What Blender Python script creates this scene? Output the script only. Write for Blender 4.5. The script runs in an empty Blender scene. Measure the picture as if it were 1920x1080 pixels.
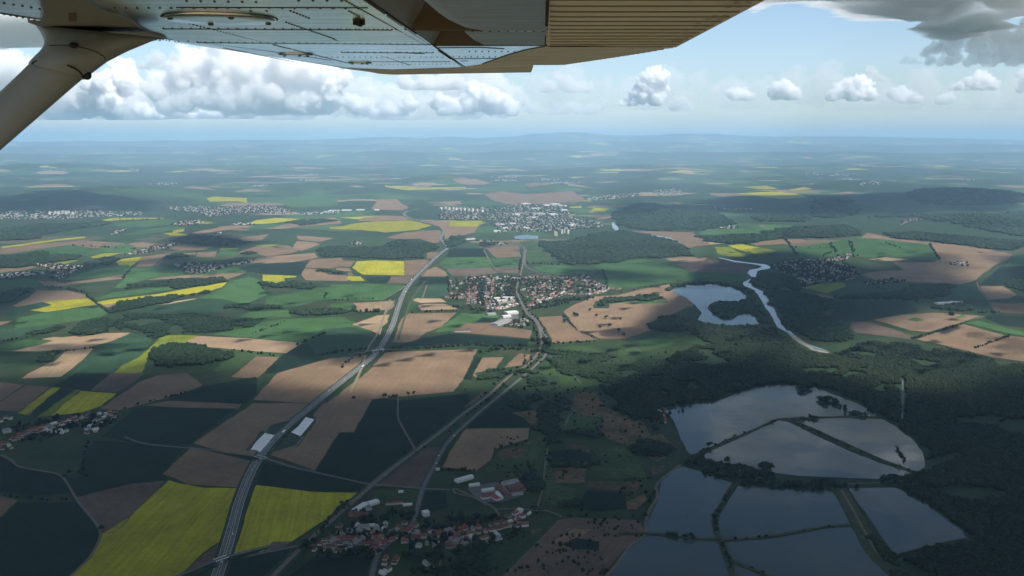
import bpy, bmesh, math, random
import numpy as np
from mathutils import Vector, Matrix, noise as mnoise

random.seed(7)
rng = np.random.default_rng(7)
scene = bpy.context.scene
COL = scene.collection

# ------------------------------------------------------------------ camera
FPX = 1663.0                      # focal length in pixels of the 1920 wide photograph
CAM_H = 700.0                     # metres above the plain
PITCH = math.atan((540 - 262) / FPX)
cam_d = bpy.data.cameras.new("camera")
cam_d.sensor_width = 36.0
cam_d.lens = 36.0 * FPX / 1920.0
cam_d.clip_start = 0.05
cam_d.clip_end = 400000.0
cam = bpy.data.objects.new("camera", cam_d)
COL.objects.link(cam)
cam.location = (0, 0, CAM_H)
cam.rotation_euler = (math.pi / 2 - PITCH, 0, 0)
scene.camera = cam

# ------------------------------------------------------------------ sky, sun, exposure
SUN_EL, SUN_AZ = math.radians(56), math.radians(131)      # azimuth clockwise from the view direction
world = bpy.data.worlds.new("World")
scene.world = world
world.use_nodes = True
wn = world.node_tree.nodes
sky = wn.new("ShaderNodeTexSky")
sky.sky_type = 'NISHITA'
sky.sun_disc = False
sky.sun_elevation = SUN_EL
sky.sun_rotation = SUN_AZ
sky.altitude = 700
sky.air_density = 1.0
sky.dust_density = 0.9
sky.ozone_density = 2.0
wn["Background"].inputs["Strength"].default_value = 0.115
world.node_tree.links.new(sky.outputs[0], wn["Background"].inputs["Color"])
SUNV = Vector((math.sin(SUN_AZ) * math.cos(SUN_EL), math.cos(SUN_AZ) * math.cos(SUN_EL), math.sin(SUN_EL)))
sd = bpy.data.lights.new("sun", 'SUN')
sd.energy = 5.0
sd.angle = math.radians(0.6)
sd.color = (1.0, 0.95, 0.87)
sun = bpy.data.objects.new("sun", sd)
COL.objects.link(sun)
sun.location = (0, 0, 5000)
sun.rotation_euler = SUNV.to_track_quat('Z', 'Y').to_euler()

vs = scene.view_settings
vs.view_transform = 'Standard'
vs.look = 'None'
vs.gamma = 1.0
vs.exposure = 0.5
cy = scene.cycles
cy.max_bounces = 24
cy.diffuse_bounces = 2
cy.glossy_bounces = 3
cy.transmission_bounces = 4
cy.volume_bounces = 22
cy.transparent_max_bounces = 48
cy.use_denoising = True
cy.denoiser = 'OPENIMAGEDENOISE'
cy.denoising_input_passes = 'RGB_ALBEDO_NORMAL'
cy.sample_clamp_indirect = 3.0
cy.caustics_reflective = False
cy.caustics_refractive = False
cy.use_adaptive_sampling = False

# ------------------------------------------------------------------ helpers
CR, SR = math.cos(PITCH), math.sin(PITCH)

def ray(px, py):
    """world direction (unit depth along the view axis) of a photograph pixel"""
    x, y = (px - 960) / FPX, (540 - py) / FPX
    return Vector((x, CR + y * SR, -SR + y * CR))

def G(px, py, z=0.0):
    """point of the plain seen at a photograph pixel"""
    d = ray(px, py)
    t = (z - CAM_H) / d.z
    return Vector((d.x * t, d.y * t, z))

def AT(px, py, dist):
    """point at a horizontal distance"""
    d = ray(px, py)
    t = dist / d.y
    return Vector((d.x * t, d.y * t, CAM_H + d.z * t))

REG = {'A': (0, 340, 1 / 3), 'B': (640, 340, 1 / 3), 'C': (1280, 340, 1 / 3), 'D': (0, 700, 480 / 1364),
       'E': (400, 720, 1 / 3), 'F': (840, 720, 1 / 3), 'H': (1200, 640, 720 / 1767), 'P': (0, 0, 1)}

def px_of(reg, pts):
    ox, oy, s = REG[reg]
    return [(ox + x * s, oy + y * s) for x, y in pts]

def P2(reg, pts):
    return [G(*p).xy for p in px_of(reg, pts)]

def tag(o, label=None, cat=None, group=None, kind=None):
    if label: o['label'] = label
    if cat: o['category'] = cat
    if group: o['group'] = group
    if kind: o['kind'] = kind
    return o

def link(name, me, mat=None, parent=None, loc=None):
    o = bpy.data.objects.new(name, me)
    COL.objects.link(o)
    if mat is not None and me is not None:
        for m in (mat if isinstance(mat, (list, tuple)) else [mat]):
            me.materials.append(m)
    if parent is not None: o.parent = parent
    if loc is not None: o.location = loc
    return o

def np_mesh(name, verts, faces_flat, nper, smooth=False):
    """mesh from numpy arrays, every face with nper corners"""
    me = bpy.data.meshes.new(name)
    nf = len(faces_flat) // nper
    me.vertices.add(len(verts))
    me.vertices.foreach_set("co", np.asarray(verts, np.float32).ravel())
    me.loops.add(nf * nper)
    me.loops.foreach_set("vertex_index", np.asarray(faces_flat, np.int32))
    me.polygons.add(nf)
    me.polygons.foreach_set("loop_start", np.arange(0, nf * nper, nper, dtype=np.int32))
    me.polygons.foreach_set("loop_total", np.full(nf, nper, np.int32))
    if smooth:
        me.polygons.foreach_set("use_smooth", np.ones(nf, bool))
    me.update()
    me.validate()
    return me

# fast value noise on numpy grids
def vnoise(x, y, seed=0):
    xi, yi = np.floor(x).astype(np.int64), np.floor(y).astype(np.int64)
    xf, yf = x - xi, y - yi
    u, v = xf * xf * (3 - 2 * xf), yf * yf * (3 - 2 * yf)
    def h(a, b):
        n = (a * 374761393 + b * 668265263 + seed * 974634777) & 0xFFFFFFFF
        n = ((n ^ (n >> 13)) * 1274126177) & 0xFFFFFFFF
        return ((n ^ (n >> 16)) & 0xFFFF) / 65535.0
    return (h(xi, yi) * (1 - u) + h(xi + 1, yi) * u) * (1 - v) + (h(xi, yi + 1) * (1 - u) + h(xi + 1, yi + 1) * u) * v

def fbm(x, y, oct=5, seed=0):
    s, a, n = 0.0, 0.5, 0.0
    for k in range(oct):
        s = s + a * vnoise(x * 2 ** k, y * 2 ** k, seed + k)
        n += a
        a *= 0.5
    return s / n

def poly_sdf(poly, X, Y):
    """signed distance (negative inside) of grid points to a polygon"""
    d2 = np.full(X.shape, 1e18)
    inside = np.zeros(X.shape, bool)
    n = len(poly)
    for i in range(n):
        ax, ay = poly[i]; bx, by = poly[(i + 1) % n]
        ex, ey = bx - ax, by - ay
        t = np.clip(((X - ax) * ex + (Y - ay) * ey) / (ex * ex + ey * ey + 1e-9), 0, 1)
        d2 = np.minimum(d2, (X - ax - t * ex) ** 2 + (Y - ay - t * ey) ** 2)
        c = ((ay > Y) != (by > Y)) & (X < ex * (Y - ay) / (ey if abs(ey) > 1e-9 else 1e-9) + ax)
        inside ^= c
    d = np.sqrt(d2)
    return np.where(inside, -d, d)

# ------------------------------------------------------------------ node helpers
def new_mat(name):
    m = bpy.data.materials.new(name)
    m.use_nodes = True
    return m, m.node_tree.nodes, m.node_tree.links, m.node_tree.nodes["Principled BSDF"]

def nd(ns, t, **kw):
    n = ns.new(t)
    for k, v in kw.items():
        if k in ('operation', 'blend_type', 'data_type', 'feature', 'noise_dimensions', 'voronoi_dimensions', 'distance', 'interpolation_type', 'vector_type', 'bands_direction', 'wave_type', 'attribute_name', 'clamp', 'uv_map', 'use_clamp', 'invert'):
            setattr(n, k, v)
        else:
            n.inputs[k.replace('_', ' ')].default_value = v
    return n

def ramp(ns, stops, interp='LINEAR'):
    r = ns.new("ShaderNodeValToRGB")
    r.color_ramp.interpolation = interp
    el = r.color_ramp.elements
    while len(el) < len(stops): el.new(0.5)
    for e, (p, c) in zip(el, stops):
        e.position = p
        e.color = (*c, 1) if len(c) == 3 else c
    return r

def mixc(ns, ls, fac, a, b, blend='MIX'):
    m = ns.new("ShaderNodeMix")
    m.data_type = 'RGBA'
    m.blend_type = blend
    for s, v in ((m.inputs[0], fac), (m.inputs[6], a), (m.inputs[7], b)):
        if isinstance(v, bpy.types.NodeSocket): ls.new(v, s)
        elif isinstance(v, (tuple, list)): s.default_value = (*v, 1) if len(v) == 3 else v
        else: s.default_value = v
    return m.outputs[2]
# ------------------------------------------------------------------ haze
HAZE_TOP = 1400.0
bm = bmesh.new()
bmesh.ops.create_cube(bm, size=1.0)
me = bpy.data.meshes.new("haze"); bm.to_mesh(me); bm.free()
hm = bpy.data.materials.new("haze_air"); hm.use_nodes = True
hn, hl = hm.node_tree.nodes, hm.node_tree.links
hn.remove(hn["Principled BSDF"])
pv = hn.new("ShaderNodeVolumePrincipled")
pv.inputs["Color"].default_value = (0.51, 0.775, 1.0, 1)
pv.inputs["Density"].default_value = 3.6e-5
pv.inputs["Anisotropy"].default_value = 0.0
hl.new(pv.outputs[0], hn["Material Output"].inputs["Volume"])
haze = link("haze", me, hm)
haze.scale = (300000, 150000, HAZE_TOP + 3)
haze.location = (0, 150000 / 2 - 15000, (HAZE_TOP - 3) / 2)
tag(haze, kind='stuff')

# ------------------------------------------------------------------ clouds
def cloud_mat(name, density, col=(1, 1, 1), g=0.0):
    m = bpy.data.materials.new(name); m.use_nodes = True
    n, l = m.node_tree.nodes, m.node_tree.links
    n.remove(n["Principled BSDF"])
    v = n.new("ShaderNodeVolumePrincipled")
    v.inputs["Color"].default_value = (*col, 1)
    v.inputs["Density"].default_value = density
    v.inputs["Anisotropy"].default_value = g
    l.new(v.outputs[0], n["Material Output"].inputs["Volume"])
    return m

DECK_Z = 1750.0
K = DECK_Z / math.tan(SUN_EL)
SHX, SHY = math.sin(SUN_AZ) * K, math.cos(SUN_AZ) * K      # from a shadow to the cloud that casts it

def deck_cloud(name, thick_fn, x0, x1, y0, y1, cell, mat, zbase=DECK_Z, label=None):
    """closed cloud body: thickness field over a grid given in the coordinates of its shadow"""
    nx, ny = int((x1 - x0) / cell) + 1, int((y1 - y0) / cell) + 1
    X, Y = np.meshgrid(np.linspace(x0, x1, nx), np.linspace(y0, y1, ny), indexing='ij')
    T = thick_fn(X, Y)
    T[0, :] = T[-1, :] = T[:, 0] = T[:, -1] = 0
    T = np.maximum(T, 0)
    # keep quads with any thickness; top and bottom share rim vertices
    quad = np.maximum.reduce([T[:-1, :-1], T[1:, :-1], T[1:, 1:], T[:-1, 1:]]) > 0
    idx = np.arange(nx * ny).reshape(nx, ny)
    bump = 60 * (fbm(X / 700, Y / 700, 4, 91) - .5)
    top = np.stack([X + SHX, Y + SHY, zbase + 0.82 * T + bump], -1).reshape(-1, 3)
    bot = np.stack([X + SHX, Y + SHY, zbase - 0.18 * T + bump], -1).reshape(-1, 3)
    rim = (T.ravel() <= 0)
    bidx = np.where(rim, np.arange(nx * ny), np.arange(nx * ny) + nx * ny).reshape(nx, ny)
    i, j = np.nonzero(quad)
    up = np.stack([idx[i, j], idx[i + 1, j], idx[i + 1, j + 1], idx[i, j + 1]], -1)
    dn = np.stack([bidx[i, j], bidx[i, j + 1], bidx[i + 1, j + 1], bidx[i + 1, j]], -1)
    V = np.concatenate([top, bot]); F = np.concatenate([up, dn]).ravel()
    used = np.unique(F)
    mp = np.full(len(V), -1); mp[used] = np.arange(len(used))
    me = np_mesh(name, V[used], mp[F], 4, True)
    o = link(name, me, mat)
    return o

FRONT = [G(*p).xy for p in [(-500, 700), (-200, 690), (0, 672), (100, 684), (200, 674), (300, 656), (440, 654), (520, 662), (600, 686), (690, 700), (780, 708), (880, 698),
         (960, 690), (1060, 676), (1150, 662), (1250, 645), (1330, 655), (1420, 640), (1500, 655), (1580, 690), (1640, 684), (1690, 720), (1760, 700), (1840, 690), (1920, 680), (2300, 670)]]
FRONT = [tuple(p) for p in FRONT] + [(6500, 2500), (6500, -4500), (-7000, -4500), (-7000, 2700)]
GAP = [(-1700, -3000), (1500, -3000), (1600, -450), (700, -300), (-900, -300), (-1700, -450)]      # unseen gap opened so sunlit ground behind lights the wing underside
PATCHES = [[tuple(G(*p).xy) for p in q] for q in (
    [(1215, 636), (1250, 600), (1262, 548), (1290, 515), (1360, 490), (1440, 470), (1500, 475), (1560, 488), (1640, 498), (1700, 485), (1760, 476), (1800, 505), (1830, 545),
     (1900, 550), (2100, 560), (2100, 640), (1830, 585), (1740, 580), (1680, 600), (1620, 622), (1540, 652), (1450, 640), (1420, 616), (1300, 604), (1275, 612), (1240, 640)],
    [(318, 452), (370, 436), (440, 446), (500, 455), (440, 468), (360, 465)],
    [(-300, 536), (60, 535), (140, 545), (90, 572), (20, 600), (-300, 610)],
    [(560, 640), (740, 628), (800, 630), (990, 634), (1010, 646), (900, 652), (700, 650)],
    [(295, 585), (360, 580), (420, 592), (330, 597)],
    [(-300, 640), (-20, 634), (60, 640), (-20, 660), (-300, 665)],
    [(295, 588), (340, 584), (420, 590), (400, 602), (320, 600)], [(-200, 372), (60, 368), (300, 380), (280, 396), (-200, 400)], [(1480, 384), (1560, 374), (1640, 388), (1560, 402)], [(1680, 372), (1760, 358), (1940, 372), (1900, 396), (1720, 396)],
    [(1050, 500), (1180, 512), (1260, 520), (1200, 528), (1080, 520)],
    [(1840, 480), (1960, 460), (2300, 470), (2300, 520), (1900, 540)],
)]

def deck_thick(X, Y):
    d = np.maximum(poly_sdf(FRONT, X, Y), 150 - poly_sdf(GAP, X, Y))
    n = fbm(X / 900, Y / 900, 5, 3) - 0.5
    t = (-d + 560 * n) / 620
    T = np.clip(t, 0, 1) ** 2.6 * (300 + 500 * np.clip((-d - 300) / 1500, 0, 1)) * (0.75 + 0.6 * fbm(X / 500, Y / 500, 4, 17))
    return T

def patch_thick(X, Y):
    T = np.zeros(X.shape)
    edge = poly_sdf(FRONT, X, Y)      # torn shreds ahead of the deck
    sh = np.clip((fbm(X / 520, Y / 420, 6, 71) - 0.55) / 0.12, 0, 1) * np.clip((edge + 300) / 250, 0, 1) * np.clip((1100 - edge) / 500, 0, 1)
    far = np.clip((fbm(X / 900, Y / 1100, 6, 83) - 0.61) / 0.10, 0, 1) * np.clip((edge - 900) / 600, 0, 1) * np.clip((2900 - edge) / 700, 0, 1)
    clear = np.clip((np.hypot((X - 150) / 1.3, Y - 4300) - 700) / 400, 0, 1)      # sun on the middle village
    T = clear * np.maximum(200 * sh ** 1.6, 220 * far ** 1.6)
    for k, q in enumerate(PATCHES):
        d = poly_sdf(q, X, Y)
        n = fbm(X / 700, Y / 700, 5, 31 + k) - 0.5
        T = np.maximum(T, np.clip((-d + 90 + 420 * n) / 330, 0, 1) ** 1.9 * 320 * (0.6 + 0.8 * fbm(X / 400, Y / 400, 3, 57)))
    return T

M_DECK = cloud_mat("cloud_deck_vapour", 0.055)
M_FAIR = cloud_mat("fair_cloud_vapour", 0.018)
o = deck_cloud("cloud_deck", deck_thick, -7000, 6500, -5000, 4200, 60, M_DECK)
tag(o, kind='stuff')
o = deck_cloud("scattered_clouds", patch_thick, -9500, 9500, 2500, 20500, 65, M_FAIR)
tag(o, kind='stuff')

# grey cloud bases ahead on the right, seen from below
def base_cloud(name, label, pts, z, amp, tmax, cell, seed, density, soft):
    q = [(p.x - SHX, p.y - SHY) for p in (G2(px, py, z) for px, py in pts)]
    xs, ys = [p[0] for p in q], [p[1] for p in q]
    def fn(X, Y):
        d = poly_sdf(q, X, Y)
        n = fbm(X / (amp * 1.6), Y / (amp * 1.6), 6, seed) - 0.5
        return np.clip((-d + 1.9 * amp * n) / soft, 0, 1) ** 2.0 * tmax * (0.25 + 1.5 * fbm(X / amp * 1.5, Y / amp * 1.5, 6, seed + 9))
    o = deck_cloud(name, fn, min(xs) - amp, max(xs) + amp, min(ys) - amp, max(ys) + amp, cell, cloud_mat(name + "_vapour", density), z)
    return tag(o, label, "cloud", "clouds in the sky")

def G2(px, py, z):
    d = ray(px, py)
    t = (z - CAM_H) / d.z
    return Vector((d.x * t, d.y * t, z))

base_cloud("cloud", "long flat grey cloud base along the top edge right of the wing", [(1400, 32), (1480, 12), (1620, 36), (1790, 44), (1960, 30), (2100, 10), (2100, -60), (1400, -60), (1340, -10)],
           2050, 600, 420, 28, 5, 0.016, 800)
0 and base_cloud("cloud", "ragged dark grey cloud hanging below the flat cloud base near the right edge",
           [(1725, 104), (1780, 66), (1840, 40), (1960, 30), (2080, 60), (2050, 118), (1880, 128), (1800, 128)], 2000, 620, 420, 22, 12, 0.0055, 520)

# cumulus built from puffs, flat base, grown into one body
VAPOUR = {}
def cumulus(label, puffs, base_y, density, extra=11, zb=850.0, seed=0, kind=None, depth=0.5):
    r_ = random.Random(seed + len(label))
    D = zb * FPX / (262 - base_y)      # distance at which the flat base has this height
    k = D / FPX
    balls = []
    for (px, py, r) in puffs:
        R = r * k * 1.18
        c = AT(px, py, D) + Vector((0, r_.uniform(-depth, depth) * R * 1.5, 0))
        balls.append((c, R))
        for _ in range(extra):
            a, e = r_.uniform(0, 2 * math.pi), r_.uniform(-0.3, 1.35)
            q = R * r_.uniform(0.26, 0.5)
            c2 = c + Vector((math.cos(a) * math.cos(e) * 1.1, math.sin(a) * math.cos(e), math.sin(e))) * R * 0.95
            balls.append((c2, q))
            for _ in range(2):
                a, e = r_.uniform(0, 2 * math.pi), r_.uniform(-0.2, 1.35)
                if q > 2.2 * k: balls.append((c2 + Vector((math.cos(a) * math.cos(e), math.sin(a) * math.cos(e), math.sin(e))) * q * .95, q * r_.uniform(.35, .6)))
    # low filler joining the puffs along the flat base
    X = sorted(puffs)
    for p, q in zip(X, X[1:]):
        if q[0] - p[0] < 2.2 * (p[2] + q[2]):
            for f in (.25, .5, .75):
                c = AT(p[0] + (q[0] - p[0]) * f, (p[1] * (1 - f) + q[1] * f) * .45 + base_y * .55 - r_.uniform(0, 3), D); balls.append((c, min(p[2], q[2]) * k * r_.uniform(.75, 1.05)))
    zbase = CAM_H + zb
    bm = bmesh.new()
    for c, R in balls:
        if c.z + R < zbase + 10: c = Vector((c.x, c.y, zbase))
        bmesh.ops.create_icosphere(bm, subdivisions=2, radius=R, matrix=Matrix.Translation(c))
    me = bpy.data.meshes.new("cloud_tmp"); bm.to_mesh(me); bm.free()
    tmp = link("cloud_tmp", me)
    rm = tmp.modifiers.new("r", 'REMESH'); rm.mode = 'VOXEL'; rm.voxel_size = max(0.95 * k, 12)
    for sc_, st in ((9 * k, 8 * k), (3.6 * k, 4.6 * k), (1.9 * k, 3.0 * k)):
        tx = bpy.data.textures.new("billow", 'CLOUDS'); tx.noise_scale = sc_; tx.noise_depth = 2
        dm = tmp.modifiers.new("d", 'DISPLACE'); dm.texture = tx; dm.texture_coords = 'GLOBAL'; dm.strength = st; dm.mid_level = 0.5
    dg = bpy.context.evaluated_depsgraph_get()
    ev = tmp.evaluated_get(dg)
    out = bpy.data.meshes.new_from_object(ev)
    bpy.data.objects.remove(tmp)
    # keep the main body only
    b3 = bmesh.new(); b3.from_mesh(out); seen, best = set(), []
    for v in b3.verts:
        if v in seen: continue
        st_, comp = [v], []
        seen.add(v)
        while st_:
            w = st_.pop(); comp.append(w)
            for e in w.link_edges:
                u = e.other_vert(w)
                if u not in seen: seen.add(u); st_.append(u)
        if len(comp) > len(best): best = comp
    keep_ = set(best)
    bmesh.ops.delete(b3, geom=[v for v in b3.verts if v not in keep_], context='VERTS')
    b3.to_mesh(out); b3.free()
    n = len(out.vertices)
    co = np.zeros(n * 3, np.float32); out.vertices.foreach_get("co", co); co = co.reshape(-1, 3)
    low = zbase + (co[:, 2] - zbase) * 0.06
    co[:, 2] = np.where(co[:, 2] < zbase, low, co[:, 2])
    out.vertices.foreach_set("co", co.ravel()); out.update()
    if density not in VAPOUR: VAPOUR[density] = cloud_mat("cumulus_vapour", density)
    out.materials.clear()
    o = link("cloud", out, VAPOUR[density])
    return tag(o, label, "cloud", "clouds in the sky", kind)

CUM = [
 ("wide hazy white cloud bank low behind the other clouds, left half", [(70 + 52 * i, 188 - 22 * math.sin(i * 1.3) - (14 if 4 < i < 9 else 0), 26 + 6 * math.sin(i * 2.1)) for i in range(18)], 226, .0014),
 ("thin pale veil of cloud low over the right half horizon", [(1010 + 60 * i, 180 - 14 * math.sin(i * 1.7) - (16 if i < 10 else 0), 22 + 5 * math.sin(i * 2.3)) for i in range(16)], 208, .0008),
 ("tall white cumulus tower right above the strut fairing", [(222, 130, 16), (240, 150, 20), (200, 165, 22), (170, 188, 18), (215, 195, 22), (250, 190, 15), (255, 165, 14), (150, 195, 14), (130, 208, 16), (100, 214, 12)], 226, .011),
 ("small white puffs floating beside the top of the tallest left cloud", [(290, 112, 13), (325, 108, 8), (268, 126, 9), (300, 124, 8)], 134, .008),
 ("broad pale cloud bank reaching under the leading edge of the wing", [(360, 125, 30), (420, 120, 36), (480, 130, 33), (540, 128, 28), (440, 165, 33), (500, 165, 35), (400, 150, 25), (555, 160, 28), (600, 140, 24), (340, 165, 24), (300, 170, 22)], 218, .0050),
 ("low white row of puffs under the middle of the pale bank", [(265, 210, 13), (300, 212, 14), (340, 210, 12), (385, 213, 10), (430, 207, 13), (470, 206, 13)], 224, .010),
 ("white heaped cloud at the right end of the pale bank", [(600, 195, 14), (622, 183, 14), (570, 203, 12), (545, 196, 12), (640, 150, 14), (625, 165, 13), (500, 203, 10)], 218, .010),
 ("bright white cloud with grey base just below the wing tip", [(760, 156, 12), (795, 156, 14), (830, 152, 15), (858, 158, 12), (690, 150, 16), (655, 152, 12)], 172, .009),
 ("low pale puffs left of the cloud below the wing tip", [(660, 195, 13), (690, 200, 11), (730, 206, 11), (770, 196, 12)], 220, .007),
 ("long lumpy white cloud right of and lower than the wing tip cloud", [(888, 168, 12), (905, 180, 14), (925, 185, 14), (948, 192, 12), (880, 192, 14), (850, 198, 12), (820, 193, 13), (965, 205, 10)], 219, .009),
 ("small ragged white cloud halfway between wing tip and tall tower", [(1045, 145, 8), (1060, 152, 9), (1030, 165, 10), (1070, 165, 12), (1100, 168, 12), (1018, 170, 7)], 177, .005),
 ("faint row of low puffs left of the tall single tower", [(1000, 205, 9), (1040, 205, 10), (1072, 201, 10), (1112, 205, 10), (985, 192, 8), (1130, 196, 8)], 216, .003),
 ("single tall bright cumulus tower standing free in the middle sky", [(1228, 134, 8), (1218, 146, 11), (1240, 150, 12), (1208, 160, 12), (1225, 168, 15), (1246, 165, 9), (1200, 178, 12), (1182, 190, 9), (1230, 185, 14), (1165, 196, 6)], 201, .014),
 ("faint puffs just right of the single tall tower", [(1275, 190, 9), (1262, 200, 9), (1290, 200, 7)], 210, .004),
 ("small flat bottomed white cloud, left one of the close pair", [(1372, 176, 8), (1390, 177, 10), (1406, 182, 7)], 191, .012),
 ("small peaked white cloud, right one of the close pair", [(1450, 174, 9), (1466, 166, 11), (1480, 175, 11), (1492, 181, 7)], 191, .012),
 ("large broken white cumulus under a small tuft, right half of sky", [(1570, 168, 8), (1590, 160, 11), (1610, 155, 11), (1626, 160, 11), (1558, 182, 9), (1600, 178, 13), (1630, 178, 10)], 192, .012),
 ("small white tuft above the broken cumulus on the right", [(1630, 132, 7), (1642, 140, 7), (1654, 147, 6)], 153, .007),
 ("low white puffs right of the cumulus under the tuft", [(1678, 177, 9), (1698, 177, 11), (1715, 185, 8), (1727, 189, 6)], 196, .007),
 ("sloping bright white cloud below the ragged dark cloud", [(1798, 163, 7), (1820, 155, 9), (1842, 147, 11), (1853, 153, 9), (1864, 161, 7), (1784, 167, 5)], 173, .013),
 ("row of tiny white puffs low at the right edge of the sky", [(1760, 188, 7), (1780, 185, 9), (1830, 188, 6), (1864, 183, 8), (1876, 187, 7)], 198, .007),
 ("white cloud cut by the right edge of the picture", [(1918, 138, 8), (1925, 160, 10), (1935, 150, 14), (1912, 170, 7)], 178, .007),
 ("grey shaded cloud above the strut at the left edge", [(20, 62, 30), (62, 56, 24), (-40, 60, 40)], 96, .006),
 ("white cloud left of the strut below the grey one", [(15, 126, 26), (52, 132, 20), (-30, 130, 30), (80, 150, 18), (60, 175, 16)], 190, .005),
]
for k, (lb, pf, by, den) in enumerate(CUM):
    cumulus(lb, pf, by, den, seed=k, extra=16 if max(q[2] for q in pf) < 14 else 11)
cumulus("ragged dark grey cloud hanging below the flat cloud base near the right edge", [(1735, 100, 8), (1752, 92, 10), (1772, 88, 11), (1790, 96, 10), (1800, 78, 12), (1822, 90, 13), (1840, 70, 14), (1850, 100, 13), (1868, 82, 15), (1880, 60, 16),
        (1895, 100, 13), (1910, 78, 18), (1935, 60, 20), (1940, 98, 16), (1970, 80, 22), (1765, 112, 5), (1815, 116, 6), (1860, 120, 6)], 134, .010, extra=12, zb=735.0, seed=91)
cumulus("small torn grey scrap left of the ragged dark cloud", [(1700, 112, 5), (1710, 116, 6), (1722, 120, 5), (1690, 118, 4)], 126, .004, extra=9, zb=760.0, seed=93)
# ------------------------------------------------------------------ the aeroplane we look out of
def metal_mat(name, col, rough, metallic, dirt=(.16, .13, .09), dirt_amt=.5, stretch=(2.0, 14.0, 2.0)):
    m, ns, ls, bs = new_mat(name)
    tc = ns.new("ShaderNodeTexCoord")
    mp = nd(ns, "ShaderNodeMapping"); mp.inputs["Scale"].default_value = stretch; ls.new(tc.outputs["Object"], mp.inputs[0])
    n1 = nd(ns, "ShaderNodeTexNoise", Scale=1.6, Detail=8.0, Roughness=0.65); ls.new(mp.outputs[0], n1.inputs["Vector"])
    n2 = nd(ns, "ShaderNodeTexNoise", Scale=9.0, Detail=6.0, Roughness=0.7); ls.new(tc.outputs["Object"], n2.inputs["Vector"])
    r1 = ramp(ns, [(.42, (0, 0, 0)), (.75, (1, 1, 1))]); ls.new(n1.outputs["Fac"], r1.inputs[0])
    mu = nd(ns, "ShaderNodeMath", operation='MULTIPLY'); ls.new(r1.outputs[0], mu.inputs[0]); mu.inputs[1].default_value = dirt_amt
    c0 = ramp(ns, [(.3, tuple(x * .86 for x in col)), (.7, col)]); ls.new(n2.outputs["Fac"], c0.inputs[0])
    c = mixc(ns, ls, mu.outputs[0], c0.outputs[0], dirt)
    ls.new(c, bs.inputs["Base Color"])
    inv = nd(ns, "ShaderNodeMapRange"); inv.inputs["To Min"].default_value = metallic; inv.inputs["To Max"].default_value = metallic * .55; ls.new(mu.outputs[0], inv.inputs["Value"])
    ls.new(inv.outputs[0], bs.inputs["Metallic"])
    rr = nd(ns, "ShaderNodeMapRange"); rr.inputs["To Min"].default_value = rough; rr.inputs["To Max"].default_value = min(1, rough + (.10 if metallic > .9 else .3)); ls.new(n2.outputs["Fac"], rr.inputs["Value"])
    ls.new(rr.outputs[0], bs.inputs["Roughness"])
    bp = ns.new("ShaderNodeBump"); bp.inputs["Strength"].default_value = .022; bp.inputs["Distance"].default_value = .012
    ls.new(n1.outputs["Fac"], bp.inputs["Height"]); ls.new(bp.outputs[0], bs.inputs["Normal"])
    return m
M_ALU = metal_mat("weathered_aluminium", (.90, .92, .94), .10, .97, dirt_amt=.44)
M_ALU2 = metal_mat("flap_aluminium", (.66, .70, .74), .28, .9, dirt_amt=.35)
M_CREAM = metal_mat("cream_wing_paint", (.86, .84, .77), .5, 0.0, dirt=(.44, .39, .31), dirt_amt=.4, stretch=(3, 3, 3))
M_STRUT = metal_mat("strut_paint", (.285, .285, .27), .35, 0.0, dirt=(.22, .20, .17), dirt_amt=.4, stretch=(2, 2, 2))
M_COVE = metal_mat("cove_primer", (.16, .12, .085), .6, .2, dirt_amt=.5)
M_DIRT = metal_mat("dirty_rivet", (.070, .058, .045), .7, .2, dirt_amt=.3)
M_SEAM = metal_mat("seam_sealant", (.035, .030, .026), .8, .0, dirt_amt=.2)
M_BLACK = metal_mat("black_rubber", (.012, .012, .014), .4, .0, dirt_amt=.1)

VPX, VPY = 1026.0, 210.0
A_ = (540 - VPY) / FPX
CU, CF = Vector((0, SR, CR)), Vector((0, CR, -SR))
WN = (CU - CF * A_).normalized()
SPAN = ray(VPX, VPY).normalized()
CHORD = WN.cross(SPAN).normalized()
if CHORD.x < 0: CHORD = -CHORD
WH = 0.204
C0 = Vector((0, 0, CAM_H))
ROW2 = 81.0
WN2 = (CU - CF * ((540 - 177) / FPX)).normalized()
_r = ray(VPX, ROW2)
WH2 = WN2.dot(_r * (WH / WN.dot(_r)))
def W(px, py, up=0.0):
    r = ray(px, py)
    if py > ROW2: return C0 + r * (WH2 / WN2.dot(r)) + WN * up      # the outer panel rises a little more
    return C0 + r * (WH / WN.dot(r)) + WN * up
ROOT = W(VPX, 0)
plane = bpy.data.objects.new("light_aircraft", None); COL.objects.link(plane)
plane.location = ROOT
tag(plane, "high wing light aircraft, its riveted metal wing and strut filling the top edge", "aircraft")

def wpoly(bm, pts, up=0.0, thick=0.05):
    """plate with its underside on the wing plane; pts are photograph pixels"""
    a = [bm.verts.new(W(x, y, up) - ROOT) for x, y in pts]
    b = [bm.verts.new(W(x, y, up) + WN * thick - ROOT) for x, y in pts]
    n = len(pts)
    bm.faces.new(a); bm.faces.new(b[::-1])
    for i in range(n): bm.faces.new((a[i], a[(i + 1) % n], b[(i + 1) % n], b[i]))
    bmesh.ops.recalc_face_normals(bm, faces=bm.faces)
def wpart(name, fn, mat, parent=None, label=None, smooth=False, kind=None):
    me = mesh_from(fn, name)
    if smooth:
        for p in me.polygons: p.use_smooth = True
    o = link(name, me, mat, parent or plane)
    if label: o['label'] = label
    if kind: o['kind'] = kind
    return o
def mesh_from(fn, name):
    bm = bmesh.new(); fn(bm); me = bpy.data.meshes.new(name); bm.to_mesh(me); bm.free(); return me

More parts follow.
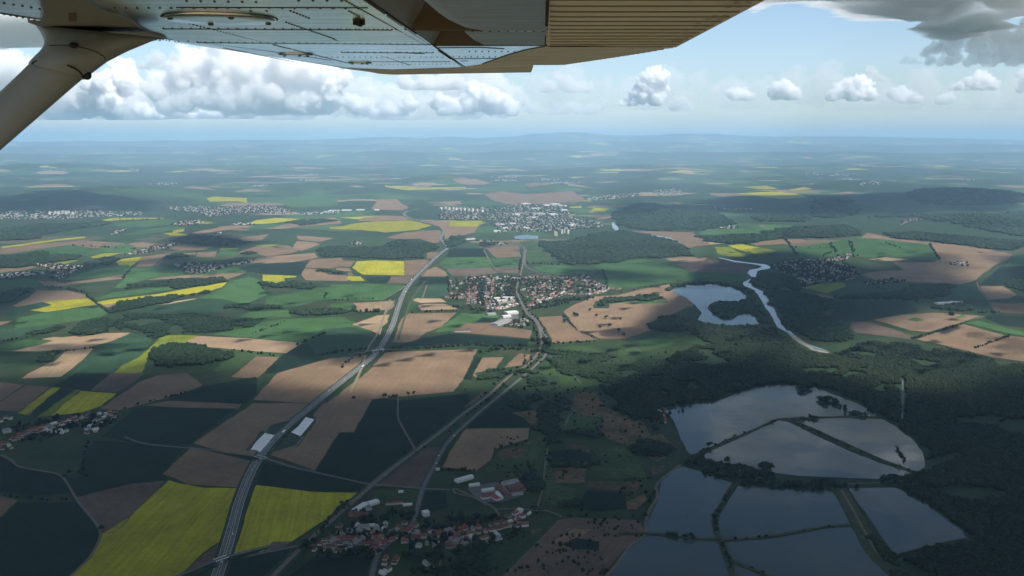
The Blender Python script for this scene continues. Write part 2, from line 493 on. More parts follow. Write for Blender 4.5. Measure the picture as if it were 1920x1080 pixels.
# main skin of the wing: leading edge on the left, aft edge on the right
skin = wpart("wing_skin", lambda bm: (wpoly(bm, [(-2640, -400), (-250, -15), (0, 25), (150, 49), (310, 73), (357, 80.99), (806.5, 80.99), (690, 0), (50, -400)], 0, .16), wpoly(bm, [(358, 81.02), (480, 101.5), (640, 127), (735, 130.5), (866, 126), (813, 85.5), (806.5, 81.02)], 0, .16)), M_ALU, label="riveted bare metal wing underside")
wpart("trailing_skin", lambda bm: wpoly(bm, [(815, 87), (1022, 86.6), (985, 94), (950, 104), (905, 120), (868, 125.5)], .0005, .05), M_ALU, label="small metal panel behind the flap cove")
# recess behind the rear spar with its sloping wall and dark end
wpart("flap_cove", lambda bm: wpoly(bm, [(50, -400), (690, 0), (813, 85.5), (1022, 85.6), (1030, 0), (1034, -400)], .10, .02), M_COVE)
def cove_wall(bm):
    a = [W(x, y, .001) - ROOT for x, y in ((440, -160), (690, 0), (752, 43), (772, 57))]
    c = [W(x, y, .098) - ROOT for x, y in ((700, -160), (885, -10), (862, 18), (830, 50))]
    va, vc = [bm.verts.new(p) for p in a], [bm.verts.new(p) for p in c]
    m = [bm.verts.new((p + q) / 2 + WN * .02) for p, q in zip(a, c)]
    for i in range(3):
        bm.faces.new((va[i], va[i + 1], m[i + 1], m[i])); bm.faces.new((m[i], m[i + 1], vc[i + 1], vc[i]))
wpart("cove_panel", cove_wall, M_STRUT, smooth=True, label="dull curved inner wall of the flap cove")
def cove_wall2(bm):
    a = [W(x, y, .001) - ROOT for x, y in ((775, 57), (790, 69), (812, 84))]
    c = [W(x, y, .07) - ROOT for x, y in ((842, 57), (842, 70), (838, 83))]
    va, vc = [bm.verts.new(p) for p in a], [bm.verts.new(p) for p in c]
    for i in range(2): bm.faces.new((va[i], va[i + 1], vc[i + 1], vc[i]))
wpart("cove_panel", cove_wall2, M_STRUT, label="small outer wall piece of the flap cove")
wpart("cove_rib", lambda bm: wpoly(bm, [(774, 54.5), (900, 56.5), (905, 58.5), (776, 57)], -.0006, .095), M_COVE)
wpart("cove_rib", lambda bm: wpoly(bm, [(813, 84.6), (1020, 84.8), (1020, 85.5), (813, 85.4)], .0, .1), M_COVE)
wpart("flap_track", lambda bm: wpoly(bm, [(826, 56), (831, 56), (822, 70), (816, 71)], .03, .02), M_BLACK)
# flap: bare nose plates and the corrugated painted skin
def lip(bm, pts, r=.05, n=5):
    """nose edge rolling up into the cove"""
    rows_ = []
    for k in range(n + 1):
        a = k / n * math.pi / 2
        rows_.append([bm.verts.new(W(x, y, r * (1 - math.cos(a))) - CHORD * r * math.sin(a) * 1.1 - ROOT) for x, y in pts])
    for a, b in zip(rows_, rows_[1:]):
        for i in range(len(pts) - 1): bm.faces.new((a[i], a[i + 1], b[i + 1], b[i]))
N1 = [(600, -400), (770, -70), (818, -4), (834, 17), (850, 32), (866, 44), (885, 53), (905, 57.6)]
N2 = [(874, 58.2), (884, 68), (895, 77), (911, 85)]
flap = wpart("flap", lambda bm: None, M_CREAM)
bpy.data.objects.remove(flap)
def corrugated(bm, top, bot, x_left, x_right, pitch, depth, thick):
    """sheet with beads running along the chord, from span row top to span row bot (pixel rows)"""
    t0, t1 = WH / WN.dot(ray(VPX, top)), WH / WN.dot(ray(VPX, bot))
    n = int((t1 - t0) / pitch * 10)
    rows_ = []
    for k in range(n + 1):
        t = t0 + (t1 - t0) * k / n
        # pixel row of this span station
        y = brow(t)
        ph = (t - t0) / pitch % 1
        z = -depth * (abs(math.sin(math.pi * ph)) ** .6) + depth
        xl, xr = x_left(y), x_right(y)
        m = 14
        row = []
        for j in range(m + 1):
            x = xl + (xr - xl) * j / m
            e = min(1, j / 1.2, (m - j) / 1.0)
            row.append(bm.verts.new(W(x, y, z * e) - ROOT))
        rows_.append(row)
    for a, b in zip(rows_, rows_[1:]):
        for j in range(len(a) - 1): bm.faces.new((a[j], a[j + 1], b[j + 1], b[j]))
    # closed back
    g = bmesh.ops.extrude_face_region(bm, geom=bm.faces[:])
    bmesh.ops.translate(bm, verts=[v for v in g['geom'] if isinstance(v, bmesh.types.BMVert)], vec=WN * thick)
    bmesh.ops.recalc_face_normals(bm, faces=bm.faces)
def brow(t):
    lo, hi = -800.0, 200.0
    for _ in range(50):
        mid = (lo + hi) / 2
        if WH / WN.dot(ray(VPX, mid)) < t: lo = mid
        else: hi = mid
    return lo
flap = wpart("flap", lambda bm: corrugated(bm, -400, 89.0, lambda y: 1023.4 + (86 - y) * .035, lambda y: 1435 - y * (170 / 90), .098, .02, .028), M_CREAM, smooth=False, label="cream painted corrugated flap")
wpart("flap_nose", lambda bm: (wpoly(bm, N1 + [(1024.2, 58.2), (1026.5, 0), (1034, -400)], .0, .004), lip(bm, N1)), M_ALU2, flap, "bare metal nose of the flap")
wpart("flap_nose", lambda bm: (wpoly(bm, N2 + [(1022.6, 85.6), (1024.0, 59.4), (905, 58.8)], .0, .004), lip(bm, N2, .012)), M_ALU2, flap, "bare metal nose of the flap")
def scallop():
    pts, n = [], 22
    xs = [1262 - (1262 - 1060) * (k / n) ** .78 for k in range(n + 1)]
    for k in range(n):
        f0, f1 = (1262 - xs[k]) / 202, (1262 - xs[k + 1]) / 202
        y0, y1 = 91 + 31 * f0 ** .92, 91 + 31 * f1 ** .92
        pts += [(xs[k], y0), (xs[k + 1] + 1.2, y0 + (y1 - y0) * .35), (xs[k + 1], y1)]
    return pts
ail = wpart("aileron", lambda bm: wpoly(bm, [(866, 126.3), (905, 120.5), (950, 104.5), (985, 94.5), (1023, 86.8), (1024, 86.6), (1240, 88.9), (1258, 91)] + scallop() + [(1052, 122.2), (1000, 122.6)], .001, .03), M_CREAM, label="cream painted aileron with stepped trailing edge")
wpart("wing_tip", lambda bm: wpoly(bm, [(640, 127.3), (735, 131), (866, 126.8), (1000, 123), (998, 130), (995.5, 135.3), (870, 137.3), (735, 139.6), (712, 138), (690, 134), (668, 131)], -.002, .05), M_CREAM, label="cream painted drooped wing tip")

# rivets, seams, covers
def rivet_rows(bm, lines, spacing, r):
    for (x0, y0), (x1, y1) in lines:
        a, b = W(x0, y0), W(x1, y1)
        L = (b - a).length; n = max(1, int(L / spacing))
        for k in range(n + 1):
            if random.random() < .03: continue
            p = a.lerp(b, k / n) - ROOT
            v = [bm.verts.new(p + CHORD * math.cos(q) * r + SPAN * math.sin(q) * r + WN * .0005) for q in np.linspace(0, 2 * math.pi, 8, endpoint=False)]
            w = [bm.verts.new(p + CHORD * math.cos(q) * r * .55 + SPAN * math.sin(q) * r * .55 - WN * .0017) for q in np.linspace(0, 2 * math.pi, 8, endpoint=False)]
            for i in range(8): bm.faces.new((v[i], v[(i + 1) % 8], w[(i + 1) % 8], w[i]))
            bm.faces.new(w)
def vp_line(x, y, y2): return ((x, y), (x + (VPX - x) * (y2 - y) / (VPY - y), y2))
RV = [((8, 6), (90, 19)), ((215, 14.8), (448, 15)), ((505, 15), (672, 16)), ((306, 53), (735, 55.5)), ((622, 55.3), (760, 55.5)), ((300, 76), (370, 78.5)), ((370, 78.8), (815, 83)), ((640, 97.5), (812, 98)), ((560, 106.8), (830, 107.4)), ((690, 115.5), (850, 115.4)),
      ((690, 121), (860, 120)), ((830, 84.8), (1010, 85.0)), ((880, 97), (965, 97)), ((850, 106.5), (940, 106.5)), ((350, 2), (480, 4)), ((560, 1), (640, 1.5)), ((470, 20.5), (500, 20.5)),
      vp_line(318, 35, 84), vp_line(537, 42, 72), vp_line(545, 20.5, 34), vp_line(640, -3, 84), vp_line(655, 21, 30), ((370, 78.5), (505, 96)), ((505, 96), (620, 113)), vp_line(513, 84, 119), vp_line(420, 90, 116), ((300, 73.5), (640, 126)), ((8, 27), (75, 39)),
      ((676, -5), (806, 84)), vp_line(625, 73, 122), ((836, 58.2), (1018, 58.4))]
rv = wpart("rivet_row", lambda bm: rivet_rows(bm, RV, .0225, .0034), M_DIRT, skin, kind='stuff')
def seams(bm, lines, w=.003):
    for (x0, y0), (x1, y1) in lines:
        a, b = W(x0, y0) - ROOT, W(x1, y1) - ROOT
        d = (b - a).normalized(); s = d.cross(WN) * w
        v0 = [bm.verts.new(p - WN * .0012) for p in (a - s, a + s, b + s, b - s)]
        v1 = [bm.verts.new(p + WN * .001) for p in (a - s, a + s, b + s, b - s)]
        bm.faces.new(v0)
        for i in range(4): bm.faces.new((v0[i], v0[(i + 1) % 4], v1[(i + 1) % 4], v1[i]))
wpart("skin_seam", lambda bm: seams(bm, [((685, -3), (812, 84.5)), ((-250, -14), (310, 72.5)), ((310, 72.5), (640, 126.5)), ((813, 85.8), (872, 126)), ((640, 127.2), (735, 130.6)), ((735, 130.6), (866, 126.4))], .0028), M_SEAM, skin)
wpart("lap_joint", lambda bm: seams(bm, [((306, 54.2), (735, 56.6)), ((370, 80.2), (812, 83.6)), ((640, 98.6), (812, 99.2)), ((330, 14.0), (690, 14.6)), ((700, 115.8), (845, 115.8))], .0004), M_SEAM, skin, kind='stuff')
wpart("panel_gap", lambda bm: seams(bm, [((818, 89.8), (900, 89.0)), ((900, 89), (945, 91.5)), ((842, 110.2), (935, 109.6)), ((822, 95), (846, 111)), ((740, 98), (795, 101)), ((864, 114.5), (877, 114.3))], .0026), M_SEAM)
wpart("hinge_line", lambda bm: seams(bm, [((1026.8, 0), (1023.2, 86)), ((1030, -300), (1026.8, 0)), ((1024, 86.2), (1130, 87.8)), ((905, 119.5), (950, 103.5)), ((950, 103.5), (985, 93.5)), ((985, 93.5), (1022, 86.5))], .0035), M_SEAM)
def disc(bm, px, py, r, h, n=40, up=0.0):
    c = W(px, py, up) - ROOT
    ring = lambda q, z: [bm.verts.new(c + CHORD * math.cos(a) * q + SPAN * math.sin(a) * q - WN * z) for a in np.linspace(0, 2 * math.pi, n, endpoint=False)]
    R = [ring(r, -.001), ring(r, h * .7), ring(r * .95, h), ring(r * .5, h * .9)]
    for a, b in zip(R, R[1:]):
        for i in range(n): bm.faces.new((a[i], a[(i + 1) % n], b[(i + 1) % n], b[i]))
    bm.faces.new(R[-1]); bmesh.ops.recalc_face_normals(bm, faces=bm.faces)
def rim(bm, px, py, r, w, n=40):
    c = W(px, py) - ROOT
    a = [bm.verts.new(c + CHORD * math.cos(q) * r + SPAN * math.sin(q) * r - WN * .0008) for q in np.linspace(0, 2 * math.pi, n, endpoint=False)]
    b = [bm.verts.new(c + CHORD * math.cos(q) * (r + w) + SPAN * math.sin(q) * (r + w) - WN * .0008) for q in np.linspace(0, 2 * math.pi, n, endpoint=False)]
    for i in range(n): bm.faces.new((a[i], a[(i + 1) % n], b[(i + 1) % n], b[i]))
def span_pt(px, py, dc, ds):
    p = W(px, py) + CHORD * dc + SPAN * ds
    return p - ROOT
for (px, py, r, lb, scr) in ((413, 33.5, .120, "large round inspection cover", ((-.09, -.055), (.045, -.06), (-.05, .075), (.085, .07))), (555, 101, .066, "small round inspection cover near the leading edge", ((-.05, .02), (.012, .01), (.035, .035))),
                             (675, 117, .056, "smallest round inspection cover near the wing tip", ((-.04, .01), (.01, .005), (.03, .02)))):
    cov = wpart("inspection_cover", lambda bm: disc(bm, px, py, r, .006), M_ALU, skin, lb, True)
    for dc, ds in scr:
        def sc(bm):
            c = span_pt(px, py, dc, ds)
            v = [bm.verts.new(c + CHORD * math.cos(q) * .0075 + SPAN * math.sin(q) * .0075 - WN * .005) for q in np.linspace(0, 2 * math.pi, 10, endpoint=False)]
            w = [bm.verts.new(c + CHORD * math.cos(q) * .005 + SPAN * math.sin(q) * .005 - WN * .009) for q in np.linspace(0, 2 * math.pi, 10, endpoint=False)]
            for i in range(10): bm.faces.new((v[i], v[(i + 1) % 10], w[(i + 1) % 10], w[i]))
            bm.faces.new(w)
        wpart("screw", sc, M_DIRT, plane)
    wpart("cover_edge", lambda bm: rim(bm, px, py, r, .004), M_SEAM, plane)
def vent(bm):
    for dc, ds, l, w, z in ((0, 0, .013, .006, .008), (0, 0, .004, .02, .010)):
        c = span_pt(673, 40, dc, ds)
        v = [bm.verts.new(c + CHORD * a * l + SPAN * b * w - WN * k) for k in (0, z) for a, b in ((-1, -1), (1, -1), (1, 1), (-1, 1))]
        for q in ((4, 5, 6, 7), (0, 1, 5, 4), (1, 2, 6, 5), (2, 3, 7, 6), (3, 0, 4, 7)): bm.faces.new([v[i] for i in q])
wpart("drain_fitting", vent, M_SEAM, skin)
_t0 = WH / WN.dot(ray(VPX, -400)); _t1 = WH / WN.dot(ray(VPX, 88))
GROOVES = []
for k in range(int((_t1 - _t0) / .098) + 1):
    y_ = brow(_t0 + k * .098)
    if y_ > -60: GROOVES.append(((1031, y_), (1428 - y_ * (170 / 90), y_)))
wpart("flap_groove_shade", lambda bm: seams(bm, GROOVES, .0042), metal_mat("groove_shade", (.27, .22, .15), .8, 0.0, dirt=(.12, .09, .06), dirt_amt=.5), flap, kind='stuff')  # dark strips paint the shade of the corrugations into the flap
def tabs(bm):   # rusty fastener tabs along the flap trailing edge
    for k in range(13):
        f = k / 12
        y = 4 + 84 * f ** .9; x = 1435 - y * (170 / 90)
        r = .0065
        for dx in (-.022, -.048):
            c = W(x, y) + CHORD * dx * (.9 + .3 * random.random()) - ROOT
            v = [bm.verts.new(c + CHORD * a * r + SPAN * b * r * .7 - WN * .0015) for a, b in ((-1, -1), (1, -.6), (1, .7), (-1, 1))]
            bm.faces.new(v)
wpart("fastener_row", tabs, M_DIRT, flap, kind='stuff')

# lift strut and its fairing, lofted between outlines
def loft(bm, secs, n=28, power=1.0):
    """secs: (left pixel, right pixel, depth, roundness) - elliptic sections lying between two outline pixels"""
    rings = []
    for (l, r, dl, dr, th) in secs:
        a, b = C0 + ray(*l) * dl, C0 + ray(*r) * dr
        c = (a + b) / 2; u = (b - a) / 2
        v = u.cross(ray((l[0] + r[0]) / 2, (l[1] + r[1]) / 2)); ax = v.normalized()
        w = ray((l[0] + r[0]) / 2, (l[1] + r[1]) / 2).normalized()
        w = (w - u.normalized() * w.dot(u.normalized())).normalized()
        rings.append([bm.verts.new(c + u * math.cos(q) + w * th * math.sin(q) - ROOT) for q in np.linspace(0, 2 * math.pi, n, endpoint=False)])
    for a, b in zip(rings, rings[1:]):
        for i in range(n): bm.faces.new((a[i], a[(i + 1) % n], b[(i + 1) % n], b[i]))
    bm.faces.new(rings[0]); bm.faces.new(rings[-1][::-1])
    bmesh.ops.recalc_face_normals(bm, faces=bm.faces)
DS = 2.12
strut = wpart("strut", lambda bm: loft(bm, [((72, 108), (165, 134), DS, DS, .045), ((60, 119), (152, 147), DS, DS, .045), ((0, 172), (0 + 4, 279), DS - .02, DS - .02, .045), ((-120, 283), (-100, 372), DS - .07, DS - .07, .045), ((-420, 560), (-390, 640), DS - .2, DS - .2, .045)]), M_STRUT, smooth=True, label="painted lift strut")
fair = wpart("strut_fairing", lambda bm: loft(bm, [
    ((59, 120.5), (153, 148.5), DS, DS, .055), ((60.5, 117), (160, 143), DS, DS, .056), ((66, 110), (173, 133), DS, DS, .056), ((77, 98), (198, 115.5), DS, DS, .056), ((84, 90), (214, 107), DS + .01, DS + .01, .06), ((87.5, 80), (236, 96), DS + .02, DS + .02, .065),
    ((86, 72), (258, 87), DS + .03, DS + .03, .07), ((80, 60), (280, 78), DS + .04, DS + .04, .075), ((70, 47), (303, 71), DS + .05, DS + .06, .08)]), M_STRUT, smooth=True, label="flared fairing where the strut meets the wing")
def cuff(bm):
    wpoly(bm, [(78, -12), (76, 2), (82, 16), (82, 30), (76, 40), (52, 38.5), (60, 42), (80, 47), (150, 56), (230, 64), (303, 71), (312, 70), (303, 65), (284, 60), (262, 49), (248, 38), (236, 30), (222, 22), (200, 18), (184, 10), (172, 2), (160, -12)], -.004, .006)
wpart("fairing_cuff", cuff, M_STRUT, fair, "flat upper flange of the strut fairing")
def polyline_tube(bm, pts, r, d0, n=6):
    P = [C0 + ray(*p) * d0 for p in pts]
    rows_ = []
    for i, p in enumerate(P):
        t = (P[min(i + 1, len(P) - 1)] - P[max(i - 1, 0)]).normalized()
        s = t.cross(CF).normalized(); q = t.cross(s)
        rows_.append([bm.verts.new(p + s * math.cos(a) * r + q * math.sin(a) * r - ROOT) for a in np.linspace(0, 2 * math.pi, n, endpoint=False)])
    for a, b in zip(rows_, rows_[1:]):
        for i in range(n): bm.faces.new((a[i], a[(i + 1) % n], b[(i + 1) % n], b[i]))
wpart("cuff_seal", lambda bm: polyline_tube(bm, [(59.5, 120), (64, 116), (72, 114.3), (90, 114.3), (108, 117), (125, 121.5), (140, 128), (149, 134), (154, 141), (156.5, 146)], .0022, DS - .047), M_SEAM, fair)
wpart("fairing_joint", lambda bm: polyline_tube(bm, [(92, 85.5), (115, 84.5), (140, 86), (162, 91), (182, 98), (195, 106), (198, 112)], .0012, DS - .055), M_SEAM, fair)
def ball(px, py, d, r, sq=1.0):
    def fn(bm):
        bmesh.ops.create_uvsphere(bm, u_segments=16, v_segments=10, radius=r, matrix=Matrix.Translation(C0 + ray(px, py) * d - ROOT) @ Matrix.Diagonal((1, 1, sq, 1)))
    return fn
wpart("drain_knob", ball(163, 141.5, DS, .0105), M_BLACK, smooth=True)
wpart("fairing_bolt", ball(138, 85, DS - .045, .0105, .7), M_BLACK, fair, smooth=True)
wpart("access_plate", lambda bm: wpoly(bm, [(128, 20), (142, 19.5), (143, 34), (129, 35)], -.0065, .003), M_COVE, fair)
# ------------------------------------------------------------------ relief of the far country
RIDGE_PX = [-1500, -200, 0, 300, 560, 640, 730, 800, 900, 950, 1000, 1060, 1150, 1250, 1400, 1600, 1900, 2200, 3500]
RIDGE_Y = [275, 272, 271, 270, 268, 264, 262, 266, 264, 257, 253, 254, 256, 257, 260, 262, 266, 270, 275]
HILLS = [  # px, py, half width px, half depth m, height m
    (1560, 392, 75, 500, 95), (1800, 372, 140, 900, 120), (1640, 350, 160, 1300, 70), (150, 372, 190, 1300, 110), (330, 362, 120, 900, 70),
    (1230, 402, 70, 500, 60), (830, 340, 90, 1500, 90), (1040, 352, 60, 900, 60), (600, 352, 110, 1300, 70), (1880, 420, 90, 700, 70), (700, 372, 60, 700, 60),
    (1440, 380, 50, 500, 45), (470, 320, 260, 2500, 110), (1250, 322, 240, 3500, 120), (1650, 318, 220, 3000, 110), (60, 322, 200, 3000, 140),
]
_H = []
for px, py, w, dp, h in HILLS:
    c = G(px, py)
    _H.append((c.x, c.y, w / FPX * c.y, dp, h))

def relief(x, y):
    x, y = np.asarray(x, float), np.asarray(y, float)
    z = np.zeros(np.broadcast(x, y).shape)
    far = np.clip((y - 9500) / 8000, 0, 1)
    z = z + far * 120 * np.clip(fbm(x / 5200 + 40, y / 5200 + 40, 5, 5) - 0.38, 0, 1) * (1 + np.clip((y - 20000) / 30000, 0, 2))
    for hx, hy, w, dp, h in _H:
        e = ((x - hx) / w) ** 2 + ((y - hy) / dp) ** 2
        z = z + h * np.exp(-e * 1.4) * (0.75 + 0.5 * vnoise(x / 500 + 9, y / 500 + 9, 3))
    px = 960 + FPX * x / np.maximum(y, 1)
    top = np.interp(px, RIDGE_PX, RIDGE_Y)
    for D, s, f in ((50000, 3800, 1.0), (40000, 3000, 0.60), (31000, 2600, 0.33)):
        hz = np.maximum(700 + (266 - top) / FPX * 50000 * 0.85, 0) * f
        z = z + hz * np.exp(-((y - D) / s) ** 2) * (0.8 + 0.4 * fbm(x / 3500, y / 3500 + D, 4, 8))
    return z * np.clip((y - 6500) / 1500, 0, 1)

rows = [-15000, -8000, -4000, -1500, 0]
y_ = 500.0
while y_ < 132000:
    rows.append(y_); y_ += max(160, y_ * 0.009)
rows = np.array(rows)
ncol = 421
U = np.linspace(-1, 1, ncol)
Y = np.repeat(rows[:, None], ncol, 1)
X = U[None, :] * (0.78 * np.maximum(Y, 0) + 16000)
Z = relief(X, Y)
nr = len(rows)
ii = np.arange(nr * ncol).reshape(nr, ncol)
F = np.stack([ii[:-1, :-1], ii[:-1, 1:], ii[1:, 1:], ii[1:, :-1]], -1).reshape(-1)
me = np_mesh("ground", np.stack([X, Y, Z], -1).reshape(-1, 3), F, 4, True)

m, ns, ls, bs = new_mat("countryside")
geo = ns.new("ShaderNodeNewGeometry")
warp = nd(ns, "ShaderNodeTexNoise", Scale=0.0011, Detail=3.0)
ls.new(geo.outputs["Position"], warp.inputs["Vector"])
wv = nd(ns, "ShaderNodeVectorMath", operation='MULTIPLY_ADD')
ls.new(warp.outputs["Color"], wv.inputs[0]); wv.inputs[1].default_value = (500, 500, 0); ls.new(geo.outputs["Position"], wv.inputs[2])
vor = nd(ns, "ShaderNodeTexVoronoi", Scale=0.0021, voronoi_dimensions='2D', distance='CHEBYCHEV', Randomness=0.95)
ls.new(wv.outputs[0], vor.inputs["Vector"])
sep = ns.new("ShaderNodeSeparateColor"); ls.new(vor.outputs["Color"], sep.inputs[0])
cells = ramp(ns, [(0, (.030, .055, .026)), (.2, (.040, .085, .030)), (.36, (.022, .045, .022)), (.48, (.050, .095, .034)), (.60, (.17, .125, .085)), (.70, (.034, .068, .028)),
                  (.80, (.22, .165, .11)), (.86, (.036, .075, .03)), (.955, (.27, .27, .035))], 'CONSTANT')
ls.new(sep.outputs[0], cells.inputs[0])
near = ramp(ns, [(.2, (.010, .022, .011)), (.40, (.017, .036, .015)), (.5, (.028, .048, .019)), (.6, (.040, .042, .022)), (.72, (.016, .032, .013))])
nn = nd(ns, "ShaderNodeTexNoise", Scale=0.006, Detail=8.0, Roughness=0.65)
ls.new(geo.outputs["Position"], nn.inputs["Vector"]); ls.new(nn.outputs["Fac"], near.inputs[0])
sx = ns.new("ShaderNodeSeparateXYZ"); ls.new(geo.outputs["Position"], sx.inputs[0])
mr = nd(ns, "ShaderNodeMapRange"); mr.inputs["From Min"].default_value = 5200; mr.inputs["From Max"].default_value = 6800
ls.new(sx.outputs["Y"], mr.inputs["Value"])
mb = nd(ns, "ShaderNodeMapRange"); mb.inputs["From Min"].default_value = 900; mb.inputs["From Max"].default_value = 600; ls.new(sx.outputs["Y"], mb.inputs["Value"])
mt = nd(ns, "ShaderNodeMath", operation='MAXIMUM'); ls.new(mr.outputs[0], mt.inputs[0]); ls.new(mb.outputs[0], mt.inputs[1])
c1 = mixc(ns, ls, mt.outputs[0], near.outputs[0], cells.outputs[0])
fn = nd(ns, "ShaderNodeTexNoise", Scale=0.00042, Detail=7.0, Roughness=0.6)
ls.new(geo.outputs["Position"], fn.inputs["Vector"])
fr = ramp(ns, [(.475, (0, 0, 0)), (.50, (1, 1, 1))]); ls.new(fn.outputs["Fac"], fr.inputs[0])
mm = nd(ns, "ShaderNodeMath", operation='MULTIPLY'); ls.new(fr.outputs[0], mm.inputs[0]); ls.new(mr.outputs[0], mm.inputs[1])
fine = nd(ns, "ShaderNodeTexNoise", Scale=0.012, Detail=5.0, Roughness=0.7); ls.new(geo.outputs["Position"], fine.inputs["Vector"])
wood = ramp(ns, [(.3, (.012, .024, .014)), (.7, (.034, .058, .026))]); ls.new(fine.outputs["Fac"], wood.inputs[0])
c2 = mixc(ns, ls, mm.outputs[0], c1, wood.outputs[0])
ls.new(c2, bs.inputs["Base Color"]); bs.inputs["Roughness"].default_value = 0.95; bs.inputs["Specular IOR Level"].default_value = 0.1
M_LAND = m
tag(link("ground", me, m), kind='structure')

# ------------------------------------------------------------------ field materials
def field_mat(name, c, c2=None, rows=0.12, period=17.0, mott=0.22, speck=0.0, patch=0.0):
    """crop or soil: object tone, patches, drill rows along UV v, fine mottling"""
    m, ns, ls, bs = new_mat(name)
    uv = ns.new("ShaderNodeUVMap")
    oi = ns.new("ShaderNodeObjectInfo")
    geo = ns.new("ShaderNodeNewGeometry")
    n1 = nd(ns, "ShaderNodeTexNoise", Scale=0.009, Detail=6.0, Roughness=0.62); ls.new(geo.outputs["Position"], n1.inputs["Vector"])
    n2 = nd(ns, "ShaderNodeTexNoise", Scale=0.09, Detail=4.0, Roughness=0.7); ls.new(geo.outputs["Position"], n2.inputs["Vector"])
    mp = nd(ns, "ShaderNodeMapping"); mp.inputs["Scale"].default_value = (1 / period, 0.0022, 1); ls.new(uv.outputs[0], mp.inputs[0])
    n3 = nd(ns, "ShaderNodeTexNoise", Scale=2.0, Detail=3.0, Roughness=0.7); ls.new(mp.outputs[0], n3.inputs["Vector"])
    wv = nd(ns, "ShaderNodeTexWave", Scale=1.0 / period / 2 * 0.5, Distortion=0.0); wv.bands_direction = 'X'; ls.new(uv.outputs[0], wv.inputs["Vector"])
    c2 = c2 or tuple(x * 0.62 for x in c)
    hi = tuple(min(x * 1.25, .9) for x in c)
    r1 = ramp(ns, [(.28, c2), (.52, c), (.78, hi)]); ls.new(n1.outputs["Fac"], r1.inputs[0])
    f3 = nd(ns, "ShaderNodeMapRange"); f3.inputs["To Min"].default_value = 1 - rows * 1.6; f3.inputs["To Max"].default_value = 1 + rows * 1.6
    f3.inputs["From Min"].default_value = .25; f3.inputs["From Max"].default_value = .75; ls.new(n3.outputs["Fac"], f3.inputs["Value"])
    f2 = nd(ns, "ShaderNodeMapRange"); f2.inputs["To Min"].default_value = 1 - mott * 1.5; f2.inputs["To Max"].default_value = 1 + mott * 1.5
    f2.inputs["From Min"].default_value = .25; f2.inputs["From Max"].default_value = .75; ls.new(n2.outputs["Fac"], f2.inputs["Value"])
    f1 = nd(ns, "ShaderNodeMapRange"); f1.inputs["To Min"].default_value = .82; f1.inputs["To Max"].default_value = 1.18; ls.new(oi.outputs["Random"], f1.inputs["Value"])
    p = nd(ns, "ShaderNodeMath", operation='MULTIPLY'); ls.new(f3.outputs[0], p.inputs[0]); ls.new(f2.outputs[0], p.inputs[1])
    q = nd(ns, "ShaderNodeMath", operation='MULTIPLY'); ls.new(p.outputs[0], q.inputs[0]); ls.new(f1.outputs[0], q.inputs[1])
    sc = nd(ns, "ShaderNodeVectorMath", operation='SCALE'); ls.new(r1.outputs[0], sc.inputs[0]); ls.new(q.outputs[0], sc.inputs["Scale"])
    out = sc.outputs[0]
    if rows > 0.05:   # tramlines
        rr = ramp(ns, [(.0, (1, 1, 1)), (.035, (0, 0, 0))]); ls.new(wv.outputs["Fac"], rr.inputs[0])
        mu = nd(ns, "ShaderNodeMath", operation='MULTIPLY'); ls.new(rr.outputs[0], mu.inputs[0]); mu.inputs[1].default_value = 0.28
        out = mixc(ns, ls, mu.outputs[0], out, tuple(x * .55 for x in c))
    if patch:
        n4 = nd(ns, "ShaderNodeTexNoise", Scale=0.02, Detail=7.0, Roughness=0.7); ls.new(geo.outputs["Position"], n4.inputs["Vector"])
        r4 = ramp(ns, [(.5, (0, 0, 0)), (.6, (1, 1, 1))]); ls.new(n4.outputs["Fac"], r4.inputs[0])
        mu = nd(ns, "ShaderNodeMath", operation='MULTIPLY'); ls.new(r4.outputs[0], mu.inputs[0]); mu.inputs[1].default_value = patch
        out = mixc(ns, ls, mu.outputs[0], out, (.03, .045, .018))
    ls.new(out, bs.inputs["Base Color"])
    bs.inputs["Roughness"].default_value = 0.95
    bs.inputs["Specular IOR Level"].default_value = 0.08
    return m

FM = {
    'g1': ('crop_field', field_mat("young_wheat", (.042, .092, .030), rows=.10)),
    'g2': ('crop_field', field_mat("dark_crop", (.0095, .021, .014), rows=.12)),
    'gm': ('meadow', field_mat("meadow_grass", (.036, .064, .024), rows=.0, mott=.35, patch=.45)),
    'gd': ('crop_field', field_mat("dull_crop", (.026, .056, .029), rows=.12)),
    'y': ('rapeseed_field', field_mat("rapeseed_bloom", (.25, .235, .013), (.175, .175, .014), rows=.16, mott=.12)),
    'yg': ('rapeseed_field', field_mat("rapeseed_budding", (.125, .150, .020), rows=.14, mott=.15)),
    'b': ('bare_field', field_mat("ploughed_soil", (.165, .112, .069), (.122, .085, .055), rows=.07, mott=.12)),
    'bl': ('bare_field', field_mat("pale_soil", (.25, .178, .108), (.195, .138, .086), rows=.09, mott=.12)),
    'bd': ('bare_field', field_mat("moist_soil", (.098, .072, .054), rows=.08, mott=.15)),
    'br': ('reed_bed', field_mat("dry_reed", (.115, .075, .042), (.07, .05, .03), rows=.0, mott=.4, patch=.7)),
    'q': ('quarry', field_mat("quarry_stone", (.36, .28, .20), rows=.0, mott=.4)),
}
_layer = [0.02]
def roughen(pts, step, amp):
    out = []
    n = len(pts)
    for i in range(n):
        a, b = Vector(pts[i]), Vector(pts[(i + 1) % n])
        L = (b - a).length
        k = max(1, min(40, int(L / step)))
        nrm = Vector((-(b - a).y, (b - a).x)) / max(L, 1e-6)
        for j in range(k):
            p = a.lerp(b, j / k)
            if j: p = p + nrm * amp * (mnoise.noise(Vector((p.x / step * .7, p.y / step * .7, 3.3))) * 1.6)
            out.append(p)
    return out

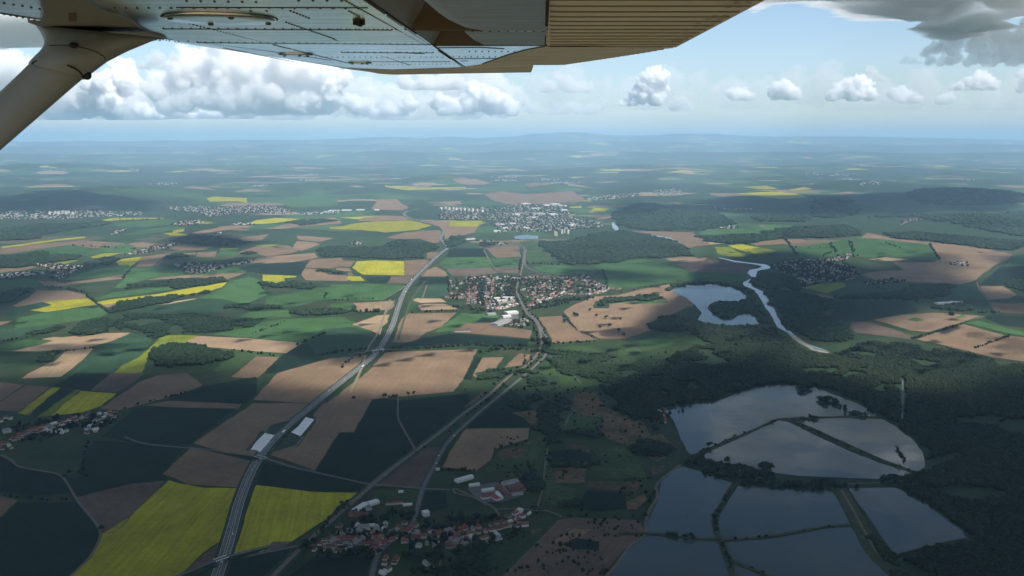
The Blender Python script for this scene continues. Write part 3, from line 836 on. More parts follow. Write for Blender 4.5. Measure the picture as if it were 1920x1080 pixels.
def flat(name, pts, mat, z, kind='structure', uv=True, rough=True, drape=False):
    pts = [Vector(p) for p in pts]
    n = len(pts)
    dist = sum(p.y for p in pts) / n
    e = max(((pts[(i + 1) % n] - pts[i]) for i in range(n)), key=lambda v: v.length)
    d = e.normalized()
    if rough: pts = roughen(pts, max(28, dist * 0.010), max(2.0, dist * 0.0011))
    bm = bmesh.new()
    vs_ = [bm.verts.new((p.x, p.y, z)) for p in pts]
    f = bm.faces.new(vs_)
    if f.normal.z < 0 or f.calc_area() and True:
        f.normal_update()
        if f.normal.z < 0: f.normal_flip()
    if drape or dist > 6400:
        bmesh.ops.triangulate(bm, faces=bm.faces[:])
        for _ in range(5):
            el = [e_ for e_ in bm.edges if e_.calc_length() > 180]
            if not el: break
            bmesh.ops.subdivide_edges(bm, edges=el, cuts=1)
            bmesh.ops.triangulate(bm, faces=bm.faces[:])
        for v in bm.verts: v.co.z = z + float(relief(v.co.x, v.co.y)) + 2.0
    if uv:
        ul = bm.loops.layers.uv.new("UVMap")
        for f in bm.faces:
            for l_ in f.loops:
                c = l_.vert.co
                l_[ul].uv = (c.x * -d.y + c.y * d.x, c.x * d.x + c.y * d.y)
    me = bpy.data.meshes.new(name); bm.to_mesh(me); bm.free()
    o = link(name, me, mat)
    return tag(o, kind=kind)

def field(kind, reg, pts):
    nm, mt = FM[kind]
    _layer[0] += 0.006
    return flat(nm, P2(reg, pts), mt, _layer[0])

FIELDS = [
 # --- left middle distance
 ('y','A',[(8,368),(320,325),(480,310),(480,318),(330,334),(8,378)]),
 ('b','A',[(-60,400),(8,382),(120,362),(350,340),(480,332),(700,348),(700,356),(540,378),(430,362),(380,358),(60,405),(-60,410)]),
 ('g1','A',[(60,405),(380,358),(430,365),(540,380),(700,390),(620,405),(500,420),(300,410),(180,405)]),
 ('g1','A',[(560,370),(700,355),(770,375),(790,392),(720,410),(640,405),(560,385)]),
 ('y','A',[(510,425),(590,405),(690,402),(600,425),(520,432)]),
 ('y','A',[(655,450),(690,437),(800,424),(740,480),(670,475)]),
 ('b','A',[(760,480),(800,425),(920,407),(1100,402),(1105,410),(930,420),(865,470),(850,478)]),
 ('bd','A',[(865,472),(930,425),(925,440),(890,475)]),
 ('b','A',[(720,350),(800,342),(880,350),(820,372),(770,372)]),
 ('yg','A',[(290,465),(340,452),(430,440),(440,447),(340,472)]),
 ('b','A',[(-40,500),(100,480),(160,475),(210,482),(130,500),(-40,518)]),
 ('g1','A',[(370,555),(480,510),(600,480),(720,470),(750,490),(720,520),(560,540)]),
 ('b','A',[(370,570),(560,545),(720,523),(690,548),(520,565),(380,578)]),
 ('g1','A',[(700,550),(740,490),(930,480),(1020,500),(1030,525),(830,548),(760,575),(690,600),(640,600)]),
 ('b','A',[(820,555),(900,540),(1150,520),(1380,516),(1280,552),(1100,540),(950,550)]),
 ('b','A',[(210,560),(310,562),(400,580),(330,592),(260,590)]),
 ('g1','A',[(-60,560),(200,545),(215,585),(180,605),(-60,612)]),
 ('b','A',[(70,700),(170,650),(210,613),(380,615),(490,640),(480,655),(240,680),(100,705)]),
 ('y','A',[(160,725),(290,695),(240,680),(490,657),(545,692),(380,718),(260,735)]),
 ('gd','A',[(60,712),(240,682),(290,697),(160,727),(80,760),(20,760)]),
 ('g1','A',[(100,770),(260,737),(400,720),(545,695),(615,740),(560,765),(400,790),(250,810),(80,830)]),
 ('gd','A',[(-60,830),(80,830),(250,812),(340,800),(150,860),(-60,900)]),
 ('g1','A',[(520,665),(640,625),(800,605),(990,592),(980,610),(800,632),(620,655)]),
 ('y','A',[(540,680),(620,665),(900,632),(1130,590),(1275,567),(1250,595),(1180,618),(900,658),(740,672),(580,695)]),
 ('b','A',[(575,697),(800,665),(790,672),(600,710)]),
 ('bl','A',[(895,695),(1000,672),(1110,657),(1060,677),(950,690)]),
 ('b','A',[(-40,792),(70,785),(8,808),(-40,815)]),
 ('g1','A',[(-60,930),(150,890),(300,897),(220,915),(60,955),(-60,965)]),
 ('bl','A',[(65,955),(220,920),(300,897),(230,888),(300,875),(350,878),(560,856),(735,851),(640,895),(500,935),(370,950),(200,957)]),
 ('bl','A',[(160,1080),(300,1010),(370,955),(530,935),(470,1000),(410,1050),(370,1080),(340,1100),(120,1110)]),
 ('gd','A',[(370,1090),(480,1000),(560,930),(650,895),(740,855),(830,870),(850,900),(780,990),(690,1035),(600,1090)]),
 ('yg','A',[(620,1090),(680,1040),(780,990),(840,940),(910,870),(1000,862),(1110,868),(1010,918),(920,920),(860,960),(820,1020),(800,1080),(700,1100)]),
 ('bl','A',[(1015,918),(1110,870),(1400,882),(1700,910),(1610,968),(1300,945),(1100,925)]),
 ('gm','A',[(1080,930),(1300,948),(1610,970),(1560,990),(1440,985),(1330,1060),(1200,1070),(1250,1020),(1330,985)]),
 ('b','A',[(1330,1078),(1440,985),(1570,990),(1480,1080),(1440,1110),(1300,1100)]),
 ('g2','A',[(1480,1080),(1580,985),(1690,920),(1920,900),(1980,930),(1900,1000),(1750,1030),(1570,1080)]),
 ('g1','A',[(1190,865),(1420,800),(1600,775),(1920,762),(2010,800),(2090,840),(1980,900),(1700,908),(1400,878)]),
 ('g1','A',[(1290,560),(1400,535),(1470,560),(1480,600),(1500,640),(1380,690),(1240,660),(1110,660),(1200,625),(1260,595)]),
 ('gd','A',[(800,730),(900,700),(1110,662),(1260,665),(1390,695),(1280,712),(1180,755),(900,735)]),
 ('g1','A',[(1500,650),(1600,640),(1800,600),(1910,590),(1910,655),(1780,670),(1640,715),(1500,700)]),
 ('g1','A',[(1340,760),(1400,735),(1620,722),(1640,765),(1500,770)]),
 ('y','A',[(1478,525),(1590,528),(1670,533),(1660,540),(1600,545),(1612,580),(1480,565)]),
 ('b','A',[(1695,525),(1715,490),(1800,497),(1830,500),(1950,530),(1960,562),(1720,557)]),
 ('b','A',[(1715,485),(1750,440),(1920,430),(1960,470),(1860,490)]),
 ('b','A',[(1640,380),(1670,335),(1780,345),(1800,355),(1700,390)]),
 ('b','A',[(1670,305),(1880,320),(1800,340),(1680,328)]),
 ('b','A',[(1330,410),(1370,385),(1450,365),(1620,360),(1680,390),(1640,405),(1500,425),(1430,398)]),
 ('b','A',[(1390,440),(1550,420),(1770,402),(1785,430),(1650,455),(1480,462),(1400,460)]),
 ('y','A',[(1400,240),(1440,220),(1550,207),(1690,213),(1560,235),(1480,242)]),
 ('y','A',[(570,218),(640,207),(920,206),(920,212),(700,218),(600,224)]),
 ('y','A',[(1165,105),(1200,95),(1390,98),(1390,125),(1340,115),(1180,118)]),
 ('y','A',[(910,295),(970,290),(980,268),(1040,270),(1030,285),(990,292),(1055,300),(1050,308),(960,308)]),
 ('b','A',[(1080,290),(1180,270),(1300,250),(1400,250),(1400,262),(1240,280),(1120,300)]),
 ('b','A',[(930,385),(1000,365),(1200,368),(1150,385),(1000,392)]),
 ('y','A',[(1235,378),(1345,375),(1340,383),(1250,387)]),
 ('yg','A',[(1430,362),(1490,355),(1580,355),(1500,370)]),
 ('b','A',[(1105,425),(1110,400),(1220,395),(1210,425)]),
 ('b','A',[(1340,318),(1520,295),(1470,330),(1380,340)]),
 ('b','A',[(1490,270),(1600,245),(1720,215),(1880,205),(1920,225),(1920,240),(1700,255),(1580,270)]),
 ('g1','A',[(640,240),(900,215),(1000,215),(960,245),(800,262),(660,260)]),
 ('g1','A',[(700,300),(860,265),(1000,255),(1080,262),(900,290),(720,305)]),
 ('g1','A',[(1220,420),(1240,385),(1345,378),(1320,420)]),
 ('g2','A',[(1340,490),(1400,470),(1735,452),(1690,525),(1600,530),(1400,510)]),
 ('g1','A',[(1070,530),(1180,500),(1330,478),(1340,495),(1390,512),(1180,522)]),
 ('q','A',[(950,850),(965,825),(1000,820),(1030,845),(990,855)]),
 ('g1','A',[(1530,110),(1720,82),(1900,100),(1900,140),(1650,150)]),
 # --- centre
 ('y','B',[(0,255),(60,240),(200,225),(400,222),(510,250),(430,275),(250,290),(100,275),(-60,270),(-70,260)]),
 ('b','B',[(90,225),(120,205),(250,195),(350,197),(380,220),(200,224)]),
 ('y','B',[(600,257),(625,224),(795,222),(765,257)]),
 ('b','B',[(250,320),(350,290),(550,275),(560,300),(550,345),(520,350),(440,325),(300,325)]),
 ('b','B',[(470,230),(620,225),(600,258),(770,258),(750,290),(690,305),(620,310),(585,330),(580,290),(550,255)]),
 ('b','B',[(165,160),(200,115),(310,108),(380,150),(340,165)]),
 ('b','B',[(800,75),(900,60),(1050,75),(1300,60),(1380,110),(1200,125),(1000,135),(930,130),(850,110)]),
 ('b','B',[(620,12),(760,6),(840,15),(800,25),(680,25)]),
 ('b','B',[(1020,22),(1100,12),(1130,40),(1060,45)]),
 ('y','B',[(240,30),(380,42),(700,35),(700,42),(380,55),(250,40)]),
 ('y','B',[(1400,170),(1420,150),(1505,155),(1480,172)]),
 ('y','B',[(1280,145),(1350,140),(1350,150),(1290,152)]),
 ('y','B',[(1280,187),(1320,185),(1310,195),(1280,196)]),
 ('g1','B',[(1270,160),(1350,152),(1400,160),(1390,185),(1310,182)]),
 ('y','B',[(60,485),(90,450),(180,445),(355,450),(355,530),(120,525)]),
 ('b','B',[(355,530),(357,447),(480,440),(510,470),(450,530)]),
 ('bd','B',[(260,575),(280,535),(440,535),(390,575)]),
 ('g2','B',[(130,540),(280,535),(255,575),(160,575)]),
 ('y','B',[(25,550),(35,533),(110,535),(135,560),(60,562)]),
 ('b','B',[(-20,445),(85,448),(50,482),(-20,480)]),
 ('b','B',[(-30,486),(48,487),(60,507),(-30,507)]),
 ('b','B',[(-40,512),(58,512),(75,530),(20,532),(-40,530)]),
 ('b','B',[(480,400),(550,397),(540,430),(480,438)]),
 ('b','B',[(480,500),(530,480),(590,510),(600,535),(450,535)]),
 ('g2','B',[(610,385),(640,375),(800,380),(820,425),(590,425)]),
 ('g1','B',[(550,470),(590,430),(820,425),(850,485),(580,490)]),
 ('g1','B',[(830,430),(1010,430),(1000,485),(865,485)]),
 ('b','B',[(760,370),(900,362),(1000,365),(1010,425),(870,430),(820,380)]),
 ('bd','B',[(590,492),(840,485),(880,515),(750,535),(620,530)]),
 ('bd','B',[(865,487),(1000,483),(995,520),(900,515)]),
 ('g2','B',[(415,590),(445,540),(600,540),(605,575),(440,580)]),
 ('g1','B',[(-60,582),(150,575),(370,587),(330,615),(240,670),(100,670),(-60,665)]),
 ('gd','B',[(375,690),(410,650),(430,590),(470,590),(455,660),(400,720),(350,735)]),
 ('gd','B',[(480,585),(605,582),(605,645),(460,660)]),
 ('bl','B',[(65,685),(290,672),(300,700),(280,720),(230,725),(100,735)]),
 ('g1','B',[(-60,690),(60,684),(95,735),(-60,760)]),
 ('bl','B',[(60,805),(200,755),(270,750),(262,790),(228,820),(220,865),(150,835)]),
 ('gd','B',[(-100,830),(60,820),(150,845),(205,870),(170,950),(60,1000),(-140,990),(-180,900)]),
 ('b','B',[(295,890),(335,780),(375,745),(650,740),(560,820),(480,850),(430,890),(380,907),(290,905)]),
 ('bl','B',[(400,670),(420,658),(560,660),(590,680),(450,685)]),
 ('bl','B',[(430,700),(470,690),(580,690),(660,720),(450,727)]),
 ('g1','B',[(560,820),(680,740),(780,742),(890,755),(860,790),(740,795),(640,840),(530,850)]),
 ('g2','B',[(750,792),(790,765),(880,770),(860,792)]),
 ('b','B',[(620,850),(700,800),(850,795),(850,815),(960,825),(1070,840),(1060,885),(900,870),(700,855)]),
 ('g2','B',[(265,935),(440,890),(620,855),(1060,890),(1040,930),(700,915),(400,930),(280,945)]),
 ('b','B',[(1105,765),(1240,757),(1290,810),(1440,890),(1190,912),(1160,850)]),
 ('b','B',[(1250,735),(1300,700),(1420,650),(1560,640),(1700,605),(1880,575),(1985,598),(2025,650),(2010,690),(1920,720),(1850,760),(1720,800),(1740,840),(1600,885),(1450,885),(1330,830),(1290,790)]),
 ('g1','B',[(1580,685),(1700,672),(1840,670),(1830,685),(1620,692)]),
 ('g1','B',[(1080,480),(1200,470),(1400,490),(1440,510),(1380,545),(1200,525),(1110,505)]),
 ('g1','B',[(1410,475),(1690,435),(1830,470),(1960,505),(2240,510),(2310,535),(2250,555),(2040,545),(1920,560),(1600,605),(1500,600),(1480,560),(1470,500)]),
 ('b','B',[(1820,435),(1920,425),(2060,430),(2020,460),(1850,447)]),
 ('gm','B',[(1000,340),(1080,335),(1150,375),(1200,450),(1060,460),(1040,440),(1045,380)]),
 ('b','B',[(1600,280),(1750,282),(1980,290),(2080,360),(1940,375),(1900,335),(1820,312),(1680,300)]),
 ('gm','B',[(1170,935),(1300,925),(1420,925),(1380,960),(1170,985)]),
 ('g1','B',[(1540,920),(1750,885),(1910,890),(1850,920),(1700,970),(1600,940)]),
 ('g1','B',[(1840,840),(1990,840),(2140,920),(2060,930),(1950,905),(1860,880)]),
 ('b','P',[(475,750),(520,700),(620,672),(685,666),(668,690),(590,757)]),
 ('b','P',[(612,757),(690,697),(722,662),(735,660),(895,655),(870,710),(850,735),(740,745)]),
 ('g2','P',[(868,710),(893,668),(903,671),(884,712)]),
 ('b','P',[(886,704),(905,671),(944,670),(925,695),(900,715)]),
 ('b','P',[(945,690),(973,663),(995,665),(988,684),(960,688)]),
 ('gm','P',[(1000,700),(1030,668),(1100,650),(1140,665),(1180,690),(1130,720),(1040,740),(985,730)]),
 # --- right
 ('y','C',[(290,75),(500,62),(640,75),(710,95),(500,105),(420,85)]),
 ('y','C',[(330,35),(470,28),(545,48),(450,50)]),
 ('y','C',[(600,50),(680,40),(730,50),(620,60)]),
 ('g1','C',[(85,300),(140,270),(380,270),(490,298),(250,305),(100,305)]),
 ('g1','C',[(400,275),(480,245),(620,248),(500,290)]),
 ('bl','C',[(-280,285),(0,290),(40,300),(90,330),(240,350),(100,360),(30,378),(-90,340),(-250,300)]),
 ('b','C',[(380,355),(480,330),(680,325),(700,345),(540,355),(420,362)]),
 ('yg','C',[(195,405),(180,370),(260,370),(360,420),(340,428),(230,420)]),
 ('y','C',[(255,362),(330,355),(440,375),(360,395),(300,380)]),
 ('yg','C',[(400,410),(380,395),(450,375),(530,390),(450,412)]),
 ('g1','C',[(640,400),(640,370),(850,340),(1000,310),(1050,325),(1390,355),(1450,440),(1300,430),(1050,430),(900,420),(780,425)]),
 ('b','C',[(1000,318),(1040,290),(1200,325),(1370,342),(1600,360),(1860,410),(1840,435),(1760,470),(1640,560),(1480,510),(1420,450),(1450,440),(1390,355),(1240,340),(1100,325)]),
 ('bl','C',[(1045,440),(1140,428),(1270,440),(1180,450)]),
 ('b','C',[(1180,455),(1450,455),(1640,560),(1560,580),(1100,560),(1000,525),(1100,505),(1240,500)]),
 ('g2','C',[(1680,580),(1790,480),(1920,470),(2100,480),(2100,560),(1840,580),(1740,590)]),
 ('g1','C',[(1800,480),(1860,430),(1920,415),(2100,420),(2100,470)]),
 ('yg','C',[(680,600),(760,580),(900,570),(920,590),(810,630),(750,615)]),
 ('b','C',[(610,585),(690,578),(680,600)]),
 ('b','C',[(730,640),(790,635),(870,660),(760,672)]),
 ('gd','C',[(880,650),(950,605),(1150,580),(1250,600),(1300,590),(1180,640),(950,655)]),
 ('g2','C',[(820,770),(880,680),(1250,670),(1330,730),(1000,790),(850,790)]),
 ('b','C',[(1070,780),(1250,750),(1420,740),(1700,760),(1560,800),(1390,850),(1280,840),(1150,800)]),
 ('g1','C',[(1260,780),(1310,765),(1360,780),(1320,790)]),
 ('g1','C',[(1530,770),(1570,750),(1600,765)]),
 ('bd','C',[(935,835),(960,790),(1040,790),(1300,870),(1290,890),(1200,880),(950,850)]),
 ('g1','C',[(1585,795),(1660,785),(1900,845),(1990,850),(1990,880),(1910,870),(1800,850)]),
 ('g2','C',[(1700,770),(1740,750),(1880,760),(2000,770),(2000,830),(1910,820),(1800,810)]),
 ('b','C',[(1310,890),(1580,805),(1820,870),(2060,890),(2060,1030),(1920,1015),(1740,990),(1480,925)]),
 ('b','C',[(1680,590),(1800,590),(1880,640),(1840,660),(1720,668),(1670,610)]),
 ('b','C',[(1720,680),(1850,690),(2060,680),(2060,760),(1880,745),(1760,735)]),
 ('gd','C',[(1490,640),(1560,600),(1660,590),(1720,670),(1600,660)]),
 ('gm','C',[(-60,835),(0,835),(60,840),(220,920),(150,925),(0,890),(-60,870)]),
 ('g1','C',[(100,560),(230,535),(380,530),(330,568),(180,570)]),
 ('bd','C',[(-40,465),(180,440),(370,470),(425,500),(370,525),(200,515),(60,510)]),
 # --- lower left
 ('b','D',[(-60,55),(8,50),(125,62),(8,145),(-60,180)]),
 ('b','D',[(-60,195),(8,150),(140,65),(270,72),(100,205),(8,200),(-60,205)]),
 ('y','D',[(95,215),(275,78),(322,78),(205,175),(140,222)]),
 ('b','D',[(140,222),(205,175),(180,200),(160,224)]),
 ('g2','D',[(165,224),(205,178),(325,80),(395,92),(190,237)]),
 ('yg','D',[(195,237),(400,90),(430,90),(270,225)]),
 ('y','D',[(270,228),(430,95),(620,110),(540,175),(440,210),(330,222)]),
 ('g2','D',[(280,72),(400,0),(590,0),(480,95),(430,88)]),
 ('bd','D',[(480,95),(590,0),(770,0),(740,30),(620,105)]),
 ('b','D',[(530,190),(760,40),(850,10),(1000,0),(1080,65),(980,105),(770,165),(640,198)]),
 ('g2','D',[(870,150),(1090,70),(1364,20),(1364,110),(1300,165),(1000,150)]),
 ('b','D',[(770,172),(900,148),(1290,165),(1270,190),(900,182)]),
 ('g2','D',[(540,340),(720,190),(900,182),(1250,195),(1010,380),(700,370)]),
 ('g2','D',[(420,500),(500,360),(1000,385),(860,540),(480,560)]),
 ('b','P',[(362,832),(474,757),(600,757),(540,810),(505,850),(478,858),(420,848)]),
 ('b','D',[(865,540),(1020,395),(1340,470),(1345,500),(1270,610),(1000,595),(930,560)]),
 ('y','D',[(300,1150),(380,1080),(490,980),(540,860),(690,770),(900,572),(960,590),(1080,612),(1270,615),(1250,720),(1200,880),(1080,960),(960,1080),(900,1150)]),
 ('bd','D',[(960,1085),(1080,970),(1195,890),(1160,1005),(1050,1045)]),
 ('g2','D',[(-60,450),(8,450),(100,500),(320,545),(400,640),(200,650),(-60,630)]),
 ('g2','D',[(-60,780),(8,770),(100,690),(410,690),(530,850),(480,980),(380,1080),(300,1150),(-60,1150)]),
 ('b','D',[(-60,660),(8,660),(95,680),(8,765),(-60,800)]),
 ('bd','D',[(410,665),(700,590),(880,575),(690,765),(560,850),(535,840)]),
 ('g2','D',[(340,560),(860,545),(895,570),(700,588),(405,655)]),
 # --- lower centre
 ('g2','E',[(575,490),(710,277),(792,277),(892,92),(960,80),(1038,95),(1036,190),(1130,372),(920,545),(880,562),(720,530)]),
 ('g2','E',[(1046,95),(1440,55),(1435,150),(1140,366),(1046,190)]),
 ('b','E',[(320,400),(345,385),(480,350),(520,290),(575,195),(560,180),(620,110),(890,92),(790,273),(708,275),(570,490)]),
 ('g2','E',[(250,540),(290,440),(560,495),(870,570),(830,605),(640,610),(400,595),(250,570)]),
 ('y','E',[(95,980),(150,860),(180,740),(240,572),(400,590),(560,610),(830,615),(700,690),(640,760),(440,890),(340,890),(280,945)]),
 ('bd','E',[(330,890),(440,892),(390,925),(290,948)]),
 ('bd','E',[(905,570),(1010,480),(1140,400),(1200,360),(1310,360),(1180,590),(1000,578)]),
 ('gm','E',[(900,600),(1100,595),(1160,600),(1140,690),(1000,660),(900,650)]),
 ('g2','E',[(1180,610),(1310,610),(1320,700),(1180,730),(1160,720)]),
 ('g2','E',[(80,1000),(380,938),(440,935),(330,1060),(200,1110),(50,1110)]),
 ('g2','E',[(420,1090),(560,980),(900,975),(880,1100)]),
 ('b','F',[(-30,470),(8,385),(100,255),(460,250),(450,310),(260,370),(240,430),(160,490)]),
 ('g2','F',[(105,248),(350,40),(380,50),(500,160),(480,245)]),
 ('bd','F',[(90,130),(190,45),(200,70),(140,130)]),
 ('gm','F',[(280,395),(460,320),(470,250),(540,230),(560,360),(520,480),(200,500)]),
 ('br','F',[(360,165),(480,150),(520,165),(480,245),(420,190)]),
 ('br','F',[(715,50),(830,50),(880,130),(1100,220),(1140,290),(1010,350),(900,310),(850,250),(880,190),(740,180),(690,150)]),
 ('gm','F',[(830,60),(900,90),(1000,150),(1020,200),(900,140)]),
 ('gm','F',[(600,150),(680,130),(700,170),(860,200),(840,260),(620,260)]),
 ('g2','F',[(560,380),(700,370),(810,400),(800,450),(600,465),(560,460)]),
 ('gm','F',[(840,350),(1000,360),(1090,450),(1120,530),(850,540),(800,480),(880,430)]),
 ('br','F',[(600,475),(780,470),(770,560),(600,560)]),
 ('br','F',[(790,548),(1090,555),(1060,610),(900,600),(780,580)]),
 ('gm','F',[(540,400),(590,480),(600,570),(720,590),(700,690),(530,680)]),
 ('g2','F',[(780,600),(1000,620),(1010,700),(800,720),(740,690)]),
 ('br','F',[(1040,330),(1200,280),(1240,320),(1220,420),(1180,440),(1080,400)]),
 ('br','F',[(1140,470),(1220,460),(1210,500),(1150,515)]),
 ('br','F',[(1000,670),(1100,620),(1120,650),(1060,710),(1010,710)]),
 ('br','F',[(275,400),(310,370),(400,350),(450,380),(400,420),(300,430)]),
 ('br','F',[(430,340),(520,300),(510,320),(440,350)]),
 ('br','F',[(670,340),(760,350),(820,385),(780,385),(680,362)]),
 ('bd','F',[(260,1150),(310,1080),(620,770),(700,755),(1080,770),(1105,835),(990,935),(870,1080),(830,1150)]),
 ('b','F',[(590,890),(700,820),(810,820),(760,850),(620,900)]),
 ('g2','F',[(640,905),(720,870),(850,890),(850,940),(700,930)]),
 ('br','F',[(460,830),(500,815),(530,820),(480,850)]),
 ('gm','H',[(-100,0),(30,10),(120,20),(20,60),(-100,70)]),
]
for f_ in FIELDS: field(*f_)
# unseen fields added below the deck gap to bounce warm light onto the wing
for kd, q in (('bl', [(-1500, -1250), (-200, -1300), (-150, -250), (-1400, -200)]), ('bl', [(-120, -1350), (1300, -1300), (1400, -350), (-80, -260)]), ('y', [(-1500, -2700), (100, -2700), (0, -1400), (-1500, -1350)]), ('bl', [(200, -2700), (1500, -2700), (1400, -1420), (120, -1450)])):
    _layer[0] += .006
    flat(FM[kd][0], q, FM[kd][1], _layer[0])
# ------------------------------------------------------------------ water
m, ns, ls, bs = new_mat("pond_water")
geo = ns.new("ShaderNodeNewGeometry")
n1 = nd(ns, "ShaderNodeTexNoise", Scale=0.004, Detail=3.0); ls.new(geo.outputs["Position"], n1.inputs["Vector"])
r1 = ramp(ns, [(.3, (.018, .032, .032)), (.7, (.034, .047, .040))]); ls.new(n1.outputs["Fac"], r1.inputs[0])
ls.new(r1.outputs[0], bs.inputs["Base Color"])
n2 = nd(ns, "ShaderNodeTexNoise", Scale=0.25, Detail=3.0); ls.new(geo.outputs["Position"], n2.inputs["Vector"])
bp = ns.new("ShaderNodeBump"); bp.inputs["Strength"].default_value = 0.05; bp.inputs["Distance"].default_value = 0.4
ls.new(n2.outputs["Fac"], bp.inputs["Height"]); ls.new(bp.outputs[0], bs.inputs["Normal"])
bs.inputs["Roughness"].default_value = 0.12; bs.inputs["IOR"].default_value = 1.33; bs.inputs["Specular IOR Level"].default_value = 0.32
rr = ramp(ns, [(.35, (.05, .05, .05)), (.65, (.26, .26, .26))]); n3 = nd(ns, "ShaderNodeTexNoise", Scale=0.0075, Detail=4.0, Roughness=0.6)
ls.new(geo.outputs["Position"], n3.inputs["Vector"]); ls.new(n3.outputs["Fac"], rr.inputs[0]); ls.new(rr.outputs[0], bs.inputs["Roughness"])
M_WATER = m
m, ns, ls, bs = new_mat("river_water")
geo = ns.new("ShaderNodeNewGeometry")
n1 = nd(ns, "ShaderNodeTexNoise", Scale=0.01, Detail=3.0); ls.new(geo.outputs["Position"], n1.inputs["Vector"])
r1 = ramp(ns, [(.3, (.09, .105, .105)), (.7, (.14, .15, .14))]); ls.new(n1.outputs["Fac"], r1.inputs[0])
ls.new(r1.outputs[0], bs.inputs["Base Color"]); bs.inputs["Roughness"].default_value = 0.12; bs.inputs["IOR"].default_value = 1.33
M_RIVER = m

def simple_mat(name, c, rough=0.9, spec=0.15, mott=0.25, scale=0.08):
    m, ns, ls, bs = new_mat(name)
    geo = ns.new("ShaderNodeNewGeometry")
    n1 = nd(ns, "ShaderNodeTexNoise", Scale=scale, Detail=5.0, Roughness=0.65); ls.new(geo.outputs["Position"], n1.inputs["Vector"])
    r1 = ramp(ns, [(.25, tuple(x * (1 - mott) for x in c)), (.75, tuple(min(.95, x * (1 + mott)) for x in c))])
    ls.new(n1.outputs["Fac"], r1.inputs[0]); ls.new(r1.outputs[0], bs.inputs["Base Color"])
    bs.inputs["Roughness"].default_value = rough; bs.inputs["Specular IOR Level"].default_value = spec
    return m

M_ASPH = simple_mat("asphalt", (.10, .10, .105))
M_OLDR = simple_mat("worn_road", (.105, .10, .10))
M_TRACKROAD = simple_mat("farm_track_dust", (.125, .11, .088))
M_CONC = simple_mat("concrete_paving", (.62, .63, .60), mott=.12)
M_VERGE = simple_mat("verge_grass", (.055, .070, .032), mott=.5)
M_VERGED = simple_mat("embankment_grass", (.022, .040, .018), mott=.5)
M_BALLAST = simple_mat("rail_ballast", (.115, .085, .070))
M_STEEL = simple_mat("rail_steel", (.22, .20, .19), rough=.45, spec=.5)
M_PAINT = simple_mat("road_paint", (.72, .72, .70), mott=.1)
M_SAND = simple_mat("river_gravel", (.22, .19, .15))

ZW = 1.6
def water(name, reg, pts, mat=None):
    return flat(name, P2(reg, pts), mat or M_WATER, ZW, rough=True)

PONDS = [
 ('H', [(110, 322), (160, 305), (200, 295), (300, 285), (390, 265), (480, 225), (540, 208), (640, 198), (720, 200), (800, 205), (880, 245), (1000, 285), (1080, 330), (1085, 347), (940, 350), (820, 352), (740, 357), (640, 360), (500, 417), (320, 492), (240, 527), (215, 510), (180, 430), (150, 360)]),
 ('H', [(255, 540), (340, 500), (520, 420), (640, 367), (690, 374), (800, 432), (950, 502), (1100, 562), (1250, 605), (1230, 630), (1100, 637), (900, 630), (720, 622), (610, 607), (500, 582), (400, 572), (300, 552)]),
 ('H', [(720, 370), (850, 357), (1000, 354), (1120, 362), (1180, 395), (1250, 450), (1300, 510), (1312, 560), (1305, 607), (1270, 602), (1130, 551), (980, 486), (830, 416)]),
 ('H', [(170, 590), (200, 580), (300, 608), (430, 655), (410, 680), (380, 740), (343, 800), (338, 840), (353, 910), (240, 903), (120, 893), (35, 883), (30, 840), (80, 740), (92, 680), (95, 650)]),
 ('H', [(450, 668), (560, 672), (720, 678), (880, 685), (908, 715), (955, 780), (985, 838), (860, 853), (600, 898), (380, 913), (362, 870), (357, 810), (402, 740), (432, 700)]),
 ('H', [(960, 680), (1180, 676), (1330, 748), (1430, 828), (1512, 905), (1400, 927), (1170, 990), (1132, 930), (1062, 830), (1002, 750)]),
 ('P', [(1215, 1005), (1262, 1010), (1345, 1019), (1355, 1040), (1372, 1090), (1380, 1140), (1080, 1140), (1135, 1090), (1170, 1042), (1187, 1024)]),
 ('H', [(390, 930), (600, 907), (860, 864), (995, 858), (1028, 940), (1058, 1000), (1118, 1060), (1160, 1090), (1190, 1150), (640, 1150), (610, 1085), (500, 1038), (420, 1008), (400, 960)]),
 ('H', [(432, 1032), (500, 1055), (595, 1098), (610, 1150), (440, 1150)]),
]
for rg, q in PONDS: water("pond", rg, q)
water("lake", 'P', [(1260, 548), (1268, 540), (1290, 535), (1340, 533), (1365, 538), (1390, 545), (1402, 560), (1384, 566), (1340, 566), (1330, 572), (1328, 582), (1348, 597), (1365, 600), (1390, 590), (1404, 588), (1415, 595), (1424, 609), (1370, 613), (1330, 608), (1308, 600), (1316, 588), (1300, 570), (1285, 558)])
water("river", 'C', [(200, 432), (290, 456), (370, 464), (445, 478), (430, 490), (375, 500), (365, 515), (387, 545), (340, 570), (345, 590), (408, 615), (438, 665), (500, 760), (530, 820), (586, 852),
                     (545, 780), (503, 700), (460, 625), (395, 595), (385, 580), (423, 545), (415, 510), (440, 500), (494, 492), (492, 480), (462, 468), (380, 459), (300, 448), (205, 430)], M_RIVER)
water("river", 'P', [(1545, 659), (1500, 646), (1474, 622), (1479, 620), (1508, 643), (1556, 660)], M_RIVER)
water("river", 'P', [(1691, 712), (1693.2, 712), (1694.5, 740), (1692, 786), (1690.6, 786), (1692, 745)], M_RIVER)
water("river", 'P', [(1146, 418), (1152, 418), (1160, 432), (1152, 433)], M_RIVER)
water("river", 'P', [(1251, 449), (1258, 449), (1267, 459), (1262, 465), (1255, 462)], M_RIVER)
water("river", 'P', [(1185, 436), (1260, 447), (1262, 451), (1220, 445), (1183, 439)], M_RIVER)
water("pond", 'P', [(965, 443), (985, 441), (1010, 443), (1008, 449), (980, 450), (965, 448)])

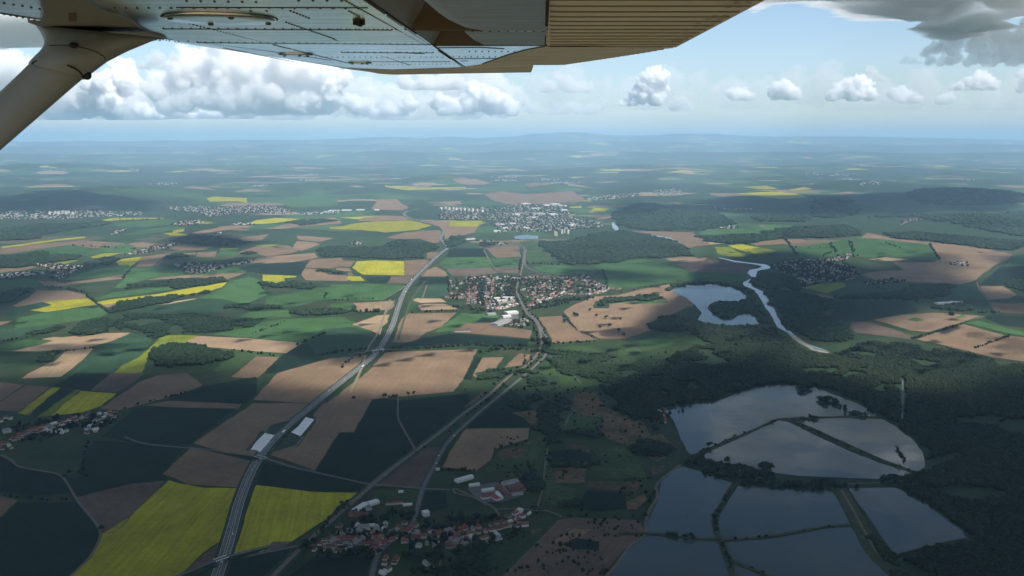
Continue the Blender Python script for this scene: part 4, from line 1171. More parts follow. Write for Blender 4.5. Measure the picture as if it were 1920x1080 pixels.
# ------------------------------------------------------------------ roads
def smooth_line(pts, step=18.0):
    P = [Vector((p[0], p[1])) for p in pts]
    out = []
    for i in range(len(P) - 1):
        p0, p1, p2, p3 = P[max(i - 1, 0)], P[i], P[i + 1], P[min(i + 2, len(P) - 1)]
        k = max(2, min(60, int((p2 - p1).length / step)))
        m1 = (p2 - p0) * 0.5; m2 = (p3 - p1) * 0.5
        L = (p2 - p1).length
        if m1.length > L: m1 = m1.normalized() * L
        if m2.length > L: m2 = m2.normalized() * L
        for j in range(k):
            t = j / k
            h = (2 * t ** 3 - 3 * t ** 2 + 1, t ** 3 - 2 * t ** 2 + t, -2 * t ** 3 + 3 * t ** 2, t ** 3 - t ** 2)
            out.append(p1 * h[0] + m1 * h[1] + p2 * h[2] + m2 * h[3])
    out.append(P[-1])
    return out

def offset_line(line, off):
    out = []
    for i, p in enumerate(line):
        t = line[min(i + 1, len(line) - 1)] - line[max(i - 1, 0)]
        t.normalize()
        out.append(p + Vector((t.y, -t.x)) * off)
    return out

def ribbon_mesh(bm, line, w, z, off=0.0, h=0.0, slope=0.0):
    """strip along a line; h > 0 makes a bank with sloping sides"""
    rows_ = []
    for i, p in enumerate(line):
        t = line[min(i + 1, len(line) - 1)] - line[max(i - 1, 0)]
        t.normalize()
        s = Vector((t.y, -t.x))
        c = p + s * off
        if h:
            q = [c - s * (w / 2 + slope), c - s * w / 2, c + s * w / 2, c + s * (w / 2 + slope)]
            zz = [z - 0.6, z + h, z + h, z - 0.6]
        else:
            q = [c - s * w / 2, c + s * w / 2]; zz = [z, z]
        rows_.append([bm.verts.new((v.x, v.y, k)) for v, k in zip(q, zz)])
    for a, b in zip(rows_, rows_[1:]):
        for j in range(len(a) - 1):
            f = bm.faces.new((a[j], a[j + 1], b[j + 1], b[j]))
            f.normal_update()
            if f.normal.z < 0: f.normal_flip()

def road(name, pts, w, mat, z, reg='P', kind='structure', off=0.0, h=0.0, slope=0.0, step=18.0):
    line = smooth_line(P2(reg, pts), step) if reg else pts
    bm = bmesh.new()
    ribbon_mesh(bm, line, w, z, off, h, slope)
    me = bpy.data.meshes.new(name); bm.to_mesh(me); bm.free()
    return tag(link(name, me, mat), kind=kind)

MWAY = [(392, 1130), (405, 1088), (420, 1045), (436, 990), (449, 942), (468, 893), (487, 858), (507, 832), (541, 798), (572, 773), (620, 733), (662, 700), (698, 670), (718, 645), (736, 610), (747, 576), (761, 543),
        (785, 514), (810, 490), (828, 474), (839, 465), (834, 457), (826, 447), (832, 436), (826, 426), (790, 415), (766, 408), (758, 402), (763, 397), (785, 392)]
ML = smooth_line(P2('P', MWAY), 25)
road("verge", ML, 31, M_VERGED, 1.62, None)
for s in (-1, 1):
    road("motorway", ML, 8.2, M_ASPH, 1.70, None, off=s * 5.4)
    for q in (1.6, 9.2): road("lane_marking", ML, 0.35, M_PAINT, 1.706, None, off=s * q)
road("central_reservation", ML, 2.6, M_VERGE, 1.69, None)
# slip lanes and the gravel shoulders along the sunlit stretch
road("verge", [(668, 740), (690, 690), (700, 655), (718, 625), (730, 590), (740, 562)], 8, simple_mat("bare_embankment", (.17, .145, .10), mott=.4), 1.66, off=-19)
road("verge", [(735, 640), (742, 618), (752, 590), (765, 560), (790, 528)], 8, M_VERGE, 1.66, off=20)

LOCAL = smooth_line(P2('P', [(690, 1130), (697, 1080), (710, 1040), (727, 1023), (753, 1003), (774, 983), (783, 953), (793, 917), (817, 870), (840, 830), (873, 797), (907, 767), (955, 728), (1000, 690), (1024, 664), (1028, 642), (1018, 622), (1007, 603), (993, 586), (982, 572)]), 20)
road("verge", LOCAL, 15, M_VERGED, 1.60, None)
road("road", LOCAL, 8.5, M_OLDR, 1.72, None)
RAIL = smooth_line(P2('P', [(480, 1130), (510, 1085), (567, 1027), (613, 985), (660, 945), (697, 912), (740, 877), (780, 846), (830, 808), (873, 774), (912, 745), (960, 703), (990, 684), (1008, 664), (1016, 645), (1014, 628), (1006, 605), (988, 588), (974, 560), (968, 543), (976, 515), (981, 490), (983, 465), (975, 458)]), 20)
road("embankment", RAIL, 26, M_VERGED, 1.55, None)
road("railway", RAIL, 9, M_BALLAST, 1.9, None)
bm = bmesh.new()
for o_ in (-2.9, -1.4, 1.4, 2.9): ribbon_mesh(bm, RAIL, 0.22, 2.05, o_)
me = bpy.data.meshes.new("rails"); bm.to_mesh(me); bm.free()
tag(link("rails", me, M_STEEL), kind='structure')

ROADS = [
 ("road", 'E', [(-500, 300), (-380, 340), (0, 375), (120, 400), (240, 425), (268, 432), (400, 462), (560, 497), (720, 533), (885, 568), (1060, 582), (1180, 592), (1330, 598)], 7, M_OLDR),
 ("road", 'E', [(-200, 1080), (-60, 1040), (40, 1008), (90, 992), (230, 965), (380, 935), (460, 917), (560, 912), (720, 912), (900, 912), (975, 905)], 7, M_OLDR),
 ("farm_track", 'D', [(-40, 435), (8, 440), (60, 465), (100, 500), (200, 520), (320, 545), (420, 690), (535, 850), (480, 980), (380, 1080), (330, 1130)], 5, M_TRACKROAD),
 ("farm_track", 'E', [(1040, 78), (1038, 190), (1060, 240), (1135, 371)], 4, M_TRACKROAD),
 ("farm_track", 'E', [(885, 568), (980, 490), (1136, 378), (1250, 290), (1432, 158)], 5, M_TRACKROAD),
 ("farm_track", 'E', [(760, 670), (830, 625), (885, 568)], 5, M_TRACKROAD),
 ("farm_track", 'D', [(540, 855), (600, 852), (650, 820), (690, 775)], 4, M_TRACKROAD),
 ("farm_track", 'B', [(800, 385), (820, 420), (840, 460), (865, 492), (890, 515)], 7, M_TRACKROAD),
 ("farm_track", 'B', [(225, 672), (290, 635), (360, 592)], 6, M_TRACKROAD),
 ("road", 'B', [(1040, 378), (1035, 475), (1110, 515), (1180, 535)], 9, M_OLDR),
 ("road", 'B', [(940, 335), (1000, 365), (1035, 385)], 8, M_OLDR),
 ("farm_track", 'B', [(455, 660), (470, 620), (482, 583)], 6, M_TRACKROAD),
 ("street", 'B', [(735, 690), (735, 640), (745, 570)], 8, M_OLDR),
 ("street", 'B', [(850, 725), (828, 655), (828, 610), (838, 540)], 8, M_OLDR),
 ("street", 'B', [(1060, 705), (1120, 672), (1230, 632), (1262, 605), (1275, 570)], 9, M_OLDR),
 ("street", 'B', [(1230, 632), (1340, 640), (1450, 625), (1500, 600)], 7, M_OLDR),
 ("street", 'B', [(1500, 600), (1430, 590), (1370, 565), (1340, 545)], 7, M_OLDR),
 ("street", 'B', [(870, 722), (940, 705), (985, 690)], 8, M_OLDR),
 ("road", 'B', [(1060, 735), (1082, 770), (1105, 800), (1130, 850)], 10, M_OLDR),
 ("farm_track", 'F', [(40, 590), (110, 625), (180, 655), (250, 695), (270, 708), (400, 705), (480, 715), (560, 718), (640, 750)], 5, M_TRACKROAD),
 ("farm_track", 'F', [(265, 705), (285, 740), (300, 780)], 5, M_TRACKROAD),
 ("farm_track", 'F', [(500, 705), (530, 600), (545, 480), (560, 370)], 3.5, M_TRACKROAD),
 ("farm_track", 'F', [(1310, 458), (1240, 510), (1190, 550), (1168, 585), (1180, 635), (1130, 720), (1110, 790), (1112, 850), (1040, 900), (990, 960), (950, 1020), (890, 1085)], 6, M_TRACKROAD),
 ("farm_track", 'P', [(1030, 668), (1060, 690), (1090, 720)], 4, M_TRACKROAD),
 ("farm_track", 'B', [(1240, 757), (1310, 830), (1370, 860), (1440, 890)], 4, M_TRACKROAD),
 ("farm_track", 'C', [(1655, 565), (1670, 610), (1720, 670)], 6, M_TRACKROAD),
 ("farm_track", 'C', [(1310, 890), (1480, 935), (1740, 1000), (1900, 1018)], 5, M_VERGED),
 ("farm_track", 'C', [(1290, 885), (1390, 850), (1560, 800), (1700, 755), (1780, 740)], 6, M_VERGED),
 ("farm_track", 'P', [(1060, 800), (1068, 780), (1080, 770)], 4, M_TRACKROAD),
 ("farm_track", 'B', [(250, 745), (285, 700), (300, 672)], 5, M_TRACKROAD),
 ("farm_track", 'P', [(850, 917), (854, 926), (890, 935), (912, 948)], 5, M_TRACKROAD),
 ("farm_track", 'B', [(1580, 930), (1660, 945), (1690, 965)], 4, M_TRACKROAD),
 ("street", 'D', [(-40, 420), (20, 375), (120, 340), (230, 300), (340, 270), (460, 225), (480, 200)], 6, M_OLDR),
 ("street", 'D', [(470, 330), (478, 290), (500, 280), (560, 240), (610, 215)], 5, M_OLDR),
 ("street", 'F', [(-100, 860), (20, 850), (160, 830), (300, 800), (430, 790)], 6, M_OLDR),
 ("street", 'E', [(1265, 930), (1272, 1040), (1180, 1045)], 4, M_TRACKROAD),
 ("farm_track", 'H', [(470, 600), (600, 640), (900, 660), (1250, 640), (1310, 610), (1460, 560), (1485, 535)], 4, M_TRACKROAD),
]
for i, (nm, rg, q, w, mt) in enumerate(ROADS): road(nm, q, w, mt, 1.66 + 0.004 * i, rg)

# paved parking areas of the two service areas
flat("parking_lot", P2('E', [(437, 275), (475, 245), (520, 190), (568, 203), (530, 250), (490, 297)]), M_CONC, 1.76, rough=False)
flat("parking_lot", P2('E', [(210, 373), (240, 330), (290, 280), (345, 292), (310, 335), (262, 388), (240, 375)]), M_CONC, 1.76, rough=False)
for q in ([(180, 378), (210, 373), (290, 280), (284, 262), (262, 270), (235, 320)], [(490, 297), (530, 250), (568, 203), (580, 208), (545, 262), (505, 300)],
          [(330, 390), (400, 310), (430, 285), (500, 300), (470, 345), (440, 358)], [(320, 230), (440, 205), (375, 265), (345, 288), (290, 276)]):
    flat("verge", P2('E', q), M_VERGED, 1.74, rough=False)
for q in ([(330, 390), (440, 358), (470, 345), (505, 300)], [(290, 276), (318, 235), (380, 218), (450, 200)]):
    road("slip_road", q, 6, M_OLDR, 1.80, 'E')
flat("gravel_bank", P2('C', [(586, 850), (640, 880), (740, 945), (830, 965), (800, 970), (720, 950), (620, 890)]), M_SAND, 1.75)

# dikes between the ponds
M_DIKE = simple_mat("dike_grass", (.040, .050, .024), mott=.5)
for q, w in (([(225, 535), (330, 497), (510, 418), (640, 362), (700, 372)], 7), ([(640, 362), (740, 357), (850, 353), (1000, 350), (1110, 355)], 7), ([(690, 372), (815, 424), (965, 494), (1115, 556), (1260, 604), (1310, 612)], 9),
             ([(440, 655), (415, 685), (385, 745), (348, 805), (345, 845), (360, 910), (378, 935), (395, 985), (430, 1090), (440, 1160)], 9),
             ([(-100, 890), (30, 888), (140, 898), (250, 910), (365, 920), (600, 903), (860, 858), (1000, 848)], 7), ([(400, 985), (425, 1018), (500, 1046), (610, 1090)], 7),
             ([(915, 680), (965, 770), (1030, 890), (1080, 980), (1140, 1040), (1220, 1110)], 26)):
    line = smooth_line(P2('H', q), 20)
    bm = bmesh.new(); ribbon_mesh(bm, line, w, ZW, 0, 1.6, 3.0)
    me = bpy.data.meshes.new("dike"); bm.to_mesh(me); bm.free()
    tag(link("dike", me, M_DIKE), kind='structure')
road("farm_track", [(925, 690), (975, 775), (1040, 895), (1085, 975)], 5, M_TRACKROAD, ZW + 1.65, 'H')
# ------------------------------------------------------------------ woods
def leaf_mat(name, lo, hi):
    m, ns, ls, bs = new_mat(name)
    at = ns.new("ShaderNodeAttribute"); at.attribute_name = "tint"
    oi = ns.new("ShaderNodeObjectInfo")
    ad = nd(ns, "ShaderNodeMath", operation='MULTIPLY_ADD'); ls.new(oi.outputs["Random"], ad.inputs[0]); ad.inputs[1].default_value = 0.35; ls.new(at.outputs["Fac"], ad.inputs[2])
    geo = ns.new("ShaderNodeNewGeometry")
    n1 = nd(ns, "ShaderNodeTexNoise", Scale=0.35, Detail=3.0, Roughness=0.7); ls.new(geo.outputs["Position"], n1.inputs["Vector"])
    a2 = nd(ns, "ShaderNodeMath", operation='MULTIPLY_ADD'); ls.new(n1.outputs["Fac"], a2.inputs[0]); a2.inputs[1].default_value = 0.5; ls.new(ad.outputs[0], a2.inputs[2])
    r = ramp(ns, [(.2, lo), (.75, tuple((a + b_) / 2 for a, b_ in zip(lo, hi))), (1.25 / 1.4, hi)])
    s = nd(ns, "ShaderNodeMath", operation='MULTIPLY'); ls.new(a2.outputs[0], s.inputs[0]); s.inputs[1].default_value = 0.62
    ls.new(s.outputs[0], r.inputs[0]); ls.new(r.outputs[0], bs.inputs["Base Color"])
    bs.inputs["Roughness"].default_value = 0.9; bs.inputs["Specular IOR Level"].default_value = 0.12
    return m
M_LEAF = leaf_mat("broadleaf_foliage", (.007, .015, .009), (.033, .043, .019))
M_LEAFD = leaf_mat("dark_foliage", (.008, .019, .010), (.036, .058, .024))
M_BARK = simple_mat("bark", (.07, .05, .035))

def ico(sub):
    bm = bmesh.new(); bmesh.ops.create_icosphere(bm, subdivisions=sub, radius=1.0)
    bm.verts.ensure_lookup_table()
    v = np.array([x.co[:] for x in bm.verts]); f = np.array([[q.index for q in fc.verts] for fc in bm.faces]); bm.free()
    return v, f
ICO1, ICO2 = ico(1), ico(2)

def blobs(name, xs, ys, zs, rs, hs, mat, lod, seed=0, kind='stuff', tint=None):
    """many uneven crown lumps in one body"""
    V0, F0 = ICO2 if lod else ICO1
    r_ = np.random.default_rng(seed)
    n, k = len(xs), len(V0)
    V = np.repeat(V0[None], n, 0)
    jit = 1 + (0.24 if lod else 0.18) * r_.standard_normal((n, k))
    a = r_.uniform(0, 6.283, n)
    ca, sa = np.cos(a)[:, None], np.sin(a)[:, None]
    asp = r_.uniform(.8, 1.2, n)[:, None]
    vx, vy, vz = V[..., 0] * jit * asp, V[..., 1] * jit / asp, V[..., 2] * jit
    X = xs[:, None] + (vx * ca - vy * sa) * rs[:, None]
    Y = ys[:, None] + (vx * sa + vy * ca) * rs[:, None]
    Z = zs[:, None] + hs[:, None] * (0.5 + 0.55 * vz)
    VV = np.stack([X, Y, Z], -1).reshape(-1, 3)
    FF = (F0[None] + (np.arange(n) * k)[:, None, None]).ravel()
    me = np_mesh(name, VV, FF, 3, True)
    t = r_.uniform(0, 0.6, n) if tint is None else tint
    T = np.repeat(t[:, None], k, 1) + 0.12 * r_.standard_normal((n, k)) + 0.16 * V[..., 2] * 0
    at = me.attributes.new("tint", 'FLOAT', 'POINT'); at.data.foreach_set("value", T.astype(np.float32).ravel())
    return tag(link(name, me, mat), kind=kind)

def scatter_poly(poly, s, seed):
    xs, ys = [p[0] for p in poly], [p[1] for p in poly]
    r_ = np.random.default_rng(seed)
    gx, gy = np.meshgrid(np.arange(min(xs), max(xs), s), np.arange(min(ys), max(ys), s))
    gx = gx.ravel() + r_.uniform(-.45, .45, gx.size) * s; gy = gy.ravel() + r_.uniform(-.45, .45, gy.size) * s
    d = poly_sdf(poly, gx, gy)
    k = d + (fbm(gx / (40 + .012 * min(ys)), gy / (40 + .012 * min(ys)), 3, seed) - .42) * (50 + .014 * min(ys)) < 0
    return gx[k], gy[k]

_wseed = [100]
def wood(reg, pts, mat=None, smin=7.0, gap=0.0, hgt=15.0, tintbias=0.0, clip=None, k=0.0040):
    poly = [tuple(p) for p in P2(reg, pts)]
    dist = min(p[1] for p in poly)
    mean = sum(p[1] for p in poly) / len(poly)
    _wseed[0] += 1
    sd_ = _wseed[0]
    s = max(smin, k * (0.6 * dist + 0.4 * mean))
    x, y = scatter_poly(poly, s, sd_)
    if clip:
        for q in clip:
            kk = poly_sdf(q, x, y) > s * 0.5
            x, y = x[kk], y[kk]
    r_ = np.random.default_rng(sd_)
    dens = fbm(x / 130, y / 130, 4, sd_)
    if gap:
        kk = dens > gap
        x, y, dens = x[kk], y[kk], dens[kk]
    if not len(x): return
    big = fbm(x / 260 + 7, y / 260, 4, 77)
    r = s * r_.uniform(.55, 1.0, len(x))
    h = hgt * r_.uniform(.6, 1.15, len(x)) * (0.45 + 0.75 * big) + 0.05 * s
    z = np.where(y > 6500, relief(x, y), 0) + 0.5
    tint = np.clip((big - .3) * 1.5, 0, .8) * 0.6 + r_.uniform(0, .45, len(x)) + tintbias
    blobs("wood", x, y, z, r, h, mat or M_LEAF, s < 11, sd_, tint=tint)
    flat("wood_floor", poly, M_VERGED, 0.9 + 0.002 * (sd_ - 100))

POND_POLYS = [[tuple(p) for p in P2(rg, q)] for rg, q in PONDS]
WOODS_L = [
 ('A', [(630, 620), (740, 585), (1000, 560), (1275, 548), (1270, 565), (1150, 590), (990, 605), (960, 592), (760, 605)]),
 ('A', [(600, 720), (640, 695), (900, 660), (1180, 618), (1200, 625), (1050, 655), (900, 690), (760, 715), (640, 740)]),
 ('A', [(350, 860), (420, 810), (560, 770), (640, 790), (640, 835), (560, 860), (450, 875)]),
 ('A', [(820, 1000), (870, 940), (950, 920), (1080, 930), (1300, 960), (1330, 985), (1250, 1020), (1150, 1035), (850, 1045)]),
 ('A', [(210, 1015), (260, 970), (340, 945), (370, 955), (300, 1020), (240, 1030)]),
 ('A', [(910, 425), (1000, 412), (1100, 418), (1080, 432), (940, 437)]),
 ('A', [(-80, 440), (8, 430), (200, 400), (270, 412), (490, 420), (470, 435), (280, 460), (100, 490), (-80, 485)]),
 ('A', [(-80, 285), (8, 270), (200, 245), (500, 235), (560, 225), (630, 235), (600, 245), (480, 265), (300, 290), (200, 325), (-80, 340)]),
 ('A', [(550, 440), (650, 430), (655, 455), (600, 470), (550, 455)]),
 ('A', [(460, 460), (560, 455), (600, 468), (480, 495)]),
 ('A', [(1270, 700), (1400, 692), (1620, 715), (1500, 722), (1400, 735), (1280, 715)]),
 ('A', [(1465, 575), (1640, 570), (1780, 585), (1760, 610), (1640, 600), (1500, 600)]),
 ('A', [(1640, 740), (1760, 730), (1920, 725), (1990, 735), (1900, 752), (1700, 760)]),
 ('A', [(1340, 405), (1420, 395), (1450, 408), (1380, 418)]),
 ('A', [(1780, 395), (1860, 370), (1960, 370), (1960, 425), (1850, 432), (1790, 412)]),
 ('A', [(1800, 500), (1960, 510), (1960, 530), (1850, 525)]),
 ('A', [(980, 330), (1040, 305), (1200, 312), (1400, 345), (1340, 365), (1150, 365), (1000, 350)]),
 ('A', [(1600, 232), (1760, 215), (1900, 225), (1700, 250)]),
 ('A', [(8, 628), (120, 600), (200, 610), (160, 640), (60, 680), (-60, 690), (-60, 620)]),
 ('B', [(1110, 340), (1250, 345), (1460, 290), (1600, 280), (1860, 330), (1940, 360), (1960, 420), (1820, 430), (1690, 432), (1480, 465), (1320, 475), (1200, 450), (1190, 420), (1140, 370)]),
 ('B', [(580, 355), (600, 330), (640, 305), (720, 320), (690, 345), (670, 365), (600, 375)]),
 ('B', [(-60, 410), (50, 380), (200, 370), (270, 380), (400, 365), (540, 380), (470, 400), (480, 435), (250, 440), (-60, 425)]),
 ('B', [(770, 345), (840, 340), (890, 350), (860, 362), (780, 365)]),
 ('B', [(1725, 830), (1740, 790), (1850, 762), (1960, 780), (1990, 810), (1920, 830), (1850, 850), (1760, 850)]),
 ('B', [(1520, 190), (1640, 130), (1760, 125), (1920, 190), (1980, 250), (1920, 275), (1700, 280), (1580, 250)]),
 ('B', [(1415, 700), (1430, 675), (1560, 660), (1700, 650), (1770, 640), (1840, 665), (1600, 680), (1510, 690), (1505, 715), (1420, 715)]),
 ('B', [(250, 345), (330, 335), (520, 360), (540, 378), (400, 365), (280, 375)]),
 ('C', [(450, 290), (600, 260), (900, 245), (1000, 275), (1005, 305), (850, 320), (600, 320), (520, 305)]),
 ('C', [(75, 315), (250, 302), (500, 300), (600, 320), (400, 345), (280, 355), (130, 340)]),
 ('C', [(870, 660), (1150, 640), (1300, 590), (1600, 580), (1500, 620), (1470, 650), (1300, 670), (1000, 660)]),
 ('C', [(1130, 295), (1300, 285), (1800, 330), (1960, 340), (1850, 390), (1700, 380), (1400, 340), (1200, 322)]),
 ('C', [(740, 200), (740, 140), (860, 120), (950, 150), (1000, 180), (900, 210)]),
 ('C', [(1050, 205), (1250, 190), (1500, 190), (2100, 170), (2100, 330), (1900, 310), (1600, 260), (1300, 205)]),
 ('C', [(390, 205), (550, 185), (740, 190), (700, 230), (450, 225)]),
 ('C', [(-60, 170), (200, 180), (300, 240), (100, 280), (-60, 270)]),
 ('C', [(1830, 560), (2000, 540), (2000, 640), (1860, 625)]),
 ('C', [(1250, 100), (1400, 60), (1800, 70), (2000, 100), (2000, 130), (1600, 140), (1350, 130)]),
 ('C', [(1420, 715), (1600, 690), (1680, 715), (1690, 740), (1560, 735)]),
]
for rg, q in WOODS_L: wood(rg, q, M_LEAFD, smin=9)
# bushland round the quarry
QUARRY = [[tuple(p) for p in P2('A', [(940, 855), (960, 815), (1005, 812), (1040, 845), (1000, 862)])]]
wood('A', [(640, 800), (700, 745), (900, 738), (1180, 760), (1300, 770), (1480, 780), (1420, 820), (1200, 850), (1000, 865), (940, 865), (870, 890), (830, 880), (820, 860), (740, 850), (660, 835)], M_LEAFD, 9, gap=.42, hgt=11, clip=QUARRY)
wood('A', [(150, 860), (300, 815), (380, 800), (360, 830), (180, 872)], M_LEAFD, 9, gap=.4, hgt=8)
# belts along the river and the lake
LAKE = [[tuple(p) for p in P2('P', [(1260, 548), (1290, 535), (1340, 533), (1390, 545), (1402, 560), (1384, 566), (1340, 566), (1330, 572), (1328, 582), (1348, 597), (1365, 600), (1390, 590), (1404, 588), (1415, 595), (1424, 609), (1370, 613), (1330, 608), (1308, 600), (1316, 588), (1300, 570)])]]
wood('P', [(1328, 573), (1345, 566), (1390, 566), (1402, 560), (1392, 545), (1403, 545), (1418, 560), (1432, 590), (1448, 618), (1430, 612), (1418, 596), (1404, 587), (1385, 590), (1365, 599), (1345, 596)], M_LEAFD, 8, clip=LAKE, hgt=14)
wood('P', [(1255, 545), (1262, 534), (1340, 528), (1395, 540), (1403, 547), (1390, 545), (1340, 533), (1290, 534)], M_LEAFD, 8, clip=LAKE, hgt=10)
wood('P', [(1216, 618), (1240, 600), (1300, 602), (1330, 610), (1424, 610), (1465, 628), (1478, 645), (1440, 650), (1400, 655), (1330, 645), (1290, 625), (1240, 625)], M_LEAF, 8, gap=.36, hgt=12, clip=LAKE, tintbias=.2)
wood('C', [(400, 565), (430, 505), (520, 520), (640, 545), (680, 590), (620, 600), (740, 645), (860, 668), (860, 690), (800, 760), (860, 800), (930, 790), (940, 830), (1010, 870), (890, 905), (740, 900), (620, 850), (555, 780), (510, 700), (462, 620), (405, 590)], M_LEAFD, 9, gap=.33, hgt=13)
# the forest round the ponds
FOREST = [(1140, 740), (1170, 715), (1230, 690), (1290, 655), (1340, 648), (1420, 652), (1480, 648), (1550, 668), (1620, 672), (1700, 690), (1720, 668), (1760, 655), (1840, 672), (1930, 690), (2080, 700), (2150, 900), (2250, 1150), (1640, 1150),
          (1660, 1055), (1720, 1035), (1815, 1008), (1780, 975), (1700, 925), (1690, 915), (1735, 890), (1733, 850), (1705, 820), (1680, 800), (1645, 775), (1600, 752), (1530, 723), (1460, 722), (1400, 730), (1360, 745), (1300, 758), (1250, 770), (1235, 790), (1190, 790), (1150, 770)]
CLEAR = [[tuple(p) for p in P2('P', q)] for q in ([(1688, 708), (1696, 708), (1698, 745), (1695, 790), (1688, 790)], [(1545, 655), (1610, 672), (1620, 680), (1560, 668)], [(1720, 868), (1790, 850), (1805, 855), (1740, 885)])]
CLEAR += POND_POLYS + [[tuple(p) for p in P2('C', [(540, 780), (640, 870), (740, 935), (840, 960), (830, 985), (700, 965), (560, 870)])]]
wood('P', FOREST, M_LEAF, 6.4, hgt=12, clip=CLEAR, gap=.33, k=.0032)
wood('P', [(1560, 668), (1620, 640), (1720, 648), (1770, 662), (1700, 690), (1620, 678)], M_LEAF, 8.0, hgt=12, gap=.40)
wood('P', [(1640, 1150), (1650, 1060), (1600, 985), (1570, 925), (1595, 918), (1640, 980), (1670, 1035), (1690, 1060), (1760, 1150)], M_LEAFD, 8.0, hgt=9, gap=.50, clip=POND_POLYS)
wood('H', [(195, 568), (230, 535), (300, 560), (420, 577), (600, 615), (720, 626), (900, 636), (1100, 643), (1235, 634), (1300, 612), (1320, 640), (1200, 672), (880, 680), (560, 668), (430, 650), (300, 605)], M_LEAF, 7.0, hgt=12, clip=POND_POLYS, gap=.36)
# scrub of the lower centre
for q, gp in (([(1040, 30), (1180, 10), (1230, 60), (1200, 150), (1050, 110), (900, 60), (880, 20)], .36), ([(480, 160), (560, 110), (740, 60), (760, 110), (690, 150), (580, 160), (600, 250), (690, 350), (600, 370), (540, 330)], .47),
              ([(330, 90), (380, 60), (480, 20), (560, 40), (540, 90), (430, 160), (340, 140)], .5), ([(1010, 350), (1120, 300), (1140, 230), (1220, 200), (1290, 290), (1340, 390), (1300, 450), (1200, 540), (1130, 500), (1060, 420)], .42),
              ([(700, 690), (800, 710), (1000, 700), (1120, 620), (1180, 560), (1170, 640), (1100, 760), (980, 760), (800, 755)], .5), ([(520, 660), (730, 670), (720, 695), (530, 690)], .4), ([(440, 450), (530, 480), (520, 620), (430, 600)], .52),
              ([(300, 1090), (460, 930), (600, 790), (560, 770), (440, 800), (300, 850), (0, 880), (-60, 1000), (100, 1100)], .5), ([(560, 440), (720, 445), (880, 430), (880, 470), (580, 470)], .46), ([(620, 240), (860, 280), (880, 300), (640, 290)], .5),
              ([(150, -60), (300, -90), (450, -60), (620, -40), (640, 30), (480, 20), (360, 10), (200, 20)], .5), ([(520, -200), (900, -160), (1000, -120), (1100, -140), (1250, -80), (1200, 0), (900, 10), (620, -60)], .52)):
    wood('F', q, M_LEAFD, 6.5, gap=gp, hgt=8, clip=POND_POLYS)
# ------------------------------------------------------------------ buildings
def plain(name, c, rough=.85, spec=.2, mott=.15, scale=.6):
    return simple_mat(name, c, rough, spec, mott, scale)
WALLS = [plain("white_render", (.62, .60, .55)), plain("cream_render", (.52, .45, .33)), plain("grey_render", (.38, .37, .35)), plain("brick_wall", (.26, .13, .09))]
ROOFS = {'red': plain("red_tiles", (.20, .058, .044), mott=.3), 'brown': plain("brown_tiles", (.12, .065, .05), mott=.3), 'grey': plain("grey_sheet_roof", (.22, .22, .22), mott=.2),
         'white': plain("pale_sheet_roof", (.50, .51, .50), mott=.1), 'dark': plain("dark_tar_roof", (.07, .068, .07), mott=.25), 'orange': plain("orange_tiles", (.22, .105, .072), mott=.25)}
M_WINDOW = plain("window_glass", (.03, .04, .05), rough=.2, spec=.5)

def bbox(bm, x0, x1, y0, y1, z0, z1, mi=0):
    vs_ = [bm.verts.new(p) for p in ((x0, y0, z0), (x1, y0, z0), (x1, y1, z0), (x0, y1, z0), (x0, y0, z1), (x1, y0, z1), (x1, y1, z1), (x0, y1, z1))]
    for q in ((0, 3, 2, 1), (4, 5, 6, 7), (0, 1, 5, 4), (1, 2, 6, 5), (2, 3, 7, 6), (3, 0, 4, 7)):
        f = bm.faces.new([vs_[i] for i in q]); f.material_index = mi
    return vs_

def gable(bm, x0, x1, y0, y1, z, rise, over=.4, hip=0.0, mi=0, th=.25):
    """pitched roof body, ridge along x"""
    x0 -= over; x1 += over; y0 -= over; y1 += over
    ym = (y0 + y1) / 2
    lo = [(x0, y0, z), (x1, y0, z), (x1, y1, z), (x0, y1, z)]
    a = [bm.verts.new(p) for p in lo]
    b = [bm.verts.new((p[0], p[1], p[2] + th)) for p in lo]
    r0, r1 = bm.verts.new((x0 + hip, ym, z + rise)), bm.verts.new((x1 - hip, ym, z + rise))
    fs = [(a[3], a[2], a[1], a[0]), (a[0], a[1], b[1], b[0]), (a[1], a[2], b[2], b[1]), (a[2], a[3], b[3], b[2]), (a[3], a[0], b[0], b[3]),
          (b[0], b[1], r1, r0), (b[2], b[3], r0, r1), (b[1], b[2], r1), (b[3], b[0], r0)]
    for q in fs: bm.faces.new(q).material_index = mi

def mesh_of(fn, name):
    bm = bmesh.new(); fn(bm); me = bpy.data.meshes.new(name); bm.to_mesh(me); bm.free(); return me

